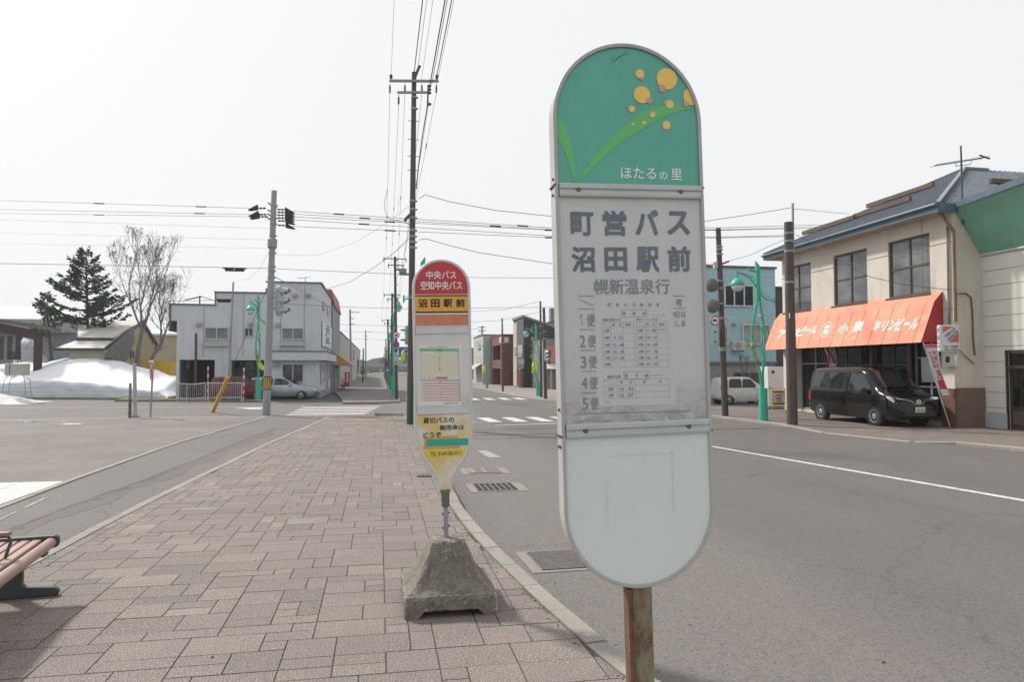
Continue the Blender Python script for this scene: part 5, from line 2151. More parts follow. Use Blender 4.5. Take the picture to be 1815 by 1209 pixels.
wire('thin wire above the black building, running to the thin pole', [PY(780, 553, 60), PY(834.5, 552, 60), PY(893.7, 549, 54), PY(957, 534, 45)], .015)
wire('level wire behind the red sign, above the far roofs', [PY(738, 547, 44), PY(834, 546, 44), PY(1000, 544.5, 44)], .014)
wire('faint level wire high over the street by the red sign', [PY(742, 489, 26), PY(850, 492, 26), PY(990, 493, 26)], .010, 0, WIRE2)
for i, (y0, y1) in enumerate(((575, 584), (587, 596), (600, 606))):
 wire('far wire spanning the street between the pole rows', [PY(600, y0, 62 + 14 * i), PY(696, y0 + 3, 58 + 14 * i), PY(860, y1, 62 + 14 * i)], .016, 0, WIRE2, 'far wires spanning the street', 8)
# ================================================================== BUILDINGS
def wall(m, O, U, W, H, holes=(), d=.16, skip_reveal=False):
 """flat wall with rectangular openings; O bottom left seen from outside, U to the right"""
 O, U = Vector(O), Vector(U).normalized()
 Z = Vector((0, 0, 1))
 IN = -(U.cross(Z))
 us = sorted({0, W} | {h[0] for h in holes} | {h[1] for h in holes})
 vs_ = sorted({0, H} | {h[2] for h in holes} | {h[3] for h in holes})
 us = [u for u in us if 0 <= u <= W]
 vs_ = [v for v in vs_ if 0 <= v <= H]
 for u0, u1 in zip(us, us[1:]):
  for v0, v1 in zip(vs_, vs_[1:]):
   uc, vc = (u0 + u1) / 2, (v0 + v1) / 2
   if any(h[0] < uc < h[1] and h[2] < vc < h[3] for h in holes):
    continue
   m.poly([O + U * u0 + Z * v0, O + U * u1 + Z * v0, O + U * u1 + Z * v1, O + U * u0 + Z * v1])
 for h in holes:
  a, b, c, e = (O + U * h[0] + Z * h[2], O + U * h[1] + Z * h[2], O + U * h[1] + Z * h[3], O + U * h[0] + Z * h[3])
  for p, q in ((a, b), (b, c), (c, e), (e, a)):
   m.poly([p, q, q + IN * d, p + IN * d])
 return m


FRW = pm('frame_white', (.58, .59, .60), (.48, .49, .50), 4, .45)
FRD = pm('frame_dark', (.075, .060, .052), (.05, .04, .036), 5, .55)
FRA = pm('frame_alu', (.30, .31, .32), (.22, .23, .24), 4, .4)
GL_ = glass('window_glass', (.02, .024, .028))
GLC = glass('curtained_glass', (.16, .17, .175), .06, .5, (.30, .31, .31))
GLD = glass('dark_glass', (.010, .011, .012), .05, .5)


def window(par, O, U, hole, d=.08, frame=None, pane=None, nx=2, ny=1, fw=.045, sill=None, grid_y=None):
 """window frame (part) with its pane (sub-part) set back in an opening"""
 O, U = Vector(O), Vector(U).normalized()
 Z = Vector((0, 0, 1))
 IN = -(U.cross(Z))
 u0, u1, v0, v1 = hole
 B = O + IN * d
 m = M()
 P = lambda u, v, w_=0.: B + U * u + Z * v - IN * w_

 def bar(ua, ub, va, vb, th=.05):
  m.prism([P(ua, va), P(ub, va), P(ub, vb), P(ua, vb)], -IN * th)
 bar(u0, u1, v0, v0 + fw)
 bar(u0, u1, v1 - fw, v1)
 bar(u0, u0 + fw, v0 + fw, v1 - fw)
 bar(u1 - fw, u1, v0 + fw, v1 - fw)
 for i in range(1, nx):
  u = u0 + (u1 - u0) * i / nx
  bar(u - fw * .5, u + fw * .5, v0 + fw, v1 - fw, .045)
 for f in (grid_y or [j / ny for j in range(1, ny)]):
  v = v0 + (v1 - v0) * f
  bar(u0 + fw, u1 - fw, v - fw * .4, v + fw * .4, .040)
 if sill:
  m.prism([P(u0 - .06, v0 - .06), P(u1 + .06, v0 - .06), P(u1 + .06, v0 - .003), P(u0 - .06, v0 - .003)], -IN * (d + sill))
 f = m.build('window', frame or FRW, par)
 m = M()
 m.poly([P(u0 + .01, v0 + .01, .012), P(u1 - .01, v0 + .01, .012), P(u1 - .01, v1 - .01, .012), P(u0 + .01, v1 - .01, .012)])
 m.build('pane', pane or GL_, f)
 return f


def part(par, name, mat, fn, **kw):
 m = M()
 fn(m)
 return m.build(name, mat, par, **kw)


def awning(par, name, mat, x0, x1, pts, axis='y', smooth=None):
 """sheet awning: profile pts (out, z) swept along the wall, with closed ends"""
 def P(s, o, z):
  return Vector((o, s, z)) if axis == 'y' else Vector((s, o, z))
 m = M()
 for (o0, z0), (o1, z1) in zip(pts, pts[1:]):
  m.poly([P(x0, o0, z0), P(x1, o0, z0), P(x1, o1, z1), P(x0, o1, z1)])
 return m.build(name, mat, par)


# ------------------------------------------------------------------ cream shop with the orange awning (front faces the street, -X)
XS = 17.2
def onS(px, py): return PX(px, py, XS)


SY0 = 18.75                                              # near corner
SY1 = onS(1388, 600).y
SZ = -.06
shop = thing('shop', 'two-storey cream shop with blue hipped roof and long orange awning', 'shop', (XS + 3, (SY0 + SY1) / 2, SZ))
t = NT('cream_render')
v = t.map()
c = t.ramp(t.noise(v, .8, 5, .6), [(.3, (.64, .60, .525)), (.7, (.55, .51, .44))])
c = t.mix(t.ramp(t.noise(t.map((1, 1, .18)), 2.2, 6, .7), [(.52, 0.), (.75, .5)]), c, (.29, .255, .20))
c = t.mix(t.ramp(t.noise(v, 14, 5, .7), [(.62, 0.), (.72, .35)]), c, (.24, .215, .17))
c = t.mix(t.ramp(t.noise(v, 60, 3, .6), [(.35, .35), (.5, 0.)]), c, (.33, .30, .24))
t.bump(t.noise(v, 45, 4), .25, .01)
CREAM = t.out(c, .9, 0, .3)
zt = onS(1697, 372).z + .05                              # wall top under the eave
OS = Vector((XS, SY1, SZ))
US = Vector((0, -1, 0))
WS = SY1 - SY0
HS = zt - SZ


def hS(x0, x1, y0t, y1b):
 a, b = onS(x0, y0t), onS(x1, y1b)
 c_ = onS(x0, y1b)
 return (SY1 - a.y, SY1 - b.y, c_.z - SZ, a.z - SZ)


hw = [hS(1574, 1650, 430, 530), hS(1477, 1538, 453.5, 543), hS(1405, 1438.5, 470, 552)]
hw[2] = (hw[2][1] - (hw[1][1] - hw[1][0]), hw[2][1], hw[1][2], hw[1][3])
hw[1] = (hw[1][0], hw[1][1], hw[0][2], hw[0][3])
hw[2] = (hw[2][0], hw[2][1], hw[0][2], hw[0][3])
store = (.25, SY1 - onS(1673, 700).y, .12, 2.55)
store = (.9, store[1], .10, 2.75)
m = M()
wall(m, OS, US, WS, HS, hw + [store], .35)
wall(m, (XS, SY0, SZ), (1, 0, 0), 9, HS)
wall(m, (XS + 9, SY1, SZ), (-1, 0, 0), 9, HS)
wall(m, (XS + 9, SY0, SZ), (0, 1, 0), WS, HS)
shop_wall = m.build('wall', CREAM, shop)
m = M()
for z in (3.55, 5.62):
 m.bx(XS - .012, XS + .0, SY0 + .02, SY1, z, z + .014)
m.bx(XS - .010, XS + .0, SY0 + 1.2, SY0 + 1.215, 3.6, HS + SZ)
m.build('wall_seam', pm('seam_dark', (.12, .10, .08)), shop_wall)
for h in hw:
 window(shop, OS, US, h, .10, FRD, glass('shop_upper_glass', (.07, .078, .082), .03, .7, (.17, .18, .18)), 2, 2, .07, .10)  # mottled pane tone painted in to stand for tree reflections
# dark shopfront
m = M()
m.bx(XS + .36, XS + .5, SY1 - store[1], SY1 - store[0], SZ + .1, SZ + 2.75)
m.build('shopfront_back', pm('shop_inside', (.014, .013, .012), (.03, .027, .024), 2, .7), shop)
u0, u1 = store[0], store[1]
window(shop, OS, US, (u0, u0 + 2.05, .12, 2.72), .30, FRA, GLD, 2, 1, .06, None, (.72,))
window(shop, OS, US, (u0 + 2.15, u1 - 1.6, .62, 2.72), .26, FRD, GLD, 5, 1, .07, None, (.62,))
f = window(shop, OS, US, (u1 - 1.45, u1 - .08, .10, 2.72), .28, FRA, GLD, 2, 1, .07, None, (.42, .78))
m = M()
y0_ = SY1 - (u1 - 1.3)
m.bx(XS + .205, XS + .215, y0_ - .95, y0_ - .15, SZ + 1.35, SZ + 2.15)
m.build('notice', pm('poster_pale', (.48, .52, .50), (.40, .43, .42), 3, .6), f)
m = M()
m.bx(XS + .16, XS + .30, SY1 - (u1 - 1.6), SY1 - (u0 + 2.15), SZ + .1, SZ + .62)
m.build('stall_riser', pm('riser_dark', (.05, .042, .036), (.035, .03, .027), 3, .6), shop)
for u in (u0 + 2.1, u0 + 4.6, u1 - 1.52):
 m = M()
 m.cyl((XS + .10, SY1 - u, SZ + .1), (XS + .10, SY1 - u, SZ + 2.75), .085, .085, 10)
 m.build('pillar', pm('pillar_brown', (.085, .045, .035), (.055, .03, .025), 4, .5), shop, smooth=40)
# pilaster at the near corner with a brick base, and the plinth of the side wall
ycol = onS(1674.5, 757).y
m = M()
m.bx(XS - .06, XS, SY0 - .03, ycol, SZ + 1.18, 3.0)
m.build('pilaster', CREAM, shop)


def brick_mat():
 t = NT('red_brick')
 v = t.map((1, 1, 1), (R(90), 0, R(90)))
 br = t.n('TexBrick')
 br.inputs['Scale'].default_value = 1
 br.inputs['Brick Width'].default_value = .21
 br.inputs['Row Height'].default_value = .072
 br.inputs['Mortar Size'].default_value = .007
 br.inputs['Color1'].default_value = (.20, .085, .05, 1)
 br.inputs['Color2'].default_value = (.11, .055, .04, 1)
 br.inputs['Mortar'].default_value = (.10, .075, .06, 1)
 t.l(v, br.inputs['Vector'])
 c = t.mix(t.ramp(t.noise(t.map(), 3, 5), [(.4, 0.), (.7, .6)]), br.outputs[0], (.09, .05, .035))
 t.bump(br.outputs['Fac'], -.4, .01)
 return t.out(c, .85)


m = M()
m.bx(XS - .08, XS, SY0 - .05, ycol + .02, SZ, SZ + 1.18)
m.build('brick_base', brick_mat(), shop)
m = M()
m.bx(XS + .0, XS + 1.02, SY0 - .03, SY0, SZ, SZ + 1.2)
m.build('side_plinth', pm('plinth_tan', (.185, .13, .10), (.14, .095, .075), 3, .85, bump=.2), shop)
# roof
m = M()
ov = .55
ex0 = XS - ov
ey0, ey1 = SY0 - .10, SY1 + ov
ez = onS(1690, 362).z
ymid = (ey0 + ey1) / 2
pk = PY(1709, 300, ymid)
zp = pk.z
xp = pk.x
ex1 = XS + 9 + ov
q = [Vector((ex0, ey0, ez)), Vector((ex0, ey1, ez)), Vector((xp, ymid, zp)), Vector((ex1, ey1, ez)), Vector((ex1, ey0, ez)), Vector((ex1 - (xp - ex0) * .6, ymid, zp))]


def ribbed(m, a, b, c, d, n, h, w_):
 """standing seams from the eave a-b up to the ridge d-c"""
 for i in range(n):
  f = (i + .5) / n
  p, r = a.lerp(b, f), d.lerp(c, f)
  if (r - p).length < .1:
   continue
  m.bar(p + Vector((0, 0, h / 2)), r + Vector((0, 0, h / 2)), w_, h)


m.poly([q[0], q[1], q[2]])
m.poly([q[0], q[2], q[5], q[4]])
m.poly([q[1], q[3], q[5], q[2]])
m.poly([q[4], q[5], q[3]])
ROOFB = pm('roof_blue_metal', (.060, .085, .115), (.040, .058, .082), 2.2, .5, .0, spot=(.27, .30, .33), spot_at=.58, spot_scale=5, spec=.35, st=(.25, 2.5, .25))  # pale spots paint the sun's glints and streaks into the metal colour
roof = m.build('roof', ROOFB, shop)
m = M()
# seams run up the slope, perpendicular to the eave, cut off by the hips
ns = 40
for i in range(ns):
 y = ey0 + (ey1 - ey0) * (i + .5) / ns
 f = 1 - abs(y - ymid) / ((ey1 - ey0) / 2)
 m.bar(Vector((ex0, y, ez + .02)), Vector((ex0 + (xp - ex0) * f, y, ez + (zp - ez) * f + .02)), .05, .07)
for i in range(44):
 x = ex0 + (ex1 - ex0) * (i + .5) / 44
 f = min(1, (x - ex0) / (xp - ex0))
 m.bar(Vector((x, ey0, ez + .02)), Vector((x, ey0 + (ymid - ey0) * f, ez + (zp - ez) * f + .02)), .035, .05)
m.bar(q[0] + Vector((0, 0, .04)), q[2] + Vector((0, 0, .04)), .12, .06)
m.bar(q[1] + Vector((0, 0, .04)), q[2] + Vector((0, 0, .04)), .12, .06)
m.bar(q[2] + Vector((0, 0, .05)), q[5] + Vector((0, 0, .05)), .14, .08)
m.build('roof_seams', pm('roof_seam_blue', (.17, .20, .235), (.085, .11, .14), 6, .3, spec=.7), roof)  # seams tinted paler than the sheets: sunlit glints painted on
m = M()
FASC = pm('fascia_blue', (.085, .135, .175), (.065, .10, .135), 4, .45)
m.bx(ex0 - .02, ex0 + .03, ey0, ey1, ez - .24, ez + .02)
m.bx(ex0 + .03, ex1, ey0 - .02, ey0 + .03, ez - .24, ez + .02)
m.bx(ex0 + .03, ex1, ey1 - .03, ey1 + .02, ez - .24, ez + .02)
m.tube([(ex0 - .07, ey0, ez - .02), (ex0 - .07, ey1, ez - .06)], .055, 8)
m.build('fascia', FASC, shop)
m = M()
m.poly([(ex0 + .03, ey0 + .03, ez - .22), (ex1, ey0 + .03, ez - .22), (ex1, ey1 - .03, ez - .22), (ex0 + .03, ey1 - .03, ez - .22)])
m.build('soffit', pm('soffit_buff', (.42, .34, .25), (.34, .28, .21), 2, .8), shop)
BOARD = pm('snow_board', (.085, .055, .042), (.13, .09, .07), 6, .8)


def board(px0, py0, px1, py1, f):
 """brown snow stop lying on the front slope, f up the slope"""
 xb, zb = ex0 + (xp - ex0) * f, ez + (zp - ez) * f
 y0b, y1b = PX(px0, py0, xb).y, PX(px1, py1, xb).y
 m = M()
 m.bx(xb - .05, xb + .05, min(y0b, y1b), max(y0b, y1b), zb + .06, zb + .22)
 m.build('snow_stop', BOARD, roof)


board(1423, 414, 1514, 390, .30)
board(1514, 390, 1614, 357, .33)
board(1537, 369, 1655, 331, .62)
m = M()
xb = xp + .3
f = .55
m.bx(xp - 1.0, ex1 - 2, ey0 + (ymid - ey0) * f, ey0 + (ymid - ey0) * f + .12, ez + (zp - ez) * f + .08, ez + (zp - ez) * f + .24)
m.build('snow_stop', BOARD, roof)
m = M()
for a, b, r in (((1707, 398), (1703, 258), .03), ((1657, 293), (1745, 279), .014)):
 pa, pb = PY(*a, SY0 - .1), PY(*b, SY0 - .1)
 m.tube([pa, pb], r, 6)
pa, pb = PY(1657, 293, SY0 - .1), PY(1745, 279, SY0 - .1)
for i in range(14):
 c = pa.lerp(pb, i / 13)
 m.tube([c - Vector((.02, .22, 0)), c + Vector((.02, .22, 0))], .007, 4)
m.tube([PY(1693, 289, SY0 - .1), PY(1695, 294, SY0 - .1), PY(1720, 291, SY0 - .1), PY(1723, 284, SY0 - .1)], .012, 5)
m.tube([PY(1736, 275, SY0 - .1), PY(1754, 281, SY0 - .1)], .03, 5)
m.build('aerial', DKST, shop)
m = M()
m.tube([PX(1659, 377, XS - .1), PX(1669, 379, XS - .25), PX(1690, 409, XS - .05)], .05, 8)
m.tube([PX(1690, 409, XS - .05), PX(1694, 570, XS - .05)], .045, 8)
m.build('rusty_pipe', rust_mat('rust_pipe', (.28, .22, .16), (.22, .10, .05), .46), shop, smooth=40)
m = M()
m.tube([PX(1679, 400, XS - .05), PX(1682, 575, XS - .05)], .035, 6)
m.build('downpipe', pm('pipe_grey', (.20, .18, .16), (.14, .125, .11), 4, .6), shop)
m = M()
m.tube([PX(1690, 518, XS - .04), PX(1698, 521, XS - .04), PY(1712, 520, SY0 - .05), PY(1721, 527, SY0 - .05), PY(1724, 560, SY0 - .05), PY(1725, 600, SY0 - .05), PY(1728, 630, SY0 - .05)], .022, 6)
m.tube([PX(1700, 620, XS - .04), PY(1712, 632, SY0 - .05), PY(1727, 645, SY0 - .05)], .014, 6)
m.build('conduit', DKST, shop)
# awning
ya0 = onS(1671, 516).y
yaw1 = SY1 + .15
pw, pf_, pb = onS(1671, 516), PY(1656, 534, ya0), PY(1632, 607, ya0)
AW = pm('awning_orange', (.62, .175, .095), (.68, .28, .17), .9, .6, 0, spot=(.72, .42, .30), spot_at=.60, spot_scale=2.2)
AWR = pm('awning_red', (.36, .028, .03), (.42, .04, .04), 3, .6)
aw = awning(shop, 'awning', AW, ya0, yaw1, [(XS - .01, pw.z), (pf_.x, pf_.z), (pb.x, pb.z)])
for y in (ya0, yaw1):
 m = M()
 m.poly([(XS - .01, y, pw.z - .003), (pf_.x + .004, y, pf_.z - .003), (pb.x + .004, y, pb.z - .003), (XS - .01, y, pb.z + .02)])
 m.build('awning_side', AWR, aw)
m = M()
for i in range(13):
 y = ya0 + (yaw1 - ya0) * (i + .5) / 13
 a, b = Vector((pf_.x - .006, y, pf_.z)), Vector((pb.x - .006, y, pb.z))
 m.poly([a + Vector((0, -.010, 0)), a + Vector((0, .010, 0)), b + Vector((0, .010, 0)), b + Vector((0, -.010, 0))])
m.build('awning_seams', pm('awning_seam', (.48, .13, .07), (.36, .10, .06), 3, .7), aw)
dn = Vector((pb.x - pf_.x, 0, pb.z - pf_.z))
nrm_ = Vector((dn.z, 0, -dn.x)).normalized()
nrm_ = nrm_ if nrm_.x < 0 else -nrm_
AL = dn.length


def PA(u, v):
 """u metres from the near end towards the far end measured right-to-left, v 0..1 up the slope"""
 p = Vector((pb.x, 0, pb.z)).lerp(Vector((pf_.x, 0, pf_.z)), v)
 return p + Vector((0, ya0 - u, 0)) + nrm_ * .008


def aw_uv(px, py):
 """solve the awning plane at a pixel"""
 d = ray(px, py)
 o = Vector((0, 0, EYE))
 k = (Vector((pb.x, 0, pb.z)) - o).dot(nrm_) / d.dot(nrm_)
 h = o + d * k
 return ya0 - h.y, (h.z - pb.z) / (pf_.z - pb.z)


m = M()
for s_, x0, x1, y0, y1 in (('キリン', 1545, 1585, 588, 568), ('ビール', 1585, 1624, 586, 563), ('小', 1484, 1501, 592, 574), ('泉', 1509, 1529, 589, 569), ('ビ', 1408, 1425, 597, 580), ('ール', 1425, 1445, 594, 578), ('アサ', 1376, 1405, 601, 584), ('ヒ', 1400, 1408, 598, 582)):
 a, b = aw_uv(x0, y0), aw_uv(x1, y0 - (y0 - y1) * .12)
 tp_ = aw_uv((x0 + x1) / 2, y1)
 bt = aw_uv((x0 + x1) / 2, y0 - .5)
 m.text(s_, PA, a[0], b[0], bt[1], tp_[1], bold=.05, shear=.25 if s_ not in '小泉' else .0)
c = aw_uv(1465, 584.5)
e = aw_uv(1465, 571)
rv = e[1] - c[1]
ru = abs(aw_uv(1474.5, 584)[0] - c[0])
m.ring([PA(c[0] + ru * math.cos(i / 24 * 2 * PI), c[1] + rv * math.sin(i / 24 * 2 * PI)) for i in range(24)], [PA(c[0] + ru * .88 * math.cos(i / 24 * 2 * PI), c[1] + rv * .88 * math.sin(i / 24 * 2 * PI)) for i in range(24)], nrm_ * .002)
for (fa, fb) in ((.12, .55), (-.55, -.02)):
 m.poly([PA(c[0] - ru * .5, c[1] + rv * fa), PA(c[0] + ru * .5, c[1] + rv * fa), PA(c[0] + ru * .5, c[1] + rv * fb), PA(c[0] - ru * .5, c[1] + rv * fb)])
m.build('lettering', pm('awning_letter', (.74, .66, .62), (.66, .56, .51), 8, .6), aw)
# meter box
m = M()
a, b = PX(1676, 651, XS - .12), PX(1697, 627, XS - .12)
m.bx(XS - .16, XS - .06, b.y, a.y, a.z, b.z)
mb = m.build('meter_box', pm('meter_white', (.58, .55, .50), (.48, .46, .42), 4, .5), shop, bevel=.012)
m = M()
m.bx(XS - .165, XS - .16, b.y + (a.y - b.y) * .55, a.y - .06, b.z - .26, b.z - .08)
m.build('dial', GLD, mb)
# hanging tobacco sign
ys = SY0 - .05
a, b = PY(1659.5, 624, ys), PY(1694, 577, ys)
tob = thing('tobacco_sign', 'white lightbox sign with red triangles and blue diagonal lettering, beside the orange awning', 'shop sign', ((a.x + b.x) / 2, ys, a.z))
m = M()
m.bx(a.x, b.x, ys - .16, ys - .02, a.z, b.z)
lb = m.build('box', pm('lightbox_white', (.62, .63, .64), (.53, .54, .55), 4, .4, spot=(.33, .29, .25), spot_at=.68, spot_scale=12), tob, bevel=.04)
hx, hz = b.x - a.x, b.z - a.z
F_ = lambda u, v: Vector((a.x + u * hx, ys - .164, a.z + v * hz))
m = M()
m.poly([F_(.14, .70), F_(.14, .95), F_(.66, .95)])
m.poly([F_(.42, .36), F_(.92, .36), F_(.92, .74)])
m.build('red_triangles', pm('sign_faded_red', (.50, .10, .09), (.55, .16, .14), 4, .5), lb)
m = M()
th = math.atan2(.44 * hz, .68 * hx)


def Fd(u, v):
 x = .53 * hx + u * math.cos(th) - v * math.sin(th)
 z = .66 * hz + u * math.sin(th) + v * math.cos(th)
 return Vector((a.x + x, ys - .165, a.z + z))


m.text('TOBACCO', Fd, -.30 * hx, .33 * hx, .01, .10, bold=.03)
m.text('CIGARETTES', Fd, -.30 * hx, .36 * hx, -.12, -.03, bold=.03)
m.build('blue_lettering', pm('sign_blue', (.03, .08, .26), None, 4, .5), lb)
m = M()
m.text('たばこ 小泉商店', F_, .18, .90, .16, .24, bold=.03)
m.text('TEL 5-2036', F_, .2, .88, .05, .12, bold=.03)
for i, ch in enumerate('たばこ'):
 m.text(ch, lambda u, v: Vector((a.x - .004, ys - .14 + u * .1, a.z + v * hz)), .1, .9, .72 - i * .27, .88 - i * .27, bold=.02)
m.build('lettering', pm('sign_letter_dark', (.06, .06, .07), None, 4, .5), lb)
m = M()
m.bar((b.x - .05, ys - .08, b.z - .2), (XS + .02, ys - .08, b.z - .2), .04, .04)
m.bar((b.x - .05, ys - .08, a.z + .15), (XS + .02, ys - .08, a.z + .15), .04, .04)
m.build('bracket', DKST, tob)


def banner(name, label, q, Y_, mats, text=None, pole_=None, tcol=None, stripes=()):
 """cloth banner: q four pixel corners tl, tr, br, bl"""
 p = [PY(*c_, Y_) for c_ in q]
 o = thing(name, label, 'banner', p[3])
 P = lambda u, v: (p[3].lerp(p[2], u)).lerp(p[0].lerp(p[1], u), v)

 def patch(u0, u1, v0, v1, off, nm, mt_, par=None):
  m = M()
  nu, nv = 5, 16
  vs_ = []
  for j in range(nv + 1):
   for i in range(nu + 1):
    u, v = u0 + (u1 - u0) * i / nu, v0 + (v1 - v0) * j / nv
    vs_.append(P(u, v) + Vector((0, -off + .05 * math.sin(u * 6 + v * 5), 0)))
  m.add(vs_, [(j * (nu + 1) + i, j * (nu + 1) + i + 1, (j + 1) * (nu + 1) + i + 1, (j + 1) * (nu + 1) + i) for j in range(nv) for i in range(nu)])
  return m.build(nm, mt_, par or o, smooth=60)
 cl = patch(0, 1, 0, 1, 0, 'cloth', mats[0])
 for (u0, u1, v0, v1, mt_) in stripes:
  patch(u0, u1, v0, v1, .006, 'printed_band', mt_, cl)
 if text:
  for tx, u0, u1, v0, v1, mt_ in text:
   m = M()
   n_ = len(tx)
   for i, ch in enumerate(tx):
    va, vb = v1 - (v1 - v0) * (i + .92) / n_, v1 - (v1 - v0) * i / n_
    m.text(ch, lambda u, v: P(u, v) + Vector((0, -.012 + .05 * math.sin(u * 6 + v * 5), 0)), u0, u1, va, vb, bold=.02)
   m.build('lettering', mt_, cl)
 if pole_:
  m = M()
  m.tube([PY(*pole_[0], Y_ + .02), PY(*pole_[1], Y_ + .02)], .018, 6)
  m.build('pole', pm('banner_pole', (.5, .5, .5), None, 3, .5), o)
 return o


CLW = pm('cloth_white', (.66, .66, .68), (.58, .58, .60), 3, .8)
CLR = pm('cloth_red', (.52, .05, .06), None, 3, .8)
CLP = pm('cloth_pink', (.62, .12, .20), None, 3, .8)
CLK = pm('cloth_black', (.04, .04, .045), None, 3, .8)
banner('shop_banner', 'leaning white banner with pink print and a red picture, beside the brick pillar', ((1636, 610), (1658, 609), (1683, 701), (1670, 701)), onS(1676, 700).y - .3, [CLW],
    [('特別価格', .10, .40, .52, .86, CLP), ('大売出し', .55, .9, .40, .88, CLP), ('実施中', .2, .8, .30, .50, CLR)], ((1636, 607), (1684, 757)), stripes=[(0, 1, .92, 1.0, CLP), (.15, .95, .12, .30, CLR)])
banner('shop_banner', 'striped white, red and black banner leaning behind the roof of the black van', ((1463, 617), (1478, 617), (1491, 657), (1474, 659)), onS(1480, 700).y - .55, [CLW],
    [('キリンフリー', .58, .92, .15, .98, CLK)], ((1461, 614), (1495, 700)), stripes=[(0, .22, 0, 1, CLR), (.30, .5, .35, 1, CLK)])

# ------------------------------------------------------------------ warehouse at the right edge: pale siding, green corrugated upper face
XH = 18.22
shed = thing('warehouse', 'warehouse with pale siding, dark door and green corrugated upper wall at the right edge', 'warehouse', (XH + 3, 14, -.06))
yh1, yh0 = SY0 - .02, 6.0
zg = PX(1722, 455.5, XH).z
door = PX(1783, 625, XH), PX(1830, 758, XH)
SIDING = pm('siding_cream', (.70, .685, .62), (.62, .605, .55), 1.2, .6, st=(1, 1, .3))
OHs = Vector((XH, yh1, -.06))
hd = (yh1 - door[0].y, yh1 - door[1].y, .0, door[0].z + .06)
m = M()
wall(m, OHs, (0, -1, 0), yh1 - yh0, zg + .06, [hd], .12)
shw = m.build('wall', SIDING, shed)
m = M()
nb = int((zg - .5) / .46)
for i in range(nb + 1):
 z = .55 + i * .46
 for ya, yb in ((yh0, yh1 - hd[1]), (yh1 - hd[0], yh1)) if z < hd[3] else ((yh0, yh1),):
  m.bx(XH - .006, XH + .0, ya, yb, z, z + .018)
m.build('siding_joint', pm('joint_greige', (.30, .28, .24), None, 3, .8), shw)  # joint strips in a duller greige than the siding
m = M()
m.bx(XH - .03, XH, yh1 - hd[0], yh1, -.06, .42)
m.build('plinth', pm('plinth_blue_grey', (.42, .44, .45), (.35, .37, .38), 2, .7), shed)
m = M()
U_ = Vector((0, -1, 0))
Pd = lambda u, v, w_: Vector((XH + w_, yh1 - hd[0] - u * (hd[1] - hd[0]), -.06 + v * hd[3]))
m.prism([Pd(0, 0, .10), Pd(1, 0, .10), Pd(1, 1, .10), Pd(0, 1, .10)], (.05, 0, 0))
d_ = m.build('door', pm('door_brown', (.055, .042, .038), (.035, .028, .026), 3, .5), shed)
for (ua, ub, va, vb, mt_) in ((.06, .94, .84, .97, GLD), (.14, .45, .30, .78, GLD), (.50, .82, .30, .78, GLD), (.12, .90, .07, .24, pm('door_kick', (.10, .08, .07), None, 3, .5))):
 m = M()
 m.poly([Pd(ua, va, .094), Pd(ub, va, .094), Pd(ub, vb, .094), Pd(ua, vb, .094)])
 m.build('door_panel', mt_, d_)
m = M()
for (ua, ub, va, vb) in ((-.03, .03, 0, 1.02), (-.03, 1, .985, 1.03), (.03, 1, .79, .82)):
 m.prism([Pd(ua, va, .05), Pd(ub, va, .05), Pd(ub, vb, .05), Pd(ua, vb, .05)], (-.065, 0, 0))
m.build('door_frame', pm('door_frame_brown', (.06, .045, .04), None, 3, .5), d_)
m = M()
p = [PX(1730, 613, XH - .03), PX(1738, 617, XH - .03), PX(1741, 730, XH - .03), PX(1737, 730, XH - .03)]
m.tube(p, .018, 6)
m.build('pipe', FRA, shed)
xg_t = 17.28
gt0 = PX(1692.5, 369.5, xg_t)
g_l_b = Vector((XH - .01, yh1 - .0, zg))
gt1 = PX(1815, 338, xg_t)
e2 = Vector((xg_t, yh0, gt1.z + (gt1.z - gt0.z) / (gt0.y - gt1.y) * (gt1.y - yh0)))
m = M()
nr_ = 150
A0, A1 = Vector((XH - .02, yh1, zg)), Vector((XH - .02, yh0, zg + .0))
T0, T1 = Vector((xg_t, yh1 + .25, gt0.z)), Vector((xg_t, yh0, gt0.z + .9))
vs_, fs_ = [], []
for i in range(nr_ * 2 + 1):
 f = i / (nr_ * 2)
 o_ = -.022 if i % 2 else .0
 b_, t__ = A0.lerp(A1, f), T0.lerp(T1, f)
 vs_ += [b_ + Vector((o_, 0, 0)), t__ + Vector((o_, 0, 0))]
for i in range(nr_ * 2):
 fs_.append((2 * i, 2 * i + 2, 2 * i + 3, 2 * i + 1))
m.add(vs_, fs_)
m.build('green_corrugated_wall', pm('corrugated_green', (.18, .39, .285), (.145, .33, .24), 1.5, .5), shed)
m = M()
m.poly([A0 + Vector((.01, -.02, 0)), T0 + Vector((.02, -.02, 0)), T0 + Vector((3, -.02, .6)), A0 + Vector((3, -.02, 0))])
m.build('side_cheek', CREAM, shed)
m = M()
m.bar(A0 + Vector((-.02, 0, .0)), A1 + Vector((-.02, 0, .0)), .05, .05)
m.build('flashing', FRW, shed)
m = M()
m.prism([T0 + Vector((-.05, .0, -.02)), T1 + Vector((-.05, 0, -.02)), T1 + Vector((-.05, 0, .22)), T0 + Vector((-.05, 0, .16))], (.25, 0, 0))
m.build('fascia', FASC, shed)
m = M()
m.poly([T0 + Vector((.2, 0, .16)), T1 + Vector((.2, 0, .22)), T1 + Vector((7, 0, 1.4)), T0 + Vector((7, 0, .9))])
m.build('roof', ROOFB, shed)

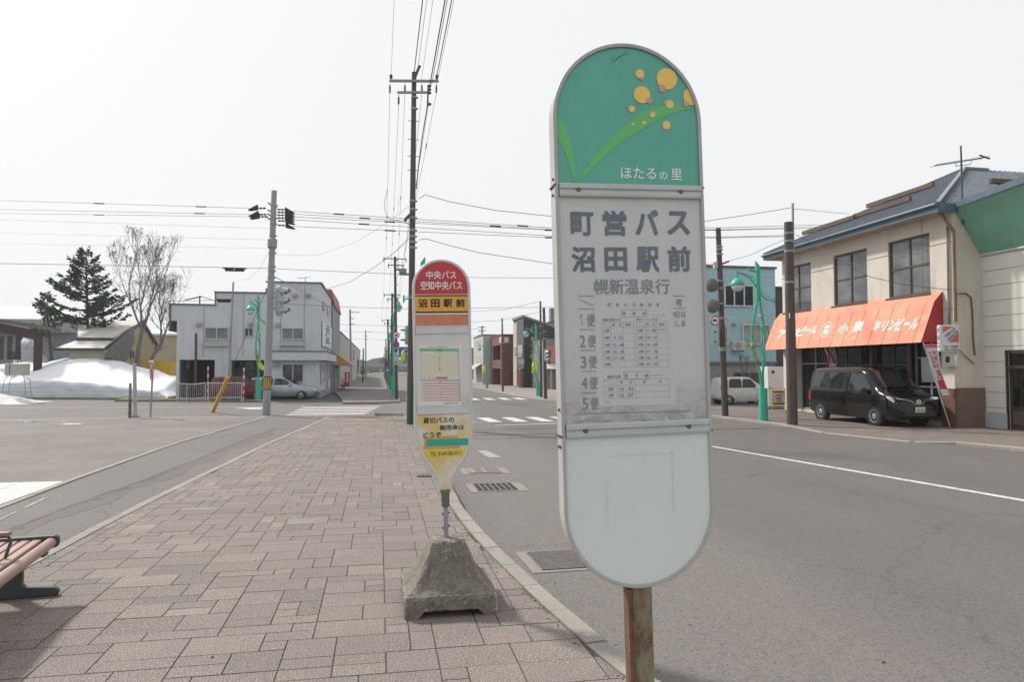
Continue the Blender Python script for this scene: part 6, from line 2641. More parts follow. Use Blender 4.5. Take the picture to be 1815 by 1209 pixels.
# ------------------------------------------------------------------ plain-sided block builder for the buildings further off
def block(name, label, cat, x0, x1, y0, y1, z1, mat, roofm=None, z0=-.12, par_h=.0, group=None):
 o = thing(name, label, cat, ((x0 + x1) / 2, (y0 + y1) / 2, z0), group=group)
 m = M()
 m.bx(x0, x1, y0, y1, z0, z1)
 w_ = m.build('wall', mat, o)
 m = M()
 m.bx(x0 - .06, x1 + .06, y0 - .06, y1 + .06, z1 + .003, z1 + .12)
 m.build('roof', roofm or DKST, o)
 return o, w_


def fpane(par, y, px0, py0, px1, py1, mat=None, frame=None, fw=.05, nx=2, ny=1, name='window'):
 """window proud of a wall facing the camera street (-Y)"""
 a, b = PY(px0, py1, y), PY(px1, py0, y)
 O = Vector((a.x, y - .03, a.z))
 return window(par, O, (1, 0, 0), (0, b.x - a.x, 0, b.z - a.z), .0, frame or FRW, mat or GL_, nx, ny, fw)


def xpane(par, x, px0, py0, px1, py1, side, mat=None, frame=None, fw=.05, nx=1, ny=1):
 """window proud of a wall facing +X (side 1) or -X (side -1)"""
 a, b = PX(px0, (py0 + py1) / 2, x), PX(px1, (py0 + py1) / 2, x)
 zt_, zb_ = PX((px0 + px1) / 2, py0, x).z, PX((px0 + px1) / 2, py1, x).z
 ya_, yb_ = sorted((a.y, b.y))
 if side > 0:
  O, U__ = Vector((x + .03, ya_, zb_)), (0, 1, 0)
 else:
  O, U__ = Vector((x - .03, yb_, zb_)), (0, -1, 0)
 return window(par, O, U__, (0, yb_ - ya_, 0, zt_ - zb_), .0, frame or FRW, mat or GL_, nx, ny, fw)


# ------------------------------------------------------------------ grey restaurant across the side street
YR0 = 46.0
cr = PY(566, 704, YR0)
XR = cr.x
RG = Vector((-8, 50, -.12))
rest = thing('restaurant', 'stepped two-storey pale grey restaurant with carport opening, on the corner', 'restaurant', RG)


def Pz(x, y): return PY(220 + x / 4.03, 460 + y / 4.03, YR0)
def hz(x0, x1, y0, y1, O):
 a, b = Pz(x0, y1), Pz(x1, y0)
 return (a.x - O.x, b.x - O.x, a.z - O.z, b.z - O.z)


t = NT('grey_render')
v = t.map()
c = t.ramp(t.noise(v, .6, 5, .6), [(.3, (.60, .625, .66)), (.7, (.52, .545, .58))])
c = t.mix(t.ramp(t.noise(t.map((1, 1, .12)), 1.6, 6, .7), [(.52, 0.), (.8, .5)]), c, (.33, .345, .37))
c = t.mix(t.ramp(t.noise(v, 25, 3, .6), [(.35, .25), (.5, 0.)]), c, (.28, .30, .33))
RGREY = t.out(c, .85, 0, .3)
xl = Pz(377, 500).x
z_l, z_m, z_r = Pz(500, 327).z, Pz(800, 240).z, Pz(1200, 168).z
xm0, xm1 = Pz(655, 300).x, Pz(1022, 300).x
DR = 10.5
m = M()
O1 = Vector((xl, YR0, -.12))
port = hz(390, 650, 717, 1000, O1)
port = (port[0], port[1], 0, port[3])
wall(m, O1, (1, 0, 0), xm0 - xl, z_l + .12, [hz(575, 650, 487, 572, O1), port] if False else [port], .3)
O2 = Vector((xm0, YR0, -.12))
h2a = hz(760, 1000, 720, 1000, O2)
h2a = (h2a[0], h2a[1], 0, h2a[3])
wall(m, O2, (1, 0, 0), xm1 - xm0, z_m + .12, [h2a], .3)
O3 = Vector((xm1, YR0, -.12))
wall(m, O3, (1, 0, 0), XR - xm1, z_r + .12)
YR1 = PX(586, 640, XR).y
wall(m, (XR, YR0, -.12), (0, 1, 0), YR1 - YR0, z_r + .12)
wall(m, (xl, YR0 + DR, -.12), (0, -1, 0), DR, z_l + .12)
for xa, xb, z in ((xl, xm0, z_l), (xm0, xm1, z_m), (xm1, XR, z_r)):
 m.poly([(xa, YR0, z), (xb, YR0, z), (xb, YR0 + DR, z), (xa, YR0 + DR, z)])
 m.poly([(xa, YR0 + DR, -.12), (xb, YR0 + DR, -.12), (xb, YR0 + DR, z), (xa, YR0 + DR, z)])
for xa, za, zb in ((xm0, z_l, z_m), (xm1, z_m, z_r)):
 m.poly([(xa, YR0, za), (xa, YR0 + DR, za), (xa, YR0 + DR, zb), (xa, YR0, zb)])
rw = m.build('wall', RGREY, rest)
m = M()
xo = Pz(327, 380).x
m.bx(xo, xl - .003, YR0, YR0 + 8, Pz(350, 437).z, z_l)
m.build('overhang', RGREY, rest)
m = M()
for xa, xb, z in ((xo, xm0 + .05, z_l), (xm0 - .05, xm1 + .05, z_m), (xm1 - .05, XR + .08, z_r)):
 m.bx(xa - .05, xb, YR0 - .06, YR0 + .12, z + .003, z + .09)
m.bx(xo - .05, xo + .06, YR0 - .055, YR0 + 8, z_l - 1.6, z_l + .08)
m.bx(xm0 - .06, xm0 + .0, YR0 - .055, YR0 + .1, z_l, z_m)
m.bx(XR - .02, XR + .10, YR0 + .12, YR1, z_r + .003, z_r + .09)
m.build('coping', pm('coping_dark', (.12, .12, .118), None, 3, .6), rest)
for x in (570, 853, 1120, 1288):
 m = M()
 p_ = Pz(x, 400)
 m.bx(p_.x - .03, p_.x + .03, YR0 - .012, YR0 + 0, Pz(x, 700).z, (z_m if x == 853 else z_l if x == 570 else z_r) - .1)
 m.build('wall_joint', pm('joint_grey', (.36, .375, .40), None, 3, .8), rw)
# carport and passage interiors
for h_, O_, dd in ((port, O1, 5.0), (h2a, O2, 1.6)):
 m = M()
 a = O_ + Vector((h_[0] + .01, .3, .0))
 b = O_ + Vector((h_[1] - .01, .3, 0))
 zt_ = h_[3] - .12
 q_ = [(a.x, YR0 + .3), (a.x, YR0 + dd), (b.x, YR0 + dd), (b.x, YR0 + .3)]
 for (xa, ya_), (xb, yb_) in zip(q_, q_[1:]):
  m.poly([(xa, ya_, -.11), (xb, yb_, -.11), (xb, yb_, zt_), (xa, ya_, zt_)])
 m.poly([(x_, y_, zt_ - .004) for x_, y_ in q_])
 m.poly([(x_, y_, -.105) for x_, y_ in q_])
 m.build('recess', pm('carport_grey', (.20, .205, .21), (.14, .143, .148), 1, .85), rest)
fpane(rest, YR0 + 1.58, 432 / 4.03 + 220, 722 / 4.03 + 460, 470 / 4.03 + 220, 780 / 4.03 + 460, GLC)
yy = YR0 + 1.57
fpane(rest, yy, 220 + 783 / 4.03, 460 + 727 / 4.03, 220 + 850 / 4.03, 460 + 786 / 4.03, GLD, FRA, .04)
fpane(rest, yy, 220 + 867 / 4.03, 460 + 727 / 4.03, 220 + 930 / 4.03, 460 + 786 / 4.03, GLD, FRA, .04)


def zpane(x0, x1, y0, y1, **kw):
 return fpane(rest, YR0, 220 + x0 / 4.03, 460 + y0 / 4.03, 220 + x1 / 4.03, 460 + y1 / 4.03, **kw)


GLG = glass('grey_curtain_glass', (.11, .125, .13), .06, .5, (.19, .205, .20))
w1 = zpane(575, 748, 485, 572, mat=GLG)
zpane(857, 927, 488, 552, mat=GL_)
w3 = zpane(1127, 1285, 490, 572, mat=GLG)
zpane(1127, 1283, 745, 880, mat=GL_, ny=1)
for (x0, x1, y0, y1) in ((570, 750, 570, 612), (1118, 1292, 568, 608)):
 m = M()
 a, b = Pz(x0, y1), Pz(x1, y0)
 m.bx(a.x, b.x, YR0 - .25, YR0 - .21, b.z - .04, b.z)
 m.bx(a.x, b.x, YR0 - .25, YR0 - .01, a.z - .05, a.z)
 for i in range(16):
  x = a.x + (b.x - a.x) * i / 15
  m.bx(x - .014, x + .014, YR0 - .245, YR0 - .215, a.z, b.z - .04)
 for x in (a.x, b.x):
  m.bx(x - .02, x + .02, YR0 - .21, YR0 - .01, b.z - .035, b.z - .005)
 m.build('window_rail', FRW, rest)
for x, y in ((536, 465), (905, 465), (1099, 467), (1221, 255), (1313, 255)):
 m = M()
 c = Pz(x, y)
 m.box(c + Vector((0, -.12, 0)), (.28, .22, .2))
 m.build('vent', pm('vent_buff', (.40, .38, .33), (.30, .28, .24), 4, .6), rest)
m = M()
c = Pz(1077, 748)
m.box(c + Vector((0, -.1, 0)), (.36, .18, .34))
m.build('meter_box', pm('vent_buff', (.40, .38, .33)), rest)
# canopy band round the corner of the ground floor
a, b = Pz(1050, 720), Pz(1395, 662)
m = M()
m.bx(a.x, XR + .45, YR0 - .5, YR0 - .003, a.z, b.z)
m.bx(XR + .003, XR + .45, YR0 - .003, YR1 - .3, a.z, b.z)
cn = m.build('canopy', RGREY, rest)
m = M()
m.bx(a.x - .04, XR + .49, YR0 - .54, YR0 - .003, b.z + .003, b.z + .07)
m.bx(XR + .003, XR + .49, YR0 - .003, YR1 - .3, b.z + .003, b.z + .07)
m.build('canopy_edge', pm('coping_dark', (.06, .058, .055)), cn)
m = M()
m.bx(Pz(1062, 900).x, XR + .03, YR0 - .03, YR0 - .003, -.12, .32)
m.bx(XR + .003, XR + .03, YR0 - .003, YR1, -.12, .32)
m.build('plinth', pm('plinth_grey', (.27, .28, .295), (.22, .23, .24), 2, .8), rest)
for x0, x1, y0, y1, ny_ in ((1402, 1426, 745, 882, 2), (1380, 1391, 750, 800, 1), (1441, 1452, 738, 940, 1), (1457, 1467, 745, 860, 1), (1416, 1428, 300, 362, 1), (1449, 1462, 335, 398, 1)):
 xpane(rest, XR, 220 + x0 / 4.03, 460 + y0 / 4.03, 220 + x1 / 4.03, 460 + y1 / 4.03, 1, GLC if y0 > 400 else GL_, None, .06, 1, ny_)
m = M()
p0, p1 = PX(220 + 1408 / 4.03, 550 / 4.03 + 460, XR), PX(220 + 1473 / 4.03, 550 / 4.03 + 460, XR)
zt_, zb_ = PX(220 + 1440 / 4.03, 460 + 465 / 4.03, XR).z, PX(220 + 1440 / 4.03, 460 + 632 / 4.03, XR).z
m.bx(XR + .04, XR + .10, p0.y, p1.y, zb_, zt_)
sg = m.build('sign_panel', pm('signboard_white', (.68, .68, .70), (.6, .6, .62), 3, .5), rest)
P = lambda u, v: Vector((XR + .104, p0.y + u * (p1.y - p0.y), zb_ + v * (zt_ - zb_)))
m = M()
for i, ch in enumerate('やまがし食堂'):
 m.text(ch, P, .30 - .04 * (i % 2), .78, .86 - i * .135, .985 - i * .135, bold=.05)
m.build('lettering', pm('sign_letter_dark', (.06, .06, .07)), sg)
m = M()
m.text('お食事処', P, .2, .8, .02, .07, bold=.03)
m.build('small_lettering', CLP, sg)
m = M()
a = PY(414, 690, YR0 - .4)
m.tube([PY(404.5, 700, YR0 - .5), PY(409, 600, YR0 - .4), PY(413.5, 500, YR0 - .35)], .055, 8)
m.build('flue_pipe', GREYP, rest)
m = M()
m.tube([PY(346.5, 690, YR0 - .6), PY(347.5, 591, YR0 - .6)], .075, 8)
m.build('brown_pipe', pm('pipe_red_brown', (.10, .045, .04), None, 3, .6), rest)
m = M()
c = PY(354, 535, YR0 + 4)
m.tube([c - Vector((0, 0, .6)), c + Vector((0, 0, .4))], .05, 6)
m.bar(c + Vector((-.9, 0, .1)), c + Vector((.1, 0, .35)), .3, .04)
m.bar(c + Vector((.1, 0, .35)), c + Vector((.9, 0, .1)), .3, .04)
m.build('roof_vent', DKST, rest)
m = M()
c = PY(541, 499, YR0 + 4)
m.tube([c - Vector((0, 0, .4)), c + Vector((0, 0, .3))], .02, 5)
m.bar(c + Vector((-.55, 0, .2)), c + Vector((.35, 0, .3)), .03, .03)
m.build('aerial', DKST, rest)

# next door: bluish shop with a red ribbed top and an orange-brown canopy
XA = XR + .12
YA2 = PX(602, 620, XA).y
nb = thing('shop', 'bluish shop with red ribbed roof box and orange-brown canopy behind the restaurant', 'shop', (XA - 3, (YR1 + YA2) / 2, -.12))
zn = PX(598, 552, XA).z
m = M()
m.bx(XA - 6, XA, YR1 + .05, YA2, -.12, zn)
m.build('wall', pm('blue_grey_wall', (.26, .29, .33), (.21, .235, .27), .8, .8), nb)
m = M()
zr = PX(590, 512, XA).z
vs_ = []
for i in range(13):
 z0_, z1_ = zn + (zr - zn) * i / 13, zn + (zr - zn) * (i + .8) / 13
 s_ = i / 13 * .25
 m.bx(XA - 5.0, XA + .12 - s_, YR1 + .2, YA2, z0_ + .003, z1_)
 m.bx(XA - 4.95, XA + .06 - s_, YR1 + .25, YA2 - .05, z1_, z0_ + (zr - zn) / 13)
m.build('roof', pm('roof_red_ribbed', (.36, .085, .045), (.30, .065, .035), 2, .55), nb)
pts = [(XA + .01, PX(599, 626, XA).z), (XA + 1.5, 2.0)]
ya_, yb_ = YR1 + 1.0, YA2 - .5
awn = awning(nb, 'canopy', pm('canopy_ochre', (.42, .21, .085), (.36, .18, .07), 1.5, .6), ya_, yb_, pts)
for y in (ya_, yb_):
 m = M()
 m.poly([(pts[0][0], y, pts[0][1] - .003), (pts[1][0], y, pts[1][1] - .003), (pts[0][0], y, pts[1][1])])
 m.build('canopy_side', pm('canopy_side_ochre', (.50, .28, .14), (.44, .24, .12), 2, .6), awn)
m = M()
m.bx(XA + .003, XA + .05, ya_ + .3, yb_ - .3, -.1, 1.95)
m.build('shopfront', pm('shopfront_dark', (.06, .055, .05), (.22, .19, .14), .5, .5), nb)
bk2 = PX(637, 640, XA - .3)
gb, gw = block('building', 'plain greige two-storey building with green awning, beyond the orange-brown canopy', 'building', PY(603, 640, YA2 + 6).x - 1.5, XA - .25, YA2 + 6, PX(638.5, 640, XA - .25).y, PY(620, 590, YA2 + 6).z, pm('greige_wall', (.44, .42, .385), (.37, .355, .325), .7, .8))
yy = PX(634, 645, XA - .25).y
awning(gb, 'awning', pm('awning_green', (.10, .42, .06), (.13, .48, .08), 2, .6), yy - 2, yy + 9, [(XA - .23, PX(633, 637, XA - .25).z + .1), (XA + .6, 2.75), (XA + 1.25, 2.25)])
m = M()
m.bx(XA - .25, XA - .2, yy - 1.5, yy + 5, -.1, 2.2)
m.build('shopfront', GLD, gb)
fpane(gb, YA2 + 6, 625, 620, 628.5, 640, GLC, FRW, .05, 1)
# vending machine
c = PX(611, 686, XA + .6)
vm = thing('vending_machine', 'red drinks vending machine with white script, under the orange-brown canopy', 'vending machine', (XA + .55, 71.5, -.1))
vx0, vy0 = PY(611, 680, 71).x, 71.0
vx1 = PY(619.5, 680, 71).x
zt_ = PY(615, 660, 71).z
m = M()
m.bx(vx0, vx1, vy0, vy0 + .8, -.08, zt_)
vc = m.build('cabinet', pm('vending_red', (.40, .02, .03), (.34, .018, .026), 2, .35), vm)
m = M()
for i, ch in enumerate('Coca-Cola'):
 pass
P = lambda u, v: Vector((vx0 + (vx1 - vx0) * (1 - v), vy0 - .012, .1 + (zt_ - .2) * u))
m.text('Coca-Cola', P, .22, .95, .28, .72, bold=.04, shear=.2)
m.build('lettering', LW, vc)

# far low shops down the left side
rs = random.Random(21)
cols = [(.36, .34, .31), (.26, .28, .31), (.42, .41, .39), (.22, .20, .19), (.33, .28, .24), (.28, .31, .30)]
y = 112
for i, lab in enumerate(('first far low shop past the green awning', 'second far shop past the green awning', 'third far shop past the green awning', 'fourth far shop past the green awning', 'last far shop on the left, near the overpass')):
 h_ = rs.uniform(3.6, 6.2)
 d_y = rs.uniform(9, 15)
 o_, w_ = block('far_shop', lab, 'shop', -18, -5.0 + rs.uniform(-.6, .3), y, y + d_y, h_, pm('far_wall_%d' % i, cols[i % 6], None, .5, .8), group='far shops on the left')
 y += d_y + 1.5

# ------------------------------------------------------------------ farmyard buildings behind the snow, far left
def PL(x, y, Y_): return PY(x / 3.556, 400 + y / 3.556, Y_)


A_ = PL(893, 600, 60)
XG = A_.x
Fp = PX(655 / 3.556, 400 + 772 / 3.556, XG)
Bp = PX(978 / 3.556, 400 + 745 / 3.556, XG)
xb = PL(490, 592, 60).x
barn = thing('barn', 'old barn with rust-streaked silver corrugated roof and yellowish gable behind the conifer', 'barn', (XG - 5, 58, -.1))
# the eave at its real place: front wall stands nearer
m = M()
Fw = Vector((XG, max(Fp.y, 50.), 0))
zF = EYE + (Fp.z - EYE) * Fw.y / Fp.y if Fp.y < 50 else Fp.z
Fe = Vector((XG, Fw.y, zF))
m.poly([Vector((XG - .02, Fe.y + .3, -.1)), Vector((XG - .02, Bp.y - .2, -.1)), Vector((XG - .02, Bp.y - .2, Bp.z)), A_ - Vector((.02, 0, .1)), Fe + Vector((-.02, .3, 0))])
m.build('gable', pm('gable_yellow', (.40, .36, .19), (.34, .31, .17), .8, .85), barn)
xL = PL(345, 770, Fe.y).x
m = M()
m.bx(xL + .8, XG - .05, Fe.y + .3, Bp.y - .2, -.1, zF - .1)
m.build('wall', pm('barn_wall', (.40, .36, .29), (.30, .27, .22), .6, .85), barn)
t = NT('silver_corrugated')
v = t.map()
w_ = t.n('TexWave', wave_type='BANDS', bands_direction='X')
w_.inputs['Scale'].default_value = 1.4
t.l(v, w_.inputs['Vector'])
c = t.ramp(t.noise(t.map((1.6, .2, .3)), 1.0, 5, .65), [(.32, (.66, .65, .62)), (.55, (.54, .51, .47)), (.7, (.30, .24, .19))])
c = t.mix(t.ramp(w_.outputs[0], [(.0, .6), (.35, 0.)]), c, (.16, .145, .13))
SILV = t.out(c, .5, 0, .4)
m = M()
ML = Fe.lerp(A_, .24)
m.poly([Vector((xL, Fe.y, zF)), Fe, ML, Vector((xL + .6, ML.y, ML.z))])
m.poly([Vector((xL + .7, ML.y, ML.z + .22)), ML + Vector((.0, 0, .22)), A_, Vector((xb, A_.y, A_.z))])
m.poly([A_, Vector((xb, A_.y, A_.z)), Vector((xb, Bp.y, Bp.z)), Bp])
o_ = m.build('roof', SILV, barn)
m = M()
m.bar(Fe + Vector((.1, 0, -.05)), A_ + Vector((.1, 0, -.05)), .1, .25)
m.bar(A_ + Vector((.1, 0, -.05)), Bp + Vector((.1, .3, -.15)), .1, .25)
m.bar(Vector((xL + .6, ML.y - .02, ML.z + .1)), ML + Vector((0, -.02, .1)), .06, .18)
m.bar(Vector((xL, Fe.y - .03, zF - .1)), Fe + Vector((0, -.03, -.1)), .06, .16)
m.build('verge', pm('verge_dark', (.05, .048, .05), None, 3, .7), o_)
m = M()
q_ = [PX(655 / 3.556, 400 + 800 / 3.556, XG + .25), PX(840 / 3.556, 400 + 640 / 3.556, XG + .25), PX(845 / 3.556, 400 + 735 / 3.556, XG + .25), PX(790 / 3.556, 400 + 860 / 3.556, XG + .25), PX(660 / 3.556, 400 + 830 / 3.556, XG + .25)]
m.prism(q_, (.05, 0, 0))
m.build('lean_to_roof', pm('dark_corrugated', (.09, .09, .095), (.15, .145, .14), 1.5, .6), barn)
xpane(barn, XG, 820 / 3.556, 400 + 790 / 3.556, 838 / 3.556, 400 + 835 / 3.556, 1, GLD, FRD)
ys2 = 66
sh2 = thing('shed', 'yellowish cream shed with a snowy roof and small window, beside the restaurant', 'shed', (PL(1030, 800, ys2).x, ys2 + 3, -.1))
a, b = PL(955, 850, ys2), PL(1100, 690, ys2)
m = M()
m.bx(a.x, b.x + 1.5, ys2, ys2 + 6, -.1, b.z)
m.build('wall', pm('shed_cream', (.46, .42, .30), (.40, .365, .26), .8, .85), sh2)
m = M()
m.prism([(a.x - .1, ys2 - .3, b.z), (b.x + 1.6, ys2 - .3, b.z), (b.x + 1.6, ys2 + 3, b.z + .9), (a.x - .1, ys2 + 3, b.z + .9)], (0, 0, .12))
m.build('roof', pm('roof_snow', (.72, .74, .77), (.68, .70, .73), 2, .7), sh2)
fpane(sh2, ys2, 968 / 3.556, 400 + 750 / 3.556, 1030 / 3.556, 400 + 790 / 3.556, GLC)
ysk = 58
a, b = PL(885, 960, ysk), PL(1088, 855, ysk)
sk = thing('yellow_skip', 'bright yellow container half buried behind the snow', 'skip', ((a.x + b.x) / 2, ysk, -.1))
m = M()
m.prism([(a.x, ysk, -.1), (b.x - .15, ysk, -.1), (b.x, ysk, b.z), (a.x, ysk, b.z)], (0, 1.6, 0))
sb = m.build('body', pm('skip_yellow', (.62, .40, .02), (.55, .35, .02), 1.5, .6), sk)
m = M()
for i in range(6):
 x = a.x + (b.x - a.x) * (i + .3) / 6
 m.bx(x, x + .1, ysk - .06, ysk - .003, 0, b.z - .1)
m.build('rib', pm('skip_yellow', (.62, .40, .02)), sb)
hall = thing('hall', 'long blue-grey hall with a vast snow-white roof at the far left', 'hall', (PL(200, 700, 78).x, 84, -.1))
a, b = PL(-60, 850, 78), PL(480, 640, 78)
zw = PL(300, 612, 78).z
m = M()
m.bx(a.x - 10, b.x, 78, 96, -.1, zw)
m.build('wall', pm('hall_blue_grey', (.20, .245, .275), (.165, .20, .23), .4, .8), hall)
m = M()
zr_ = PL(150, 520, 88).z
m.prism([(a.x - 11, 77.5, zw + .003), (b.x + .4, 77.5, zw + .003), (b.x - 6.5, 90, zr_), (a.x - 11, 90, zr_)], (0, 0, .35))
m.build('roof', pm('roof_snow', (.80, .82, .85)), hall)
m = M()
m.bx(a.x - 10.9, b.x + .3, 77.3, 77.45, zw - 1.0, zw + .25)
m.build('fascia', pm('hall_fascia', (.30, .31, .32), (.24, .25, .26), .4, .7), hall)
# dark red pergola with slatted panels
YPg = 52
per = thing('pergola', 'dark red-brown timber pergola with slatted screens at the left edge', 'pergola', (PL(80, 800, YPg).x, YPg, -.1))
DKR = pm('pergola_red', (.055, .024, .022), (.04, .018, .017), 3, .7)
pA_, pB_ = PL(-60, 615, YPg), PL(248, 668, YPg)
m = M()
m.bar(pA_ + Vector((0, 0, -.15)), pB_ + Vector((0, 0, -.25)), .2, .55)
m.build('beam', DKR, per)
m = M()
p_ = PL(240, 665, YPg)
m.bx(p_.x - .19, p_.x + .19, YPg - .12, YPg + .26, -.1, p_.z)
m.build('post', DKR, per)
m = M()
for i in range(22):
 c = pA_.lerp(pB_, i / 21) + Vector((0, 1.2, .22))
 m.bx(c.x - .045, c.x + .045, YPg - .3, YPg + 3.2, c.z - .05, c.z + .14)
m.build('rafters', pm('rafter_grey', (.13, .12, .12), (.19, .18, .175), 3, .7), per)
m = M()
for x0, x1, y0, y1 in ((-50, 22, 697, 845), (42, 76, 697, 845), (94, 130, 697, 845), (55, 130, 795, 845)):
 a, b = PL(x0, y1, YPg + 1), PL(x1, y0, YPg + 1)
 k_ = 12 if y0 < 700 else 5
 m.bx(a.x, b.x, YPg + 1.03, YPg + 1.08, a.z, b.z)
 for i in range(k_):
  z = a.z + (b.z - a.z) * i / k_
  m.bx(a.x, b.x, YPg + 1, YPg + 1.03, z, z + (b.z - a.z) / k_ * .7)
m.build('screen', pm('screen_brown', (.05, .04, .036), (.10, .085, .075), 3, .75), per)

# ------------------------------------------------------------------ right side, beyond the crossing
YB2 = 36.5
ob, c0 = PY(1376.8, 700, YB2), PY(1240, 476, YB2)
zt_ = PY(1376, 477, YB2).z
blue = thing('building', 'light blue clapboard building behind the green lamp', 'building', ((ob.x + c0.x) / 2, YB2 + 4, -.1))
xl_ = c0.x - 4.5


def P5(x, y): return (1230 + x / 3.1, 380 + y / 3.1)


zs_ = PY(*P5(300, 812), YB2).z
t = NT('blue_clapboard')
v = t.map()
c = t.ramp(t.noise(v, .7, 4), [(.3, (.32, .51, .56)), (.7, (.28, .46, .51))])
w_ = t.n('TexWave', wave_type='BANDS', bands_direction='Z', wave_profile='SAW')
w_.inputs['Scale'].default_value = .72
t.l(v, w_.inputs['Vector'])
c = t.mix(t.ramp(w_.outputs[0], [(.0, .5), (.14, 0.)]), c, (.17, .28, .32))
t.bump(w_.outputs[0], .4, .03)
m = M()
m.bx(xl_, ob.x, YB2, YB2 + 9, zs_, zt_)
m.build('upper_wall', t.out(c, .6), blue)
m = M()
m.bx(xl_ + .02, ob.x - .02, YB2 + .1, YB2 + 8.9, -.1, zs_ - .003)
m.build('lower_wall', pm('lower_grey', (.30, .30, .295), (.24, .24, .235), .8, .75, st=(.3, 1, 4)), blue)
m = M()
m.bx(xl_ - .1, ob.x + .08, YB2 - .08, YB2 + 9.1, zt_ + .003, zt_ + .12)
m.build('roof', pm('coping_brown', (.14, .10, .09), None, 3, .6), blue)
m = M()
m.bx(xl_, ob.x + .03, YB2 - .08, YB2 - .003, zs_ - .08, zs_ + .04)
m.build('band', pm('band_slate', (.16, .20, .22), None, 3, .6), blue)
for x0, x1, y0, y1, n_, mt_ in ((165, 327, 390, 506, 3, GL_), (265, 416, 605, 716, 3, GLC), (140, 186, 605, 716, 1, GLC)):
 fpane(blue, YB2, *P5(x0, y0), *P5(x1, y1), mt_, FRW, .07, n_)
m = M()
for i in range(5):
 a, b = PY(*P5(225 + i * 45, 925), YB2), PY(*P5(262 + i * 45, 870), YB2)
 m.bx(a.x, b.x, YB2 - .0 + .06, YB2 + .09, a.z, b.z)
m.build('shutter_windows', GL_, blue)
c = PY(*P5(234, 723), YB2)
m = M()
m.box(c + Vector((0, -.2, 0)), (.72, .36, .52))
ac = m.build('air_conditioner', pm('aircon_ivory', (.52, .51, .48), (.45, .44, .41), 3, .5), blue, bevel=.02)
m = M()
m.lathe(c + Vector((-.1, -.385, 0)), [(.2, 0), (.2, .006), (.06, .012)], 16, (0, -1, 0))
m.build('fan_grille', pm('grille_grey', (.30, .30, .29), None, 3, .6), ac)
m = M()
m.bar(c + Vector((-.3, -.2, -.28)), c + Vector((-.3, 0, -.28)), .04, .04)
m.bar(c + Vector((.3, -.2, -.28)), c + Vector((.3, 0, -.28)), .04, .04)
m.build('bracket', DKST, ac)
m = M()
c = PY(*P5(216, 606), YB2)
m.lathe(c, [(.08, 0), (.12, .1), (.05, .2)], 12, (0, -1, 0))
m.build('vent', FRA, blue)
gz = PY(1390, 512, 36.8)
dk = thing('building', 'narrow dark grey building squeezed between the blue building and the cream shop', 'building', (ob.x + 2, 38, -.1))
m = M()
m.bx(ob.x + .12, ob.x + 4.5, 36.8, 43, -.1, gz.z)
m.build('wall', pm('slate_wall', (.075, .072, .075), (.055, .053, .056), .8, .8), dk)
m = M()
m.bx(ob.x + .10, ob.x + 4.6, 36.7, 43, gz.z + .003, gz.z + .12)
m.build('roof', DKST, dk)
lamp('small green lamp seen between the blue building and the orange awning', Vector((PY(1368, 700, 34.5).x, 35.3, -.08)), PY(1368, 576, 35.3).z + .1, 1, R(70), detail=False)

# black building with gold characters
def P4(x, y): return (820 + x / 4.48, 520 + y / 4.48)


YK = 66.0
kc = PY(*P4(487, 745), YK)
XK = kc.x
blk = thing('building', 'tall black building with sloping roof and gold characters down its side', 'building', (XK + 3, YK + 3, -.1))
zc_ = PY(*P4(487, 187), YK).z
xe = PY(1015, 600, YK).x
ze = zc_ - (PY(*P4(487, 187), YK).z - PY(*P4(710, 266), YK).z) / (PY(*P4(710, 266), YK).x - XK) * (xe - XK)
y1k = PX(*P4(405, 400), XK).y
m = M()
m.prism([(XK, YK, -.1), (xe, YK, -.1), (xe, YK, ze), (XK, YK, zc_)], (0, y1k - YK, 0))
BLKW = pm('black_cladding', (.022, .023, .025), (.032, .033, .035), 1.2, .55)
bw_ = m.build('wall', BLKW, blk)
m = M()
m.prism([(XK - .15, YK - .1, zc_ + .003), (xe, YK - .1, ze + .003), (xe, YK - .1, ze + .15), (XK - .15, YK - .1, zc_ + .2)], (0, y1k - YK + .2, 0))
m.build('roof', pm('roof_pale_edge', (.26, .26, .255), (.20, .20, .2), 2, .6), blk)
m = M()
ya_ = PX(*P4(432, 400), XK).y
m.bx(XK - .04, XK - .003, ya_, y1k, .0, zc_ - .3)
m.build('cream_strip', pm('strip_cream', (.46, .42, .34), (.40, .365, .30), 1, .7), blk)
m = M()
m.bx(XK - .03, XK - .003, YK, ya_, 0, zc_ - .15)
m.build('front_cladding', pm('front_slate', (.075, .08, .085), (.06, .063, .067), 1, .6), blk)
xpane(blk, XK - .03, *P4(478, 412), *P4(440, 505), -1, GLC, FRW, .07, 2)
xpane(blk, XK - .03, *P4(431, 425), *P4(415, 495), -1, GLC, FRW, .05, 1)
xpane(blk, XK - .03, *P4(478, 598), *P4(440, 708), -1, pm('door_red', (.16, .02, .03), None, 3, .5), FRD, .05, 2)
m = M()
a, b = PY(*P4(446, 562), YK - .5), PY(*P4(487, 520), YK - .5)
m.bx(a.x, b.x, YK - .6, YK - .5, a.z, b.z)
m.build('hanging_sign', pm('sign_pale', (.50, .53, .53), (.42, .45, .45), 3, .5), blk)
m = M()
a = PY(*P4(466, 740), YK - .4)
tp = PY(*P4(466, 618), YK - .4)
bar_ = thing('barber_pole', 'striped barber pole beside the door of the black building', 'barber pole', Vector((a.x, a.y, -.06)))
m = M()
m.cyl((a.x, a.y, -.06), (a.x, a.y, tp.z), .24, .24, 10)
bp_ = m.build('cylinder', pm('barber_dark', (.20, .17, .17), (.12, .10, .11), 3, .4), bar_, smooth=40)
m = M()
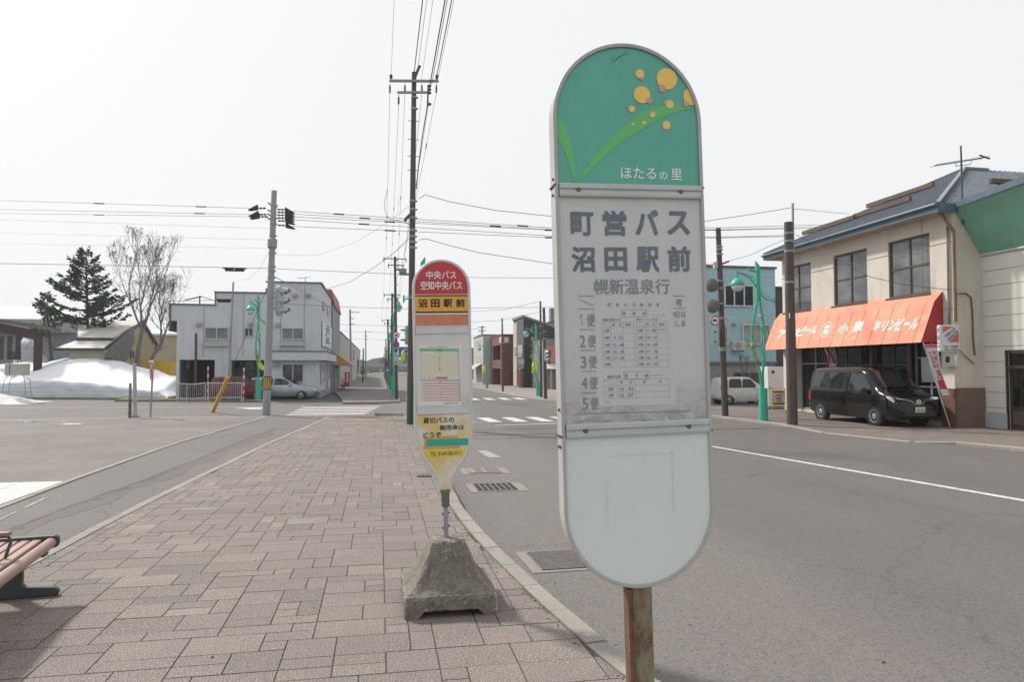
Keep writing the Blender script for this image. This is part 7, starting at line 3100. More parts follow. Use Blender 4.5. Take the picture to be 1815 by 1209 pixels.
for i in range(5):
 z = .2 + i * (tp.z - .3) / 5
 pts = [(a.x + .247 * math.cos(q), a.y + .247 * math.sin(q), z + .2 * (q + 2.6) / 2) for q in [-2.8 + k * .35 for k in range(8)]]
 m.tube(pts, .035, 5)
m.build('stripes', pm('barber_red', (.34, .06, .06), None, 3, .5), bp_)
m = M()
m.ball((a.x, a.y, tp.z + .05), .25, 10)
m.build('cap', DKST, bar_)
m = M()
for ch, (x, y, h_) in (('京', (545, 295, 34)), ('都', (556, 362, 34)), ('の', (547, 413, 26)), ('一', (547, 460, 8)), ('番', (545, 500, 32))):
 p0_, p1_ = PY(*P4(x - 15, y + h_ / 2), YK), PY(*P4(x + 15, y - h_ / 2), YK)
 m.text(ch, lambda u, v: Vector((u, YK - .03, v)), p0_.x, p1_.x, p0_.z, p1_.z, bold=.03)
m.build('lettering', pm('gold_letter', (.46, .32, .20), (.40, .27, .16), 4, .5), bw_)
# brick red building with a white character
YQ = 74
qc = PY(*P4(308, 735), YQ)
XQ = qc.x
brk = thing('building', 'brick red two-storey building with a white rice character on its side', 'building', (XQ + 3, YQ + 4, -.1))
zq = PY(*P4(308, 334), YQ).z
y1q = PX(*P4(222, 400), XQ).y
t_red = pm('brick_red_cladding', (.17, .062, .045), (.13, .048, .036), 1, .7)
ua = lambda px: y1q - PX(*P4(px, 500), XQ).y
hq = [(ua(240), ua(300), PX(*P4(270, 530), XQ).z + .1, PX(*P4(270, 415), XQ).z + .1), (ua(236), ua(300), 0, PX(*P4(270, 598), XQ).z + .1)]
m = M()
wall(m, (XQ, y1q, -.1), (0, -1, 0), y1q - YQ, zq + .1, hq, 1.2)
wall(m, (XQ, YQ, -.1), (1, 0, 0), 8, zq + .1)
m.poly([(XQ, YQ, zq), (XQ + 8, YQ, zq), (XQ + 8, y1q, zq), (XQ, y1q, zq)])
qw = m.build('wall', t_red, brk)
m = M()
m.bx(XQ + 1.2, XQ + 1.3, YQ + .2, y1q - .2, -.1, zq - .3)
m.build('recess', pm('recess_dark', (.05, .03, .025), (.09, .06, .045), 1, .7), brk)
m = M()
m.bx(XQ - .05, XQ + 8, YQ - .05, y1q, zq + .003, zq + .14)
m.build('roof', pm('coping_redbrown', (.12, .05, .04), None, 3, .6), brk)
m = M()
p0_, p1_ = PY(*P4(325, 396), YQ), PY(*P4(370, 344), YQ)
m.text('米', lambda u, v: Vector((u, YQ - .03, v)), p0_.x, p1_.x, p0_.z, p1_.z, bold=.06)
m.build('lettering', pm('letter_white', (.72, .73, .74), None, 3, .5), qw)
m = M()
a, b = PX(*P4(300, 392), XQ - .05), PX(*P4(308, 345), XQ - .05)
m.bx(XQ - .06, XQ - .003, YQ + .05, YQ + .9, a.z, b.z)
m.build('small_sign', pm('letter_white', (.72, .73, .74)), brk)
fpane(brk, YQ, *P4(382, 622), *P4(405, 690), GLD, FRD, .08)
# pale beige building
YW = PX(*P4(222, 400), XQ).y + .5
wc = PY(*P4(160, 700), YW)
XW = wc.x
bei = thing('building', 'pale pinkish beige two-storey building with shop canopy, left of the brick red one', 'building', (XW + 3, YW + 5, -.1))
zw_ = PY(*P4(160, 340), YW).z
y1w = PX(*P4(104, 400), XW).y
m = M()
m.bx(XW, XW + 9, YW, y1w, -.1, zw_)
m.build('wall', pm('beige_pink', (.46, .40, .36), (.40, .345, .31), .7, .8), bei)
m = M()
m.bx(XW - .05, XW + 9, YW - .05, y1w, zw_ + .003, zw_ + .12)
m.build('roof', pm('coping_grey', (.22, .20, .19), None, 3, .6), bei)
for x0, x1, y0, y1 in ((133, 147, 375, 430), (112, 127, 382, 432), (115, 148, 500, 545)):
 xpane(bei, XW, *P4(x1, y0), *P4(x0, y1), -1, GLC, FRW, .07, 2)
pc = PX(*P4(130, 590), XW).z
awning(bei, 'canopy', pm('canopy_beige', (.44, .37, .33), (.38, .32, .29), 1, .7), YW + .5, y1w, [(XW - .02, pc + .5), (XW - 1.2, pc - .25)])
m = M()
m.bx(XW - .04, XW - .003, YW + .6, y1w - .5, -.05, pc - .3)
m.build('shopfront', pm('shopfront_grey', (.12, .115, .11), (.34, .32, .30), .8, .5), bei)
gy_ = PY(*P4(200, 335), YW - .3)
ng, _ = block('building', 'grey white party-walled building showing between beige and brick red ones', 'building', PY(*P4(163, 500), YW - .6).x, XQ + 5, YW - .55, YW + 8, gy_.z, pm('party_white', (.44, .44, .43), (.38, .38, .37), .6, .8))
te, _ = block('building', 'teal building end seen just right of the red bus stop sign', 'building', PY(830, 650, 125).x, PY(*P4(103, 500), 125).x, 125, 135, PY(840, 618, 125).z, pm('teal_wall', (.08, .22, .19), (.06, .18, .155), .5, .7))
# pink shop front beside the near sign
YP_ = 60
pk_ = thing('shop', 'shop with pink fascia and white canopy at the left edge of the near sign', 'shop', (PY(990, 660, YP_).x, YP_ + 3, -.1))
a, b = PY(*P4(664, 552), YP_), PY(*P4(850, 418), YP_)
m = M()
m.bx(a.x, b.x, YP_, YP_ + 6, -.1, b.z + .6)
m.build('wall', pm('pinkshop_wall', (.24, .22, .21), (.19, .175, .165), .7, .8), pk_)
m = M()
m.bx(a.x - .02, b.x, YP_ - .12, YP_ - .003, a.z, b.z)
fs2 = m.build('fascia_sign', pm('fascia_pink', (.56, .20, .15), (.50, .18, .14), 1, .5), pk_)
m = M()
q0, q1 = PY(*P4(680, 530), YP_), PY(*P4(700, 440), YP_)
for i, ch in enumerate('味処'):
 m.text(ch, lambda u, v: Vector((u, YP_ - .13, v)), q0.x, q1.x, q1.z - .95 * (i + 1) + .15, q1.z - .95 * i, bold=.04)
m.build('lettering', pm('sign_letter_dark', (.06, .06, .07)), fs2)
m = M()
z0_, z1_ = PY(*P4(690, 600), YP_).z, PY(*P4(690, 556), YP_).z
m.prism([(a.x - .05, YP_ - .9, z0_), (a.x - .05, YP_ - .01, z0_), (a.x - .05, YP_ - .01, z1_)], (6, 0, 0))
m.build('canopy', pm('canopy_offwhite', (.58, .55, .50), (.5, .47, .43), 1, .7), pk_)
for x in (a.x + .2, a.x + 1.2, a.x + 2.3):
 m = M()
 m.bx(x, x + .12, YP_ - .85, YP_ - .73, -.1, z0_ - .003)
 m.build('post', pm('post_grey', (.30, .29, .28), None, 3, .6), pk_)
hs = thing('house', 'house with grey gable roof rising behind the black building', 'house', (PY(985, 600, 82).x, 86, -.1))
a = PY(*P4(655, 258), 82)
pkk = PY(*P4(735, 165), 82)
m = M()
m.prism([(a.x, 82, -.1), (a.x + 9, 82, -.1), (a.x + 9, 82, a.z), (pkk.x + 1.2, 82, pkk.z), (a.x, 82, a.z)], (0, 8, 0))
m.build('wall', pm('house_greenwhite', (.36, .39, .38), (.30, .33, .32), .7, .8), hs)
m = M()
m.bar((a.x - .3, 81.8, a.z - .05), (pkk.x + 1.2, 81.8, pkk.z + .12), .5, .25)
rf_ = m.build('roof', pm('roof_grey', (.14, .145, .15), None, 2, .6), hs)
m = M()
m.bx(a.x + 1.2, a.x + 2.1, 84, 85, a.z, pkk.z + .9)
m.build('chimney', pm('roof_grey', (.14, .145, .15)), rf_)

# ------------------------------------------------------------------ overpass closing the street
YO = 205
ov_ = thing('overpass', 'distant grey-green overpass crossing the end of the street', 'bridge', (0, YO, -.3))
zt_, zb_ = PY(690, 645, YO).z, PY(690, 654.5, YO).z
m = M()
m.bx(-120, 140, YO, YO + 9, zb_ - .2, zt_ - .6)
dk_ = m.build('deck', pm('overpass_deck', (.20, .24, .235), (.16, .195, .19), .1, .7), ov_)
m = M()
m.bx(-120, 140, YO - .25, YO - .05, zt_ - .9, zt_ + .15)
m.build('parapet', pm('overpass_parapet', (.27, .31, .31), (.23, .26, .26), .1, .7), dk_)
for i, x in enumerate(range(-100, 130, 22)):
 m = M()
 m.bx(x - .6, x + .6, YO + 2, YO + 7, -.4, zb_ - .2)
 m.build('pier', pm('overpass_pier', (.26, .27, .265), None, .2, .8), ov_)
# ================================================================== VEHICLES
TYRE = pm('tyre_rubber', (.020, .020, .021), (.03, .03, .03), 20, .8)
TRIM = pm('black_trim', (.018, .018, .019), (.025, .025, .026), 9, .55)
CHROME = pm('chrome', (.62, .62, .63), (.52, .52, .53), 5, .15, .9)
CARGL = glass('car_glass', (.012, .014, .016), .03, .7, (.022, .025, .027))
HEADL = pm('headlamp', (.55, .58, .60), (.35, .38, .40), 14, .1, .2, spec=.8)
TAILL = pm('tail_lamp', (.42, .015, .015), (.30, .01, .012), 8, .15)


def paint(name, c, rough=.22, metal=0.):
 if name not in MATS:
  t = NT(name)
  v = t.map()
  n = t.noise(v, 2.5, 4)
  col = t.ramp(n, [(.3, c), (.7, tuple(x * .88 for x in lin(c)))])
  sep = t.n('SeparateXYZ')
  t.l(t.tc.outputs['Object'], sep.inputs[0])
  mr = t.n('MapRange')
  mr.inputs[1].default_value, mr.inputs[2].default_value = .65, .15
  t.l(sep.outputs[2], mr.inputs[0])
  f = t.math('MULTIPLY', mr.outputs[0], t.ramp(t.noise(v, 6, 5, .7), [(.35, .0), (.7, .35)]))
  col = t.mix(f, col, (.12, .105, .09))             # road dirt on the sills
  MATS[name] = t.out(col, t.ramp(t.noise(v, 7, 5), [(.3, (rough,) * 3), (.7, (rough * 1.5,) * 3)]), metal, .3, .2)
 return MATS[name]


def car(name, label, cat, loc, rotz, st, pnt, wins, wheels, wr, s=1., ws=None, rim=None, lamps=None, tails=None, grille=None, plate=None, handles=(), group=None, seams=(), mirror=None, emblem=None):
 root = thing(name, label, cat, loc, (0, 0, rotz), group)
 L = st[-1][0]

 def ringh(q):
  x, zb, zs, w, zt, wt = q
  zm = zb + (zs - zb) * .5
  return [(0, zb), (w * .90, zb), (w * .975, zb + .10), (w, zm), (w * .992, zs - .06), (w * .972, zs), (wt + (w * .972 - wt) * .5, (zs + zt) / 2 if zt - zs > .2 else zs + (zt - zs) * .5), (wt + .02, zt - min(.10, (zt - zs) * .35)), (wt - .05, zt - min(.02, (zt - zs) * .1)), (wt * .55, zt + .015), (0, zt + .025)]

 # densify the stations with a smooth curve
 D = []
 for i in range(len(st) - 1):
  p0, p1, p2, p3 = st[max(i - 1, 0)], st[i], st[i + 1], st[min(i + 2, len(st) - 1)]
  k = max(2, int((p2[0] - p1[0]) / .09))
  for j in range(k):
   t_ = j / k
   row = []
   for c in range(6):
    lin_ = p1[c] + (p2[c] - p1[c]) * t_
    m1 = (p2[c] - p0[c]) / max(p2[0] - p0[0], .05) * (p2[0] - p1[0])
    m2 = (p3[c] - p1[c]) / max(p3[0] - p1[0], .05) * (p2[0] - p1[0])
    h = (2 * t_ ** 3 - 3 * t_ ** 2 + 1) * p1[c] + (t_ ** 3 - 2 * t_ ** 2 + t_) * m1 + (-2 * t_ ** 3 + 3 * t_ ** 2) * p2[c] + (t_ ** 3 - t_ ** 2) * m2
    row.append(lin_ if c == 0 else lin_ * .6 + h * .4)
   D.append(row)
 D.append(list(st[-1]))
 X0 = L / 2

 def at(x):
  for a, b in zip(D, D[1:]):
   if x <= b[0]:
    f = (x - a[0]) / max(b[0] - a[0], 1e-6)
    return [a[c] + (b[c] - a[c]) * f for c in range(6)]
  return D[-1]

 def side(x, z):
  r = ringh(at(x))
  for (y0, z0), (y1, z1) in zip(r[1:], r[2:]):
   if z0 <= z <= z1 and z1 > z0:
    return y0 + (y1 - y0) * (z - z0) / (z1 - z0)
  return r[3][0]

 def topz(x, y):
  r = ringh(at(x))
  for (y0, z0), (y1, z1) in zip(r[5:], r[6:]):
   if y1 <= abs(y) <= y0:
    return z0 + (z1 - z0) * (y0 - abs(y)) / max(y0 - y1, 1e-6)
  return r[-1][1]

 V = lambda x, y, z: Vector(((x - X0) * s, y * s, z * s))
 m = M()
 n = len(ringh(D[0]))
 vs_ = []
 for q in D:
  r = ringh(q)
  full = [(y, z) for y, z in r] + [(-y, z) for y, z in r[-2:0:-1]]
  vs_ += [V(q[0], y, z) for y, z in full]
 k = 2 * n - 2
 fs_ = [(i * k + j, i * k + (j + 1) % k, (i + 1) * k + (j + 1) % k, (i + 1) * k + j) for i in range(len(D) - 1) for j in range(k)]
 fs_ += [list(range(k)), list(range((len(D) - 1) * k, len(D) * k))]
 m.add(vs_, fs_)
 body = m.build('body', pnt, root, local=True, smooth=42)

 def spatch(poly, sg, off, nm, mt_, par, nu=6, nv=4):
  m = M()
  g = []
  for j in range(nv + 1):
   for i in range(nu + 1):
    u, v = i / nu, j / nv
    a, b, c, d = poly
    x = (a[0] * (1 - u) + b[0] * u) * (1 - v) + (d[0] * (1 - u) + c[0] * u) * v
    z = (a[1] * (1 - u) + b[1] * u) * (1 - v) + (d[1] * (1 - u) + c[1] * u) * v
    g.append(V(x, sg * (side(x, z) + off), z))
  m.add(g, [(j * (nu + 1) + i, j * (nu + 1) + i + 1, (j + 1) * (nu + 1) + i + 1, (j + 1) * (nu + 1) + i) for j in range(nv) for i in range(nu)])
  return m.build(nm, mt_, par, local=True, smooth=50)

 def shrink(poly, e):
  cx_, cz_ = sum(p[0] for p in poly) / 4, sum(p[1] for p in poly) / 4
  return [(x + (cx_ - x) * e, z + (cz_ - z) * e) for x, z in poly]

 for sg in (-1, 1):
  for w_ in wins:
   f = spatch(w_, sg, .005, 'window_frame', TRIM, root)
   spatch(shrink(w_, .09), sg, .010, 'side_window', CARGL, f)
  for x0, z0, z1 in seams:
   spatch([(x0 - .006, z0), (x0 + .006, z0), (x0 + .006, z1), (x0 - .006, z1)], sg, .004, 'door_seam', TRIM, body, 1, 8)
  for hx_, hz_ in handles:
   m = M()
   m.box(V(hx_, sg * (side(hx_, hz_) + .02), hz_), (.15 * s, .025 * s, .028 * s))
   m.build('door_handle', pnt, root, local=True, bevel=.005)
  if mirror:
   x, z = mirror
   m = M()
   c = V(x, sg * (side(x, z) + .12), z + .02)
   m.lathe(c - Vector((0, 0, .09 * s)), [(.03 * s, 0), (.085 * s, .03 * s), (.09 * s, .12 * s), (.06 * s, .17 * s)], 10)
   m.bar(c - Vector((0, sg * .14 * s, .04 * s)), c, .04 * s, .04 * s)
   m.build('mirror', pnt if name != 'van' else TRIM, root, local=True, smooth=50)
 if ws:
  m = M()
  nu, nv = 10, 6
  g = []
  for j in range(nv + 1):
   x = ws[0] + (ws[1] - ws[0]) * j / nv
   hw_ = ws[2] + (ws[3] - ws[2]) * j / nv
   for i in range(nu + 1):
    y = -hw_ + 2 * hw_ * i / nu
    g.append(V(x + .012, y, topz(x, y) + .014))
  m.add(g, [(j * (nu + 1) + i, j * (nu + 1) + i + 1, (j + 1) * (nu + 1) + i + 1, (j + 1) * (nu + 1) + i) for j in range(nv) for i in range(nu)])
  wsh = m.build('windshield', CARGL, root, local=True, smooth=50)
  m = M()
  for y0 in (-.45, .05):
   m.tube([V(ws[1] + .02, y0, topz(ws[1], y0) + .03), V(ws[0] + (ws[1] - ws[0]) * .62, y0 + .42, topz(ws[0] + (ws[1] - ws[0]) * .62, y0 + .42) + .03)], .009 * s, 5)
  m.build('wipers', TRIM, wsh, local=True)
 for x in wheels:
  for sg in (-1, 1):
   yw = side(x, wr + .05)
   m = M()
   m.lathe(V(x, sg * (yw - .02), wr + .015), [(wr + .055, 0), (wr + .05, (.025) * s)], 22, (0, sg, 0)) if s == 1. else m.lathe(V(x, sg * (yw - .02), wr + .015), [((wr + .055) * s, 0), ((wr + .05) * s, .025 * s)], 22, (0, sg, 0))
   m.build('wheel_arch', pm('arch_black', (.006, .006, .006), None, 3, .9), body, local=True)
   c = V(x, sg * (yw - .19), wr)
   m = M()
   m.lathe(c, [(wr * .60 * s, 0), (wr * .93 * s, 0), (wr * s, .03 * s), (wr * s, .17 * s), (wr * .95 * s, .205 * s), (wr * .64 * s, .212 * s), (wr * .62 * s, .19 * s)], 26, (0, sg, 0))
   wh = m.build('wheel', TYRE, root, local=True, smooth=35)
   c2 = c + Vector((0, sg * .185 * s, 0))
   m = M()
   m.lathe(c2, [(wr * .64 * s, 0), (wr * .64 * s, .022 * s), (wr * .56 * s, .018 * s), (wr * .50 * s, -.01 * s), (wr * .30 * s, .012 * s), (wr * .16 * s, .02 * s), (wr * .10 * s, .03 * s)], 24, (0, sg, 0))
   rm = m.build('rim', rim or pm('rim_silver', (.42, .42, .43), (.32, .32, .33), 6, .35, .4), wh, local=True, smooth=40)
   m = M()
   for i in range(10):
    a = 2 * PI * i / 10
    m.lathe(c2 + Vector((math.cos(a) * wr * .42 * s, sg * .004 * s, math.sin(a) * wr * .42 * s)), [(.024 * s, 0), (.022 * s, .004 * s)], 8, (0, sg, 0))
   m.build('rim_holes', TRIM, rm, local=True)
 for sg in (-1, 1):
  if lamps:
   x0, x1, z0, z1 = lamps
   spatch([(x0, z1 - .05), (x1, z0), (x1, z1 - .05), (x0, z1)], sg, .008, 'headlight', HEADL, root, 5, 4)
  if tails:
   x0, x1, z0, z1 = tails
   spatch([(x0, z0), (x1, z0), (x1, z1), (x0, z1)], sg, .008, 'tail_light', TAILL, root, 3, 4)

 def frontx(z):
  best = D[-1][0]
  for q in reversed(D):
   r = ringh(q)
   if r[0][1] <= z <= r[-1][1]:
    return q[0]
  return best

 if grille:
  z0, z1, w_, mt_ = grille
  m = M()
  xs__ = frontx((z0 + z1) / 2)
  m.box(V(xs__ + .012, 0, (z0 + z1) / 2), (.03 * s, w_ * s, (z1 - z0) * s))
  m.build('grille', mt_, root, local=True, bevel=.01)
 if plate:
  z, tx = plate
  xs__ = max(frontx(z - .08), frontx(z + .08)) + .03
  m = M()
  m.box(V(xs__, 0, z), (.012 * s, .33 * s, .165 * s))
  pl = m.build('licence_plate', pm('plate_white', (.62, .63, .62), None, 4, .4), root, local=True)
  P = lambda u, v: V(xs__ + .009, u, v)
  m = M()
  m.text(tx, P, -.13, .14, z - .065, z + .015, bold=.03)
  m.text('旭川 400', P, -.09, .09, z + .03, z + .066, bold=.01)
  m.build('lettering', pm('plate_green_ink', (.05, .16, .11), None, 4, .5), pl, local=True)
 if emblem:
  z = emblem
  xs__ = frontx(z) + .035
  m = M()
  m.ring([V(xs__, .075 * math.cos(a * PI / 10), z + .065 * math.sin(a * PI / 10)) for a in range(20)], [V(xs__, .055 * math.cos(a * PI / 10), z + .046 * math.sin(a * PI / 10)) for a in range(20)], (.012, 0, 0))
  m.box(V(xs__ + .008, 0, z), (.012, .17, .028))
  m.build('emblem', CHROME, root, local=True)
  m = M()
  xf = frontx(z) + .02
  m.tube([V(xf - .10, .60, z + .10), V(xf - .02, .42, z + .06), V(xf, .22, z + .01), V(xf + .02, .12, z - .065), V(xf + .025, 0, z - .08), V(xf + .02, -.12, z - .065), V(xf, -.22, z + .01), V(xf - .02, -.42, z + .06), V(xf - .10, -.60, z + .10)], .012, 6)
  m.build('chrome_strip', CHROME, root, local=True, smooth=50)
 return root


VAN = [(0, .42, 1.05, .76, 1.66, .62), (.06, .32, 1.08, .82, 1.77, .655), (.35, .25, 1.08, .848, 1.83, .685), (2.0, .22, 1.06, .85, 1.86, .70), (2.75, .22, 1.05, .85, 1.82, .68), (3.0, .22, 1.05, .85, 1.72, .68), (3.72, .23, 1.04, .84, 1.15, .72), (4.05, .24, .96, .81, 1.03, .68), (4.30, .26, .82, .75, .88, .62), (4.40, .32, .64, .67, .70, .56), (4.42, .38, .56, .62, .60, .54)]
vf = G(1551, 755, -.06)
car('van', 'black passenger van with steel wheels parked in front of the orange-awning shop', 'van', (vf.x + .85 - .05, vf.y + 3.48 - 2.21, -.075), R(-90), VAN, paint('van_black', (.006, .006, .0065), .10),
 [[(2.24, 1.10), (3.42, 1.10), (2.92, 1.62), (2.30, 1.70)], [(1.18, 1.12), (2.10, 1.10), (2.12, 1.70), (1.20, 1.70)], [(.22, 1.16), (1.06, 1.13), (1.06, 1.69), (.36, 1.66)]],
 (.76, 3.48), .315, 1., (3.02, 3.66, .62, .70), None, (4.0, 4.34, .74, .97), (.02, .20, .72, 1.02), (.36, .52, 1.05, TRIM), (.56, '20-52'), ((2.35, .98), (1.98, .96)), None, ((2.18, .3, 1.75), (1.12, .3, 1.72), (3.30, .3, 1.05)), (3.12, 1.10), .80)
WAG = [(0, .40, .92, .68, 1.22, .52), (.10, .30, .95, .78, 1.36, .57), (.45, .22, .93, .83, 1.44, .60), (1.7, .18, .90, .848, 1.50, .62), (2.35, .18, .89, .85, 1.46, .61), (3.22, .2, .90, .84, .99, .70), (3.85, .2, .84, .82, .89, .68), (4.22, .22, .74, .75, .78, .62), (4.38, .30, .60, .64, .64, .5), (4.40, .36, .54, .60, .58, .48)]
wf = G(535.5, 708, RZ)
wm = [[(1.74, .94), (2.98, .95), (2.42, 1.36), (1.78, 1.42)], [(.84, .94), (1.66, .94), (1.70, 1.42), (.90, 1.40)], [(.22, .98), (.76, .96), (.82, 1.39), (.42, 1.34)]]
SC = .90
car('wagon_car', 'silver estate car side-on in front of the grey restaurant', 'car', (wf.x - (3.55 - 2.2) * SC, wf.y + .75, RZ + .01), R(-3), WAG, paint('car_silver', (.42, .47, .50), .25, .35), wm, (.80, 3.52), .30, SC, (2.40, 3.18, .60, .70), None, (3.88, 4.28, .64, .78), (.02, .25, .78, 1.0), (.35, .50, 1.0, TRIM), (.46, '12-80'), ((1.9, .84), (.98, .84)), None, ((1.70, .25, 1.40), (.80, .3, 1.38), (2.98, .28, .90)), (2.78, .94))
KEI = [(0, .40, .90, .64, 1.34, .54), (.08, .28, .92, .71, 1.45, .57), (.4, .22, .90, .735, 1.50, .59), (1.6, .18, .9, .74, 1.53, .60), (2.05, .18, .9, .735, 1.50, .585), (2.74, .2, .93, .72, 1.03, .62), (3.12, .22, .86, .68, .93, .56), (3.33, .25, .72, .60, .78, .48), (3.40, .34, .58, .52, .62, .44)]
kw = [[(1.44, .96), (2.48, .98), (2.06, 1.40), (1.50, 1.44)], [(.56, .96), (1.38, .96), (1.40, 1.44), (.62, 1.43)], [(.14, 1.02), (.48, .99), (.50, 1.38), (.24, 1.34)]]
kc_ = G(462, 712, RZ)
car('small_car', 'dark red small hatchback behind the pale railing panel', 'car', (PY(424, 700, 43.6).x, 44.0, RZ + .01), R(2), KEI, paint('car_red', (.15, .012, .025), .2), kw, (.55, 2.78), .28, .90, (2.10, 2.70, .56, .62), None, (3.0, 3.30, .62, .82), (.02, .16, .8, 1.1), (.36, .5, .8, TRIM), (.46, '50-14'), ((1.55, .86), (.68, .86)), None, ((1.41, .25, 1.42), (.53, .3, 1.4), (2.42, .28, .92)), (2.3, .98))
mw = G(1300, 717, -.1)
car('minivan', 'white minivan parked before the light blue building', 'van', (PY(1318, 700, 34.0).x, 34.3, -.095), R(0), [(a * 1.0, b, c + .04, d, e + .12, f) for a, b, c, d, e, f in KEI], paint('van_white', (.62, .63, .64), .25), [[(x, z + (.04 if z < 1.2 else .14)) for x, z in q] for q in kw], (.55, 2.78), .29, .84, (2.10, 2.72, .56, .62), None, (3.0, 3.30, .64, .84), (.02, .16, .8, 1.15), (.36, .5, .8, TRIM), (.46, '31-07'), ((1.55, .88), (.68, .88)), None, ((1.41, .25, 1.5), (.53, .3, 1.45), (2.42, .28, .95)), (2.3, 1.0))


def bicycle(label, c, rotz, group):
 b = thing('bicycle', label, 'bicycle', c, (0, 0, rotz), group)
 for x in (-.52, .52):
  m = M()
  m.tube([Vector((x + .32 * math.cos(a * PI / 9), 0, .33 + .32 * math.sin(a * PI / 9))) for a in range(19)], .018, 6)
  for a in range(8):
   m.tube([Vector((x, 0, .33)), Vector((x + .31 * math.cos(a * PI / 4), 0, .33 + .31 * math.sin(a * PI / 4)))], .004, 4)
  m.build('wheel', TYRE, b, local=True)
 m = M()
 for p in ([(-.52, 0, .33), (-.08, 0, .30), (.40, 0, .78)], [(-.52, 0, .33), (-.2, 0, .80), (-.08, 0, .30)], [(.52, 0, .33), (.38, 0, .95)], [(-.18, 0, .72), (.40, 0, .78)]):
  m.tube([Vector(q) for q in p], .02, 6)
 m.build('frame', DKST, b, local=True)
 m = M()
 m.box((-.22, 0, .86), (.24, .14, .06))
 m.build('saddle', TRIM, b, local=True)
 m = M()
 m.tube([(.30, -.26, 1.0), (.38, -.1, .98), (.38, .1, .98), (.30, .26, 1.0)], .014, 6)
 m.build('handlebar', CHROME, b, local=True)
 return b


bicycle('bicycle parked against the restaurant side wall near the ochre canopy', (XA + .7, 58.5, -.1), R(80), 'parked bicycles')
bicycle('bicycle parked before the pale beige building on the right', (XW - 1.2, YW + 4, -.07), R(95), 'parked bicycles')
# ================================================================== SNOW, TREES, FAR WOODS
t = NT('old_snow')
v = t.map()
c = t.ramp(t.noise(v, .8, 5, .6), [(.3, (.84, .85, .87)), (.7, (.79, .805, .83))])
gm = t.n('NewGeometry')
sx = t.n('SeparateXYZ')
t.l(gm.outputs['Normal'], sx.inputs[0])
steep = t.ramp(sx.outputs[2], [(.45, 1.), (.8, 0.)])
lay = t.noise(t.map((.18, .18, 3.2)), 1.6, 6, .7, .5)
c = t.mix(t.math('MULTIPLY', steep, t.ramp(lay, [(.3, .25), (.6, .95)])), c, (.40, .46, .52))  # layer bands on steep faces, with blue-grey shade painted into the colour
c = t.mix(t.ramp(t.noise(t.map((.3, .3, 4)), 2.2, 7, .75, .4), [(.63, 0.), (.70, .5)]), c, (.36, .37, .38))
c = t.mix(t.ramp(t.noise(v, 9, 5, .7), [(.68, 0.), (.76, .35)]), c, (.40, .37, .33))
t.bump(t.math('ADD', t.noise(v, 5, 6, .7), t.noise(v, 22, 4, .7)), .5, .05)
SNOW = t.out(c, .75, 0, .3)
SNOWD = pm('dirty_snow', (.70, .71, .72), (.44, .42, .40), 2.2, .8, bump=.5, bscale=12, spot=(.22, .20, .18), spot_at=.60, spot_scale=5)


def hash2(x, y):
 return (math.sin(x * 1.7 + y * .9) + .6 * math.sin(x * 3.9 - y * 2.3 + 1) + .35 * math.sin(x * 8.3 + y * 6.1 + 2) + .2 * math.sin(x * 17.1 - y * 13.7)) / 2.15


def mound(name, label, crest, base, sec, mat, amp=.08, n=90, group='snow heaps'):
 """crest: [(px, py, Y)], base: function x -> front Y; sec: [(dy, share of height)]"""
 cp = [PY(px, py, Y_) for px, py, Y_ in crest]
 xs = [p.x for p in cp]
 x0, x1 = xs[0], xs[-1]
 vs_ = []
 m = M()
 ns_ = len(sec)
 for i in range(n + 1):
  x = x0 + (x1 - x0) * i / n
  j = 0
  while j < len(xs) - 2 and x > xs[j + 1]:
   j += 1
  f = (x - xs[j]) / max(xs[j + 1] - xs[j], 1e-6)
  f = f * f * (3 - 2 * f) * .5 + f * .5
  h = cp[j].z + (cp[j + 1].z - cp[j].z) * f + .12
  yb = base(x) + .22 * hash2(x * .35, 3.)
  for k, (dy, fr) in enumerate(sec):
   edge = min(1, i / 6, (n - i) / 6)
   z = -.12 + max(0, h) * fr * (.35 + .65 * edge) + amp * hash2(x * .45, dy * 1.1) * (0 if fr == 0 else min(1, fr * 2)) * min(1, h)
   vs_.append(Vector((x + .05 * hash2(x * 2, k), yb + dy + .05 * hash2(x * 2.3, k * 1.7 + 5), z)))
 m.add(vs_, [(i * ns_ + k, (i + 1) * ns_ + k, (i + 1) * ns_ + k + 1, i * ns_ + k + 1) for i in range(n) for k in range(ns_ - 1)])
 o = m.build(name, mat, origin=Vector(((x0 + x1) / 2, base((x0 + x1) / 2), -.12)), smooth=70)
 return tag(o, label, 'snow heap', group)


kl = lambda x: interp([(-y, -x_) for x_, y in ((0, 0),)] , 0) if False else (42.4 + (-8 - x) * .49 if x > -15.5 else 46.1 + (-15.5 - x) * .285 if x > -22.5 else 48.1 + (-22.5 - x) * .133)
SEC = [(0, 0), (.03, .10), (.07, .20), (.12, .30), (.2, .385), (.32, .43), (.6, .465), (1.1, .51), (1.8, .61), (2.8, .76), (3.8, .89), (4.8, .97), (5.6, 1.0), (6.6, .96), (8.2, .75), (10, .4), (11.5, 0)]
mound('snow_bank', 'long high snow bank with a cut layered face along the far kerb', [(-60, 650, 56), (0, 645, 55), (42, 640, 54), (68, 644, 54), (92, 639, 54), (126, 633, 54), (153, 631, 53), (174, 633, 53), (197, 638, 52), (222, 647, 52), (253, 655, 51), (281, 667, 50), (298, 670, 48.6), (311, 684, 47.6)], lambda x: kl(x) + 1.1, SEC, SNOW, .07, 140)
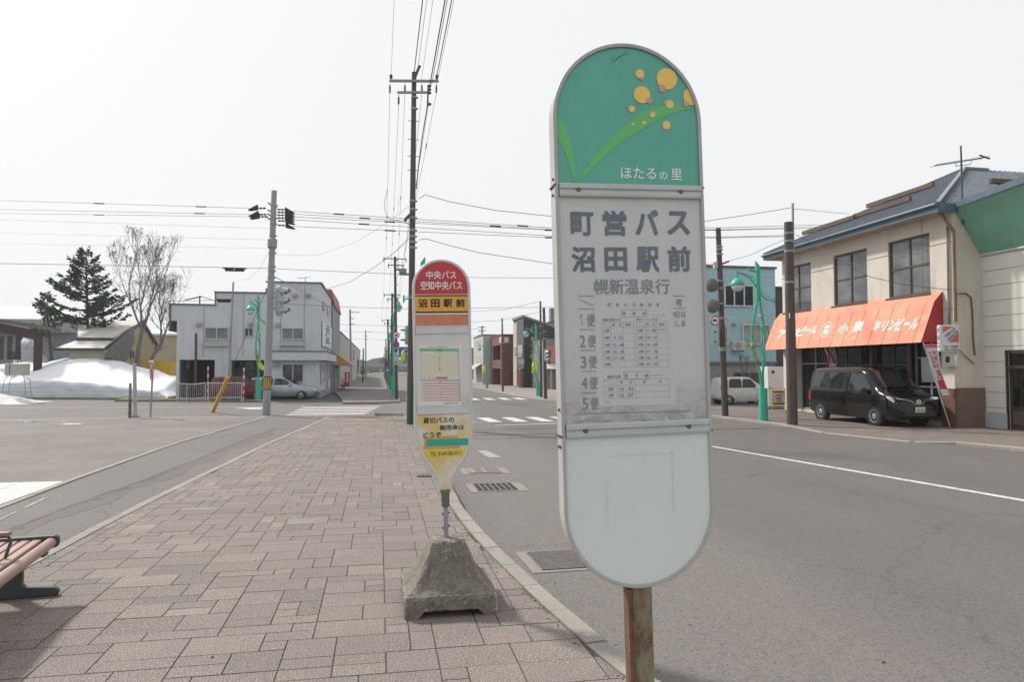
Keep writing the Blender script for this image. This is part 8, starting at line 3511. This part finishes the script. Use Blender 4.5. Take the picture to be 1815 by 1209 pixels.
mound('snow_heap', 'tall lumpy snow heap behind the pergola post', [(30, 640, 56), (36, 612, 56), (42, 601, 56), (52, 604, 56), (60, 612, 56), (66, 628, 56), (80, 628, 57), (90, 640, 57)], lambda x: 54.6, [(0, 0), (.15, .35), (.4, .65), (.8, .88), (1.4, 1), (2.4, .95), (3.4, .5), (4, 0)], SNOW, .22, 40)
mound('snow_heap', 'low dirty snow heap at the road edge by the left frame', [(-60, 690, 43), (-20, 690, 43), (0, 696, 43), (20, 701, 43), (45, 707, 43), (62, 711, 43), (74, 715, 43)], lambda x: 41.2, [(0, 0), (.25, .3), (.6, .6), (1.1, .9), (1.7, 1), (2.4, .8), (3.2, .3), (3.6, 0)], SNOWD, .08, 50)
m = M()
rs = random.Random(31)
# turned earth and dead weeds by the corner of the snow
for i in range(260):
 c = G(rs.uniform(286, 312), rs.uniform(696, 706), -.02)
 d = Vector((rs.uniform(-1, 1), rs.uniform(-.4, .4), rs.uniform(.3, 1))).normalized() * rs.uniform(.1, .35)
 q = Vector((.02, 0, 0))
 m.poly([c - q, c + q, c + d])
o = m.build('dead_weeds', pm('dead_weed', (.17, .125, .07), (.25, .19, .11), 5, .9))
o['kind'] = 'stuff'

BARK = pm('bark_grey_brown', (.12, .103, .09), (.18, .158, .14), 5, .9, bump=.4, st=(1, 1, .3))
BARK2 = pm('bark_dark', (.050, .042, .036), (.08, .068, .058), 5, .9, bump=.4, st=(1, 1, .3))


def leafmat(name, a, b, c):
 t = NT(name)
 at_ = t.n('Attribute', attribute_name='tone')
 sep = t.n('SeparateColor')
 t.l(at_.outputs['Color'], sep.inputs[0])
 t.out(t.ramp(sep.outputs[0], [(0., a), (.5, b), (1., c)]), .75, 0, .25)
 return t.m


NEEDLE = leafmat('fir_needles', (.022, .038, .026), (.042, .068, .042), (.075, .11, .062))
DRY = leafmat('dry_leaves', (.05, .035, .025), (.085, .06, .04), (.12, .085, .055))


def with_tone(o, tones):
 ca_ = o.data.attributes.new('tone', 'FLOAT_COLOR', 'FACE')
 for i, tn in enumerate(tones):
  ca_.data[i].color = (tn, tn, tn, 1)
 return o


def conifer(label, base, top, wid, seed, nb, first=.22, name='fir_tree', dens=1., sway=0.):
 rr = random.Random(seed)
 base, top = Vector(base), Vector(top)
 H = (top - base).length
 tr = thing(name, label, 'tree', base)
 m = M()
 pts = [base.lerp(top, f) + Vector((sway * math.sin(f * 3), 0, 0)) for f in (0, .1, .3, .5, .7, .85, 1)]
 m.tube(pts, [.021 * H, .018 * H, .015 * H, .012 * H, .008 * H, .005 * H, .002 * H], 9)
 trunk = m.build('trunk', BARK2, tr, smooth=60)
 wood, ned, tones = M(), M(), []
 for b in range(nb):
  f = first + (1 - first) * ((b + rr.random()) / nb) ** .9
  ang = rr.random() * 2 * PI
  prof = min(1, ((1 - f) / (1 - first)) * 1.08) ** .95
  Lb = wid * prof * rr.uniform(.55, 1.05) + .25
  o0 = base.lerp(top, f)
  d = Vector((math.cos(ang), math.sin(ang), 0))
  droop = rr.uniform(.05, .22) * (1 - f)
  P = []
  for k in range(7):
   u = k / 6
   P.append(o0 + d * Lb * u + Vector((0, 0, Lb * (.34 * f * u - droop * math.sin(u * PI * .8) + .30 * u * u))))
  wood.tube(P, [.028 * Lb * (1 - k / 7) + .008 for k in range(7)], 5)
  nq = int(46 * dens * Lb ** 1.1) + 10
  for q in range(nq):
   u = rr.uniform(.12, 1) ** .8
   k = min(5, int(u * 6))
   c = P[k].lerp(P[k + 1], u * 6 - k)
   sd = Vector((-d.y, d.x, 0)) * rr.gauss(0, 1) * Lb * .12 * (1.15 - u)
   c = c + sd + Vector((0, 0, rr.gauss(-.02, .06)))
   a = (d * rr.uniform(.3, 1) + sd.normalized() * rr.uniform(-.2, 1.) + Vector((0, 0, rr.uniform(-.35, .45)))).normalized()
   ln = rr.uniform(.14, .34)
   wv = a.cross(Vector((rr.uniform(-1, 1), rr.uniform(-1, 1), rr.uniform(-1, 1)))).normalized() * ln * rr.uniform(.16, .32)
   ned.add([c - wv * .4, c + a * ln * .5 - wv, c + a * ln, c + a * ln * .5 + wv], [(0, 1, 2, 3)])
   tones.append(min(1, max(0, rr.gauss(.42, .25))))
 wood.build('limbs', BARK2, trunk)
 with_tone(ned.build('crown', NEEDLE, tr), tones)
 return tr


YT = 58.5
conifer('tall dark fir standing behind the snow bank', PY(156.5, 652, YT), PY(152.5, 444, YT), 3.6, 7, 68, .33, dens=.95)
conifer('thin scraggly fir left of the tall dark fir', PY(91, 655, YT + 1.5), PY(83, 522, YT + 1.5), 1.2, 12, 34, .42, dens=.6)
conifer('low sparse fir stem just right of the tall fir', PY(180, 655, YT - 1), PY(176, 560, YT - 1), .9, 15, 14, .55, dens=.5)


def bare(label, base, H, seed, lean=(0, 0, 0), levels=6, leaves=0, first=.33, spread=.42, r0=None, forks=2, name='bare_tree'):
 rr = random.Random(seed)
 base = Vector(base)
 tr = thing(name, label, 'tree', base)
 tw, br_, lf, tones = M(), M(), M(), []
 trunk_pts = [base, base + Vector((lean[0] * .3, lean[1] * .3, H * first * .5)), base + Vector((lean[0], lean[1], H * first))]
 r0 = r0 or H * .020
 tw.tube(trunk_pts, [r0 * 1.15, r0 * .92, r0 * .8], 9)
 tips = []

 def grow(p, d, L, r, lev):
  n = 4
  pts = [p]
  dd = d.copy()
  for i in range(n):
   dd = (dd + Vector((rr.gauss(0, .09), rr.gauss(0, .09), rr.gauss(.05, .05)))).normalized()
   pts.append(pts[-1] + dd * L / n)
  r1 = r * .68
  br_.tube(pts, [max(.007, r + (r1 - r) * i / n) for i in range(n + 1)], 6 if lev > 3 else 4, False)
  if lev == 0:
   tips.append((pts[-1], dd))
   return
  kids = forks + (rr.random() < .45)
  a0 = rr.random() * 2 * PI
  for k in range(kids):
   a = a0 + 2 * PI * k / kids + rr.gauss(0, .4)
   o1 = dd.orthogonal().normalized()
   o2 = dd.cross(o1)
   ang = abs(rr.gauss(spread, .14)) * (.7 if k == 0 else 1.0)
   nd = (dd * math.cos(ang) + (o1 * math.cos(a) + o2 * math.sin(a)) * math.sin(ang) + Vector((0, 0, .12))).normalized()
   grow(pts[-1], nd, L * rr.uniform(.62, .88), max(.006, r1 * (.90 if k == 0 else .66)), lev - 1)
  if lev > 1:
   for k in range(1 + (lev > 3)):
    i = rr.randint(1, n - 1)
    o1 = dd.orthogonal().normalized()
    o2 = dd.cross(o1)
    a = rr.random() * 2 * PI
    nd = (dd * .7 + (o1 * math.cos(a) + o2 * math.sin(a)) * .7).normalized()
    grow(pts[i], nd, L * .55, max(.007, r1 * .45), max(0, lev - 3))

 dirs = [(-.20, .05), (.06, -.10), (.24, .1)]
 for k in range(3):
  d = Vector((dirs[k][0] + lean[0] * .1, dirs[k][1], 1)).normalized()
  grow(trunk_pts[-1] - Vector((0, 0, .1 * k)), d, H * (1 - first) * .30, r0 * (.66 if k else .58), levels - 1)
 trunk = tw.build('trunk', BARK, tr, smooth=60)
 br_.build('branches', BARK, trunk, smooth=60)
 if leaves:
  for i in range(leaves):
   p, d = rr.choice(tips)
   c = p + Vector((rr.gauss(0, .12), rr.gauss(0, .12), rr.gauss(-.05, .1)))
   a = Vector((rr.gauss(0, 1), rr.gauss(0, 1), rr.gauss(-.6, .6))).normalized() * rr.uniform(.08, .17)
   wv = a.cross(Vector((rr.gauss(0, 1), rr.gauss(0, 1), rr.gauss(0, 1)))).normalized() * rr.uniform(.03, .06)
   lf.add([c, c + a * .5 + wv, c + a, c + a * .5 - wv], [(0, 1, 2, 3)])
   tones.append(rr.random())
  with_tone(lf.build('crown', DRY, tr), tones)
 return tr


def hgt(px, y0, y1, Y_):
 return PY(px, y1, Y_).z - PY(px, y0, Y_).z


YB_ = 55
b_ = PY(242, 655, YB_)
bare('tall leafless tree holding a few dry leaves, between barn and restaurant', b_, hgt(245, 655, 432, YB_), 5, (.3, 0, 0), 7, 420, .30, .27, .165)
b_ = PY(264, 657, YB_ + 1)
bare('smaller leafless tree leaning right, beside the tall leafless tree', b_, hgt(264, 657, 490, YB_ + 1), 23, (.75, 0, 0), 7, 0, .28, .36, .14)
b_ = PY(1322, 700, 35.2)
bare('small bare shrub before the lower wall of the blue building', b_, 2.6, 9, (0, 0, 0), 4, 0, .2, .3, .05, name='bare_shrub')
b_ = PY(95, 655, YT + 3)
bare('gnarled leafless tree beside the thin scraggly fir', b_, hgt(95, 655, 570, YT + 3), 41, (-.2, 0, 0), 5, 0, .3, .5, .16)

# wooded rise beyond the overpass
m = M()
rs = random.Random(3)
vs_, fs_ = [], []
NXF = 360
for i in range(NXF + 1):
 x = -300 + 700 * i / NXF
 h = 5.2 + 2.2 * hash2(x * .05, 1) + 1.3 * hash2(x * .31, 2) + rs.uniform(-.9, .9)
 for k, (dy, fr) in enumerate(((0, 0), (1.5, .6), (5, 1), (14, .8), (22, 0))):
  vs_.append(Vector((x, 250 + dy + rs.uniform(-1, 1), -.3 + h * fr)))
for i in range(NXF):
 for k in range(4):
  fs_.append((i * 5 + k, (i + 1) * 5 + k, (i + 1) * 5 + k + 1, i * 5 + k + 1))
m.add(vs_, fs_)
o = m.build('far_wood', pm('far_wood_green', (.05, .058, .055), (.085, .088, .080), .35, .95), None)
o['kind'] = 'stuff'
m = M()
a_, c_ = PY(648, 665, 188), PY(700, 660, 188)
m.prism([(a_.x, 186, -.3), (c_.x + 8, 186, -.3), (c_.x + 8, 186, .75), (a_.x + 6, 186, .95), (a_.x, 186, .5)], (0, 5, 0))
o = m.build('snow_heap', SNOWD, origin=Vector(((a_.x + c_.x) / 2, 186, -.3)))
tag(o, 'far strip of snow below the overpass at the end of the street', 'snow heap', 'snow heaps')

# ------------------------------------------------------------------ thin spring haze: far things pale
m = M()
m.bx(-915, 915, -315, 1315, -1.4, 20)
t = NT('haze')
for l_ in list(t.t.links):
 t.t.links.remove(l_)
t.t.nodes.remove(t.b)
pv = t.n('VolumePrincipled')
pv.inputs['Color'].default_value = (.93, .96, 1, 1)
pv.inputs['Density'].default_value = .0005
pv.inputs['Anisotropy'].default_value = .3
outn = [n_ for n_ in t.t.nodes if n_.type == 'OUTPUT_MATERIAL'][0]
t.l(pv.outputs[0], outn.inputs['Volume'])
o = m.build('haze', t.m)
o['kind'] = 'stuff'
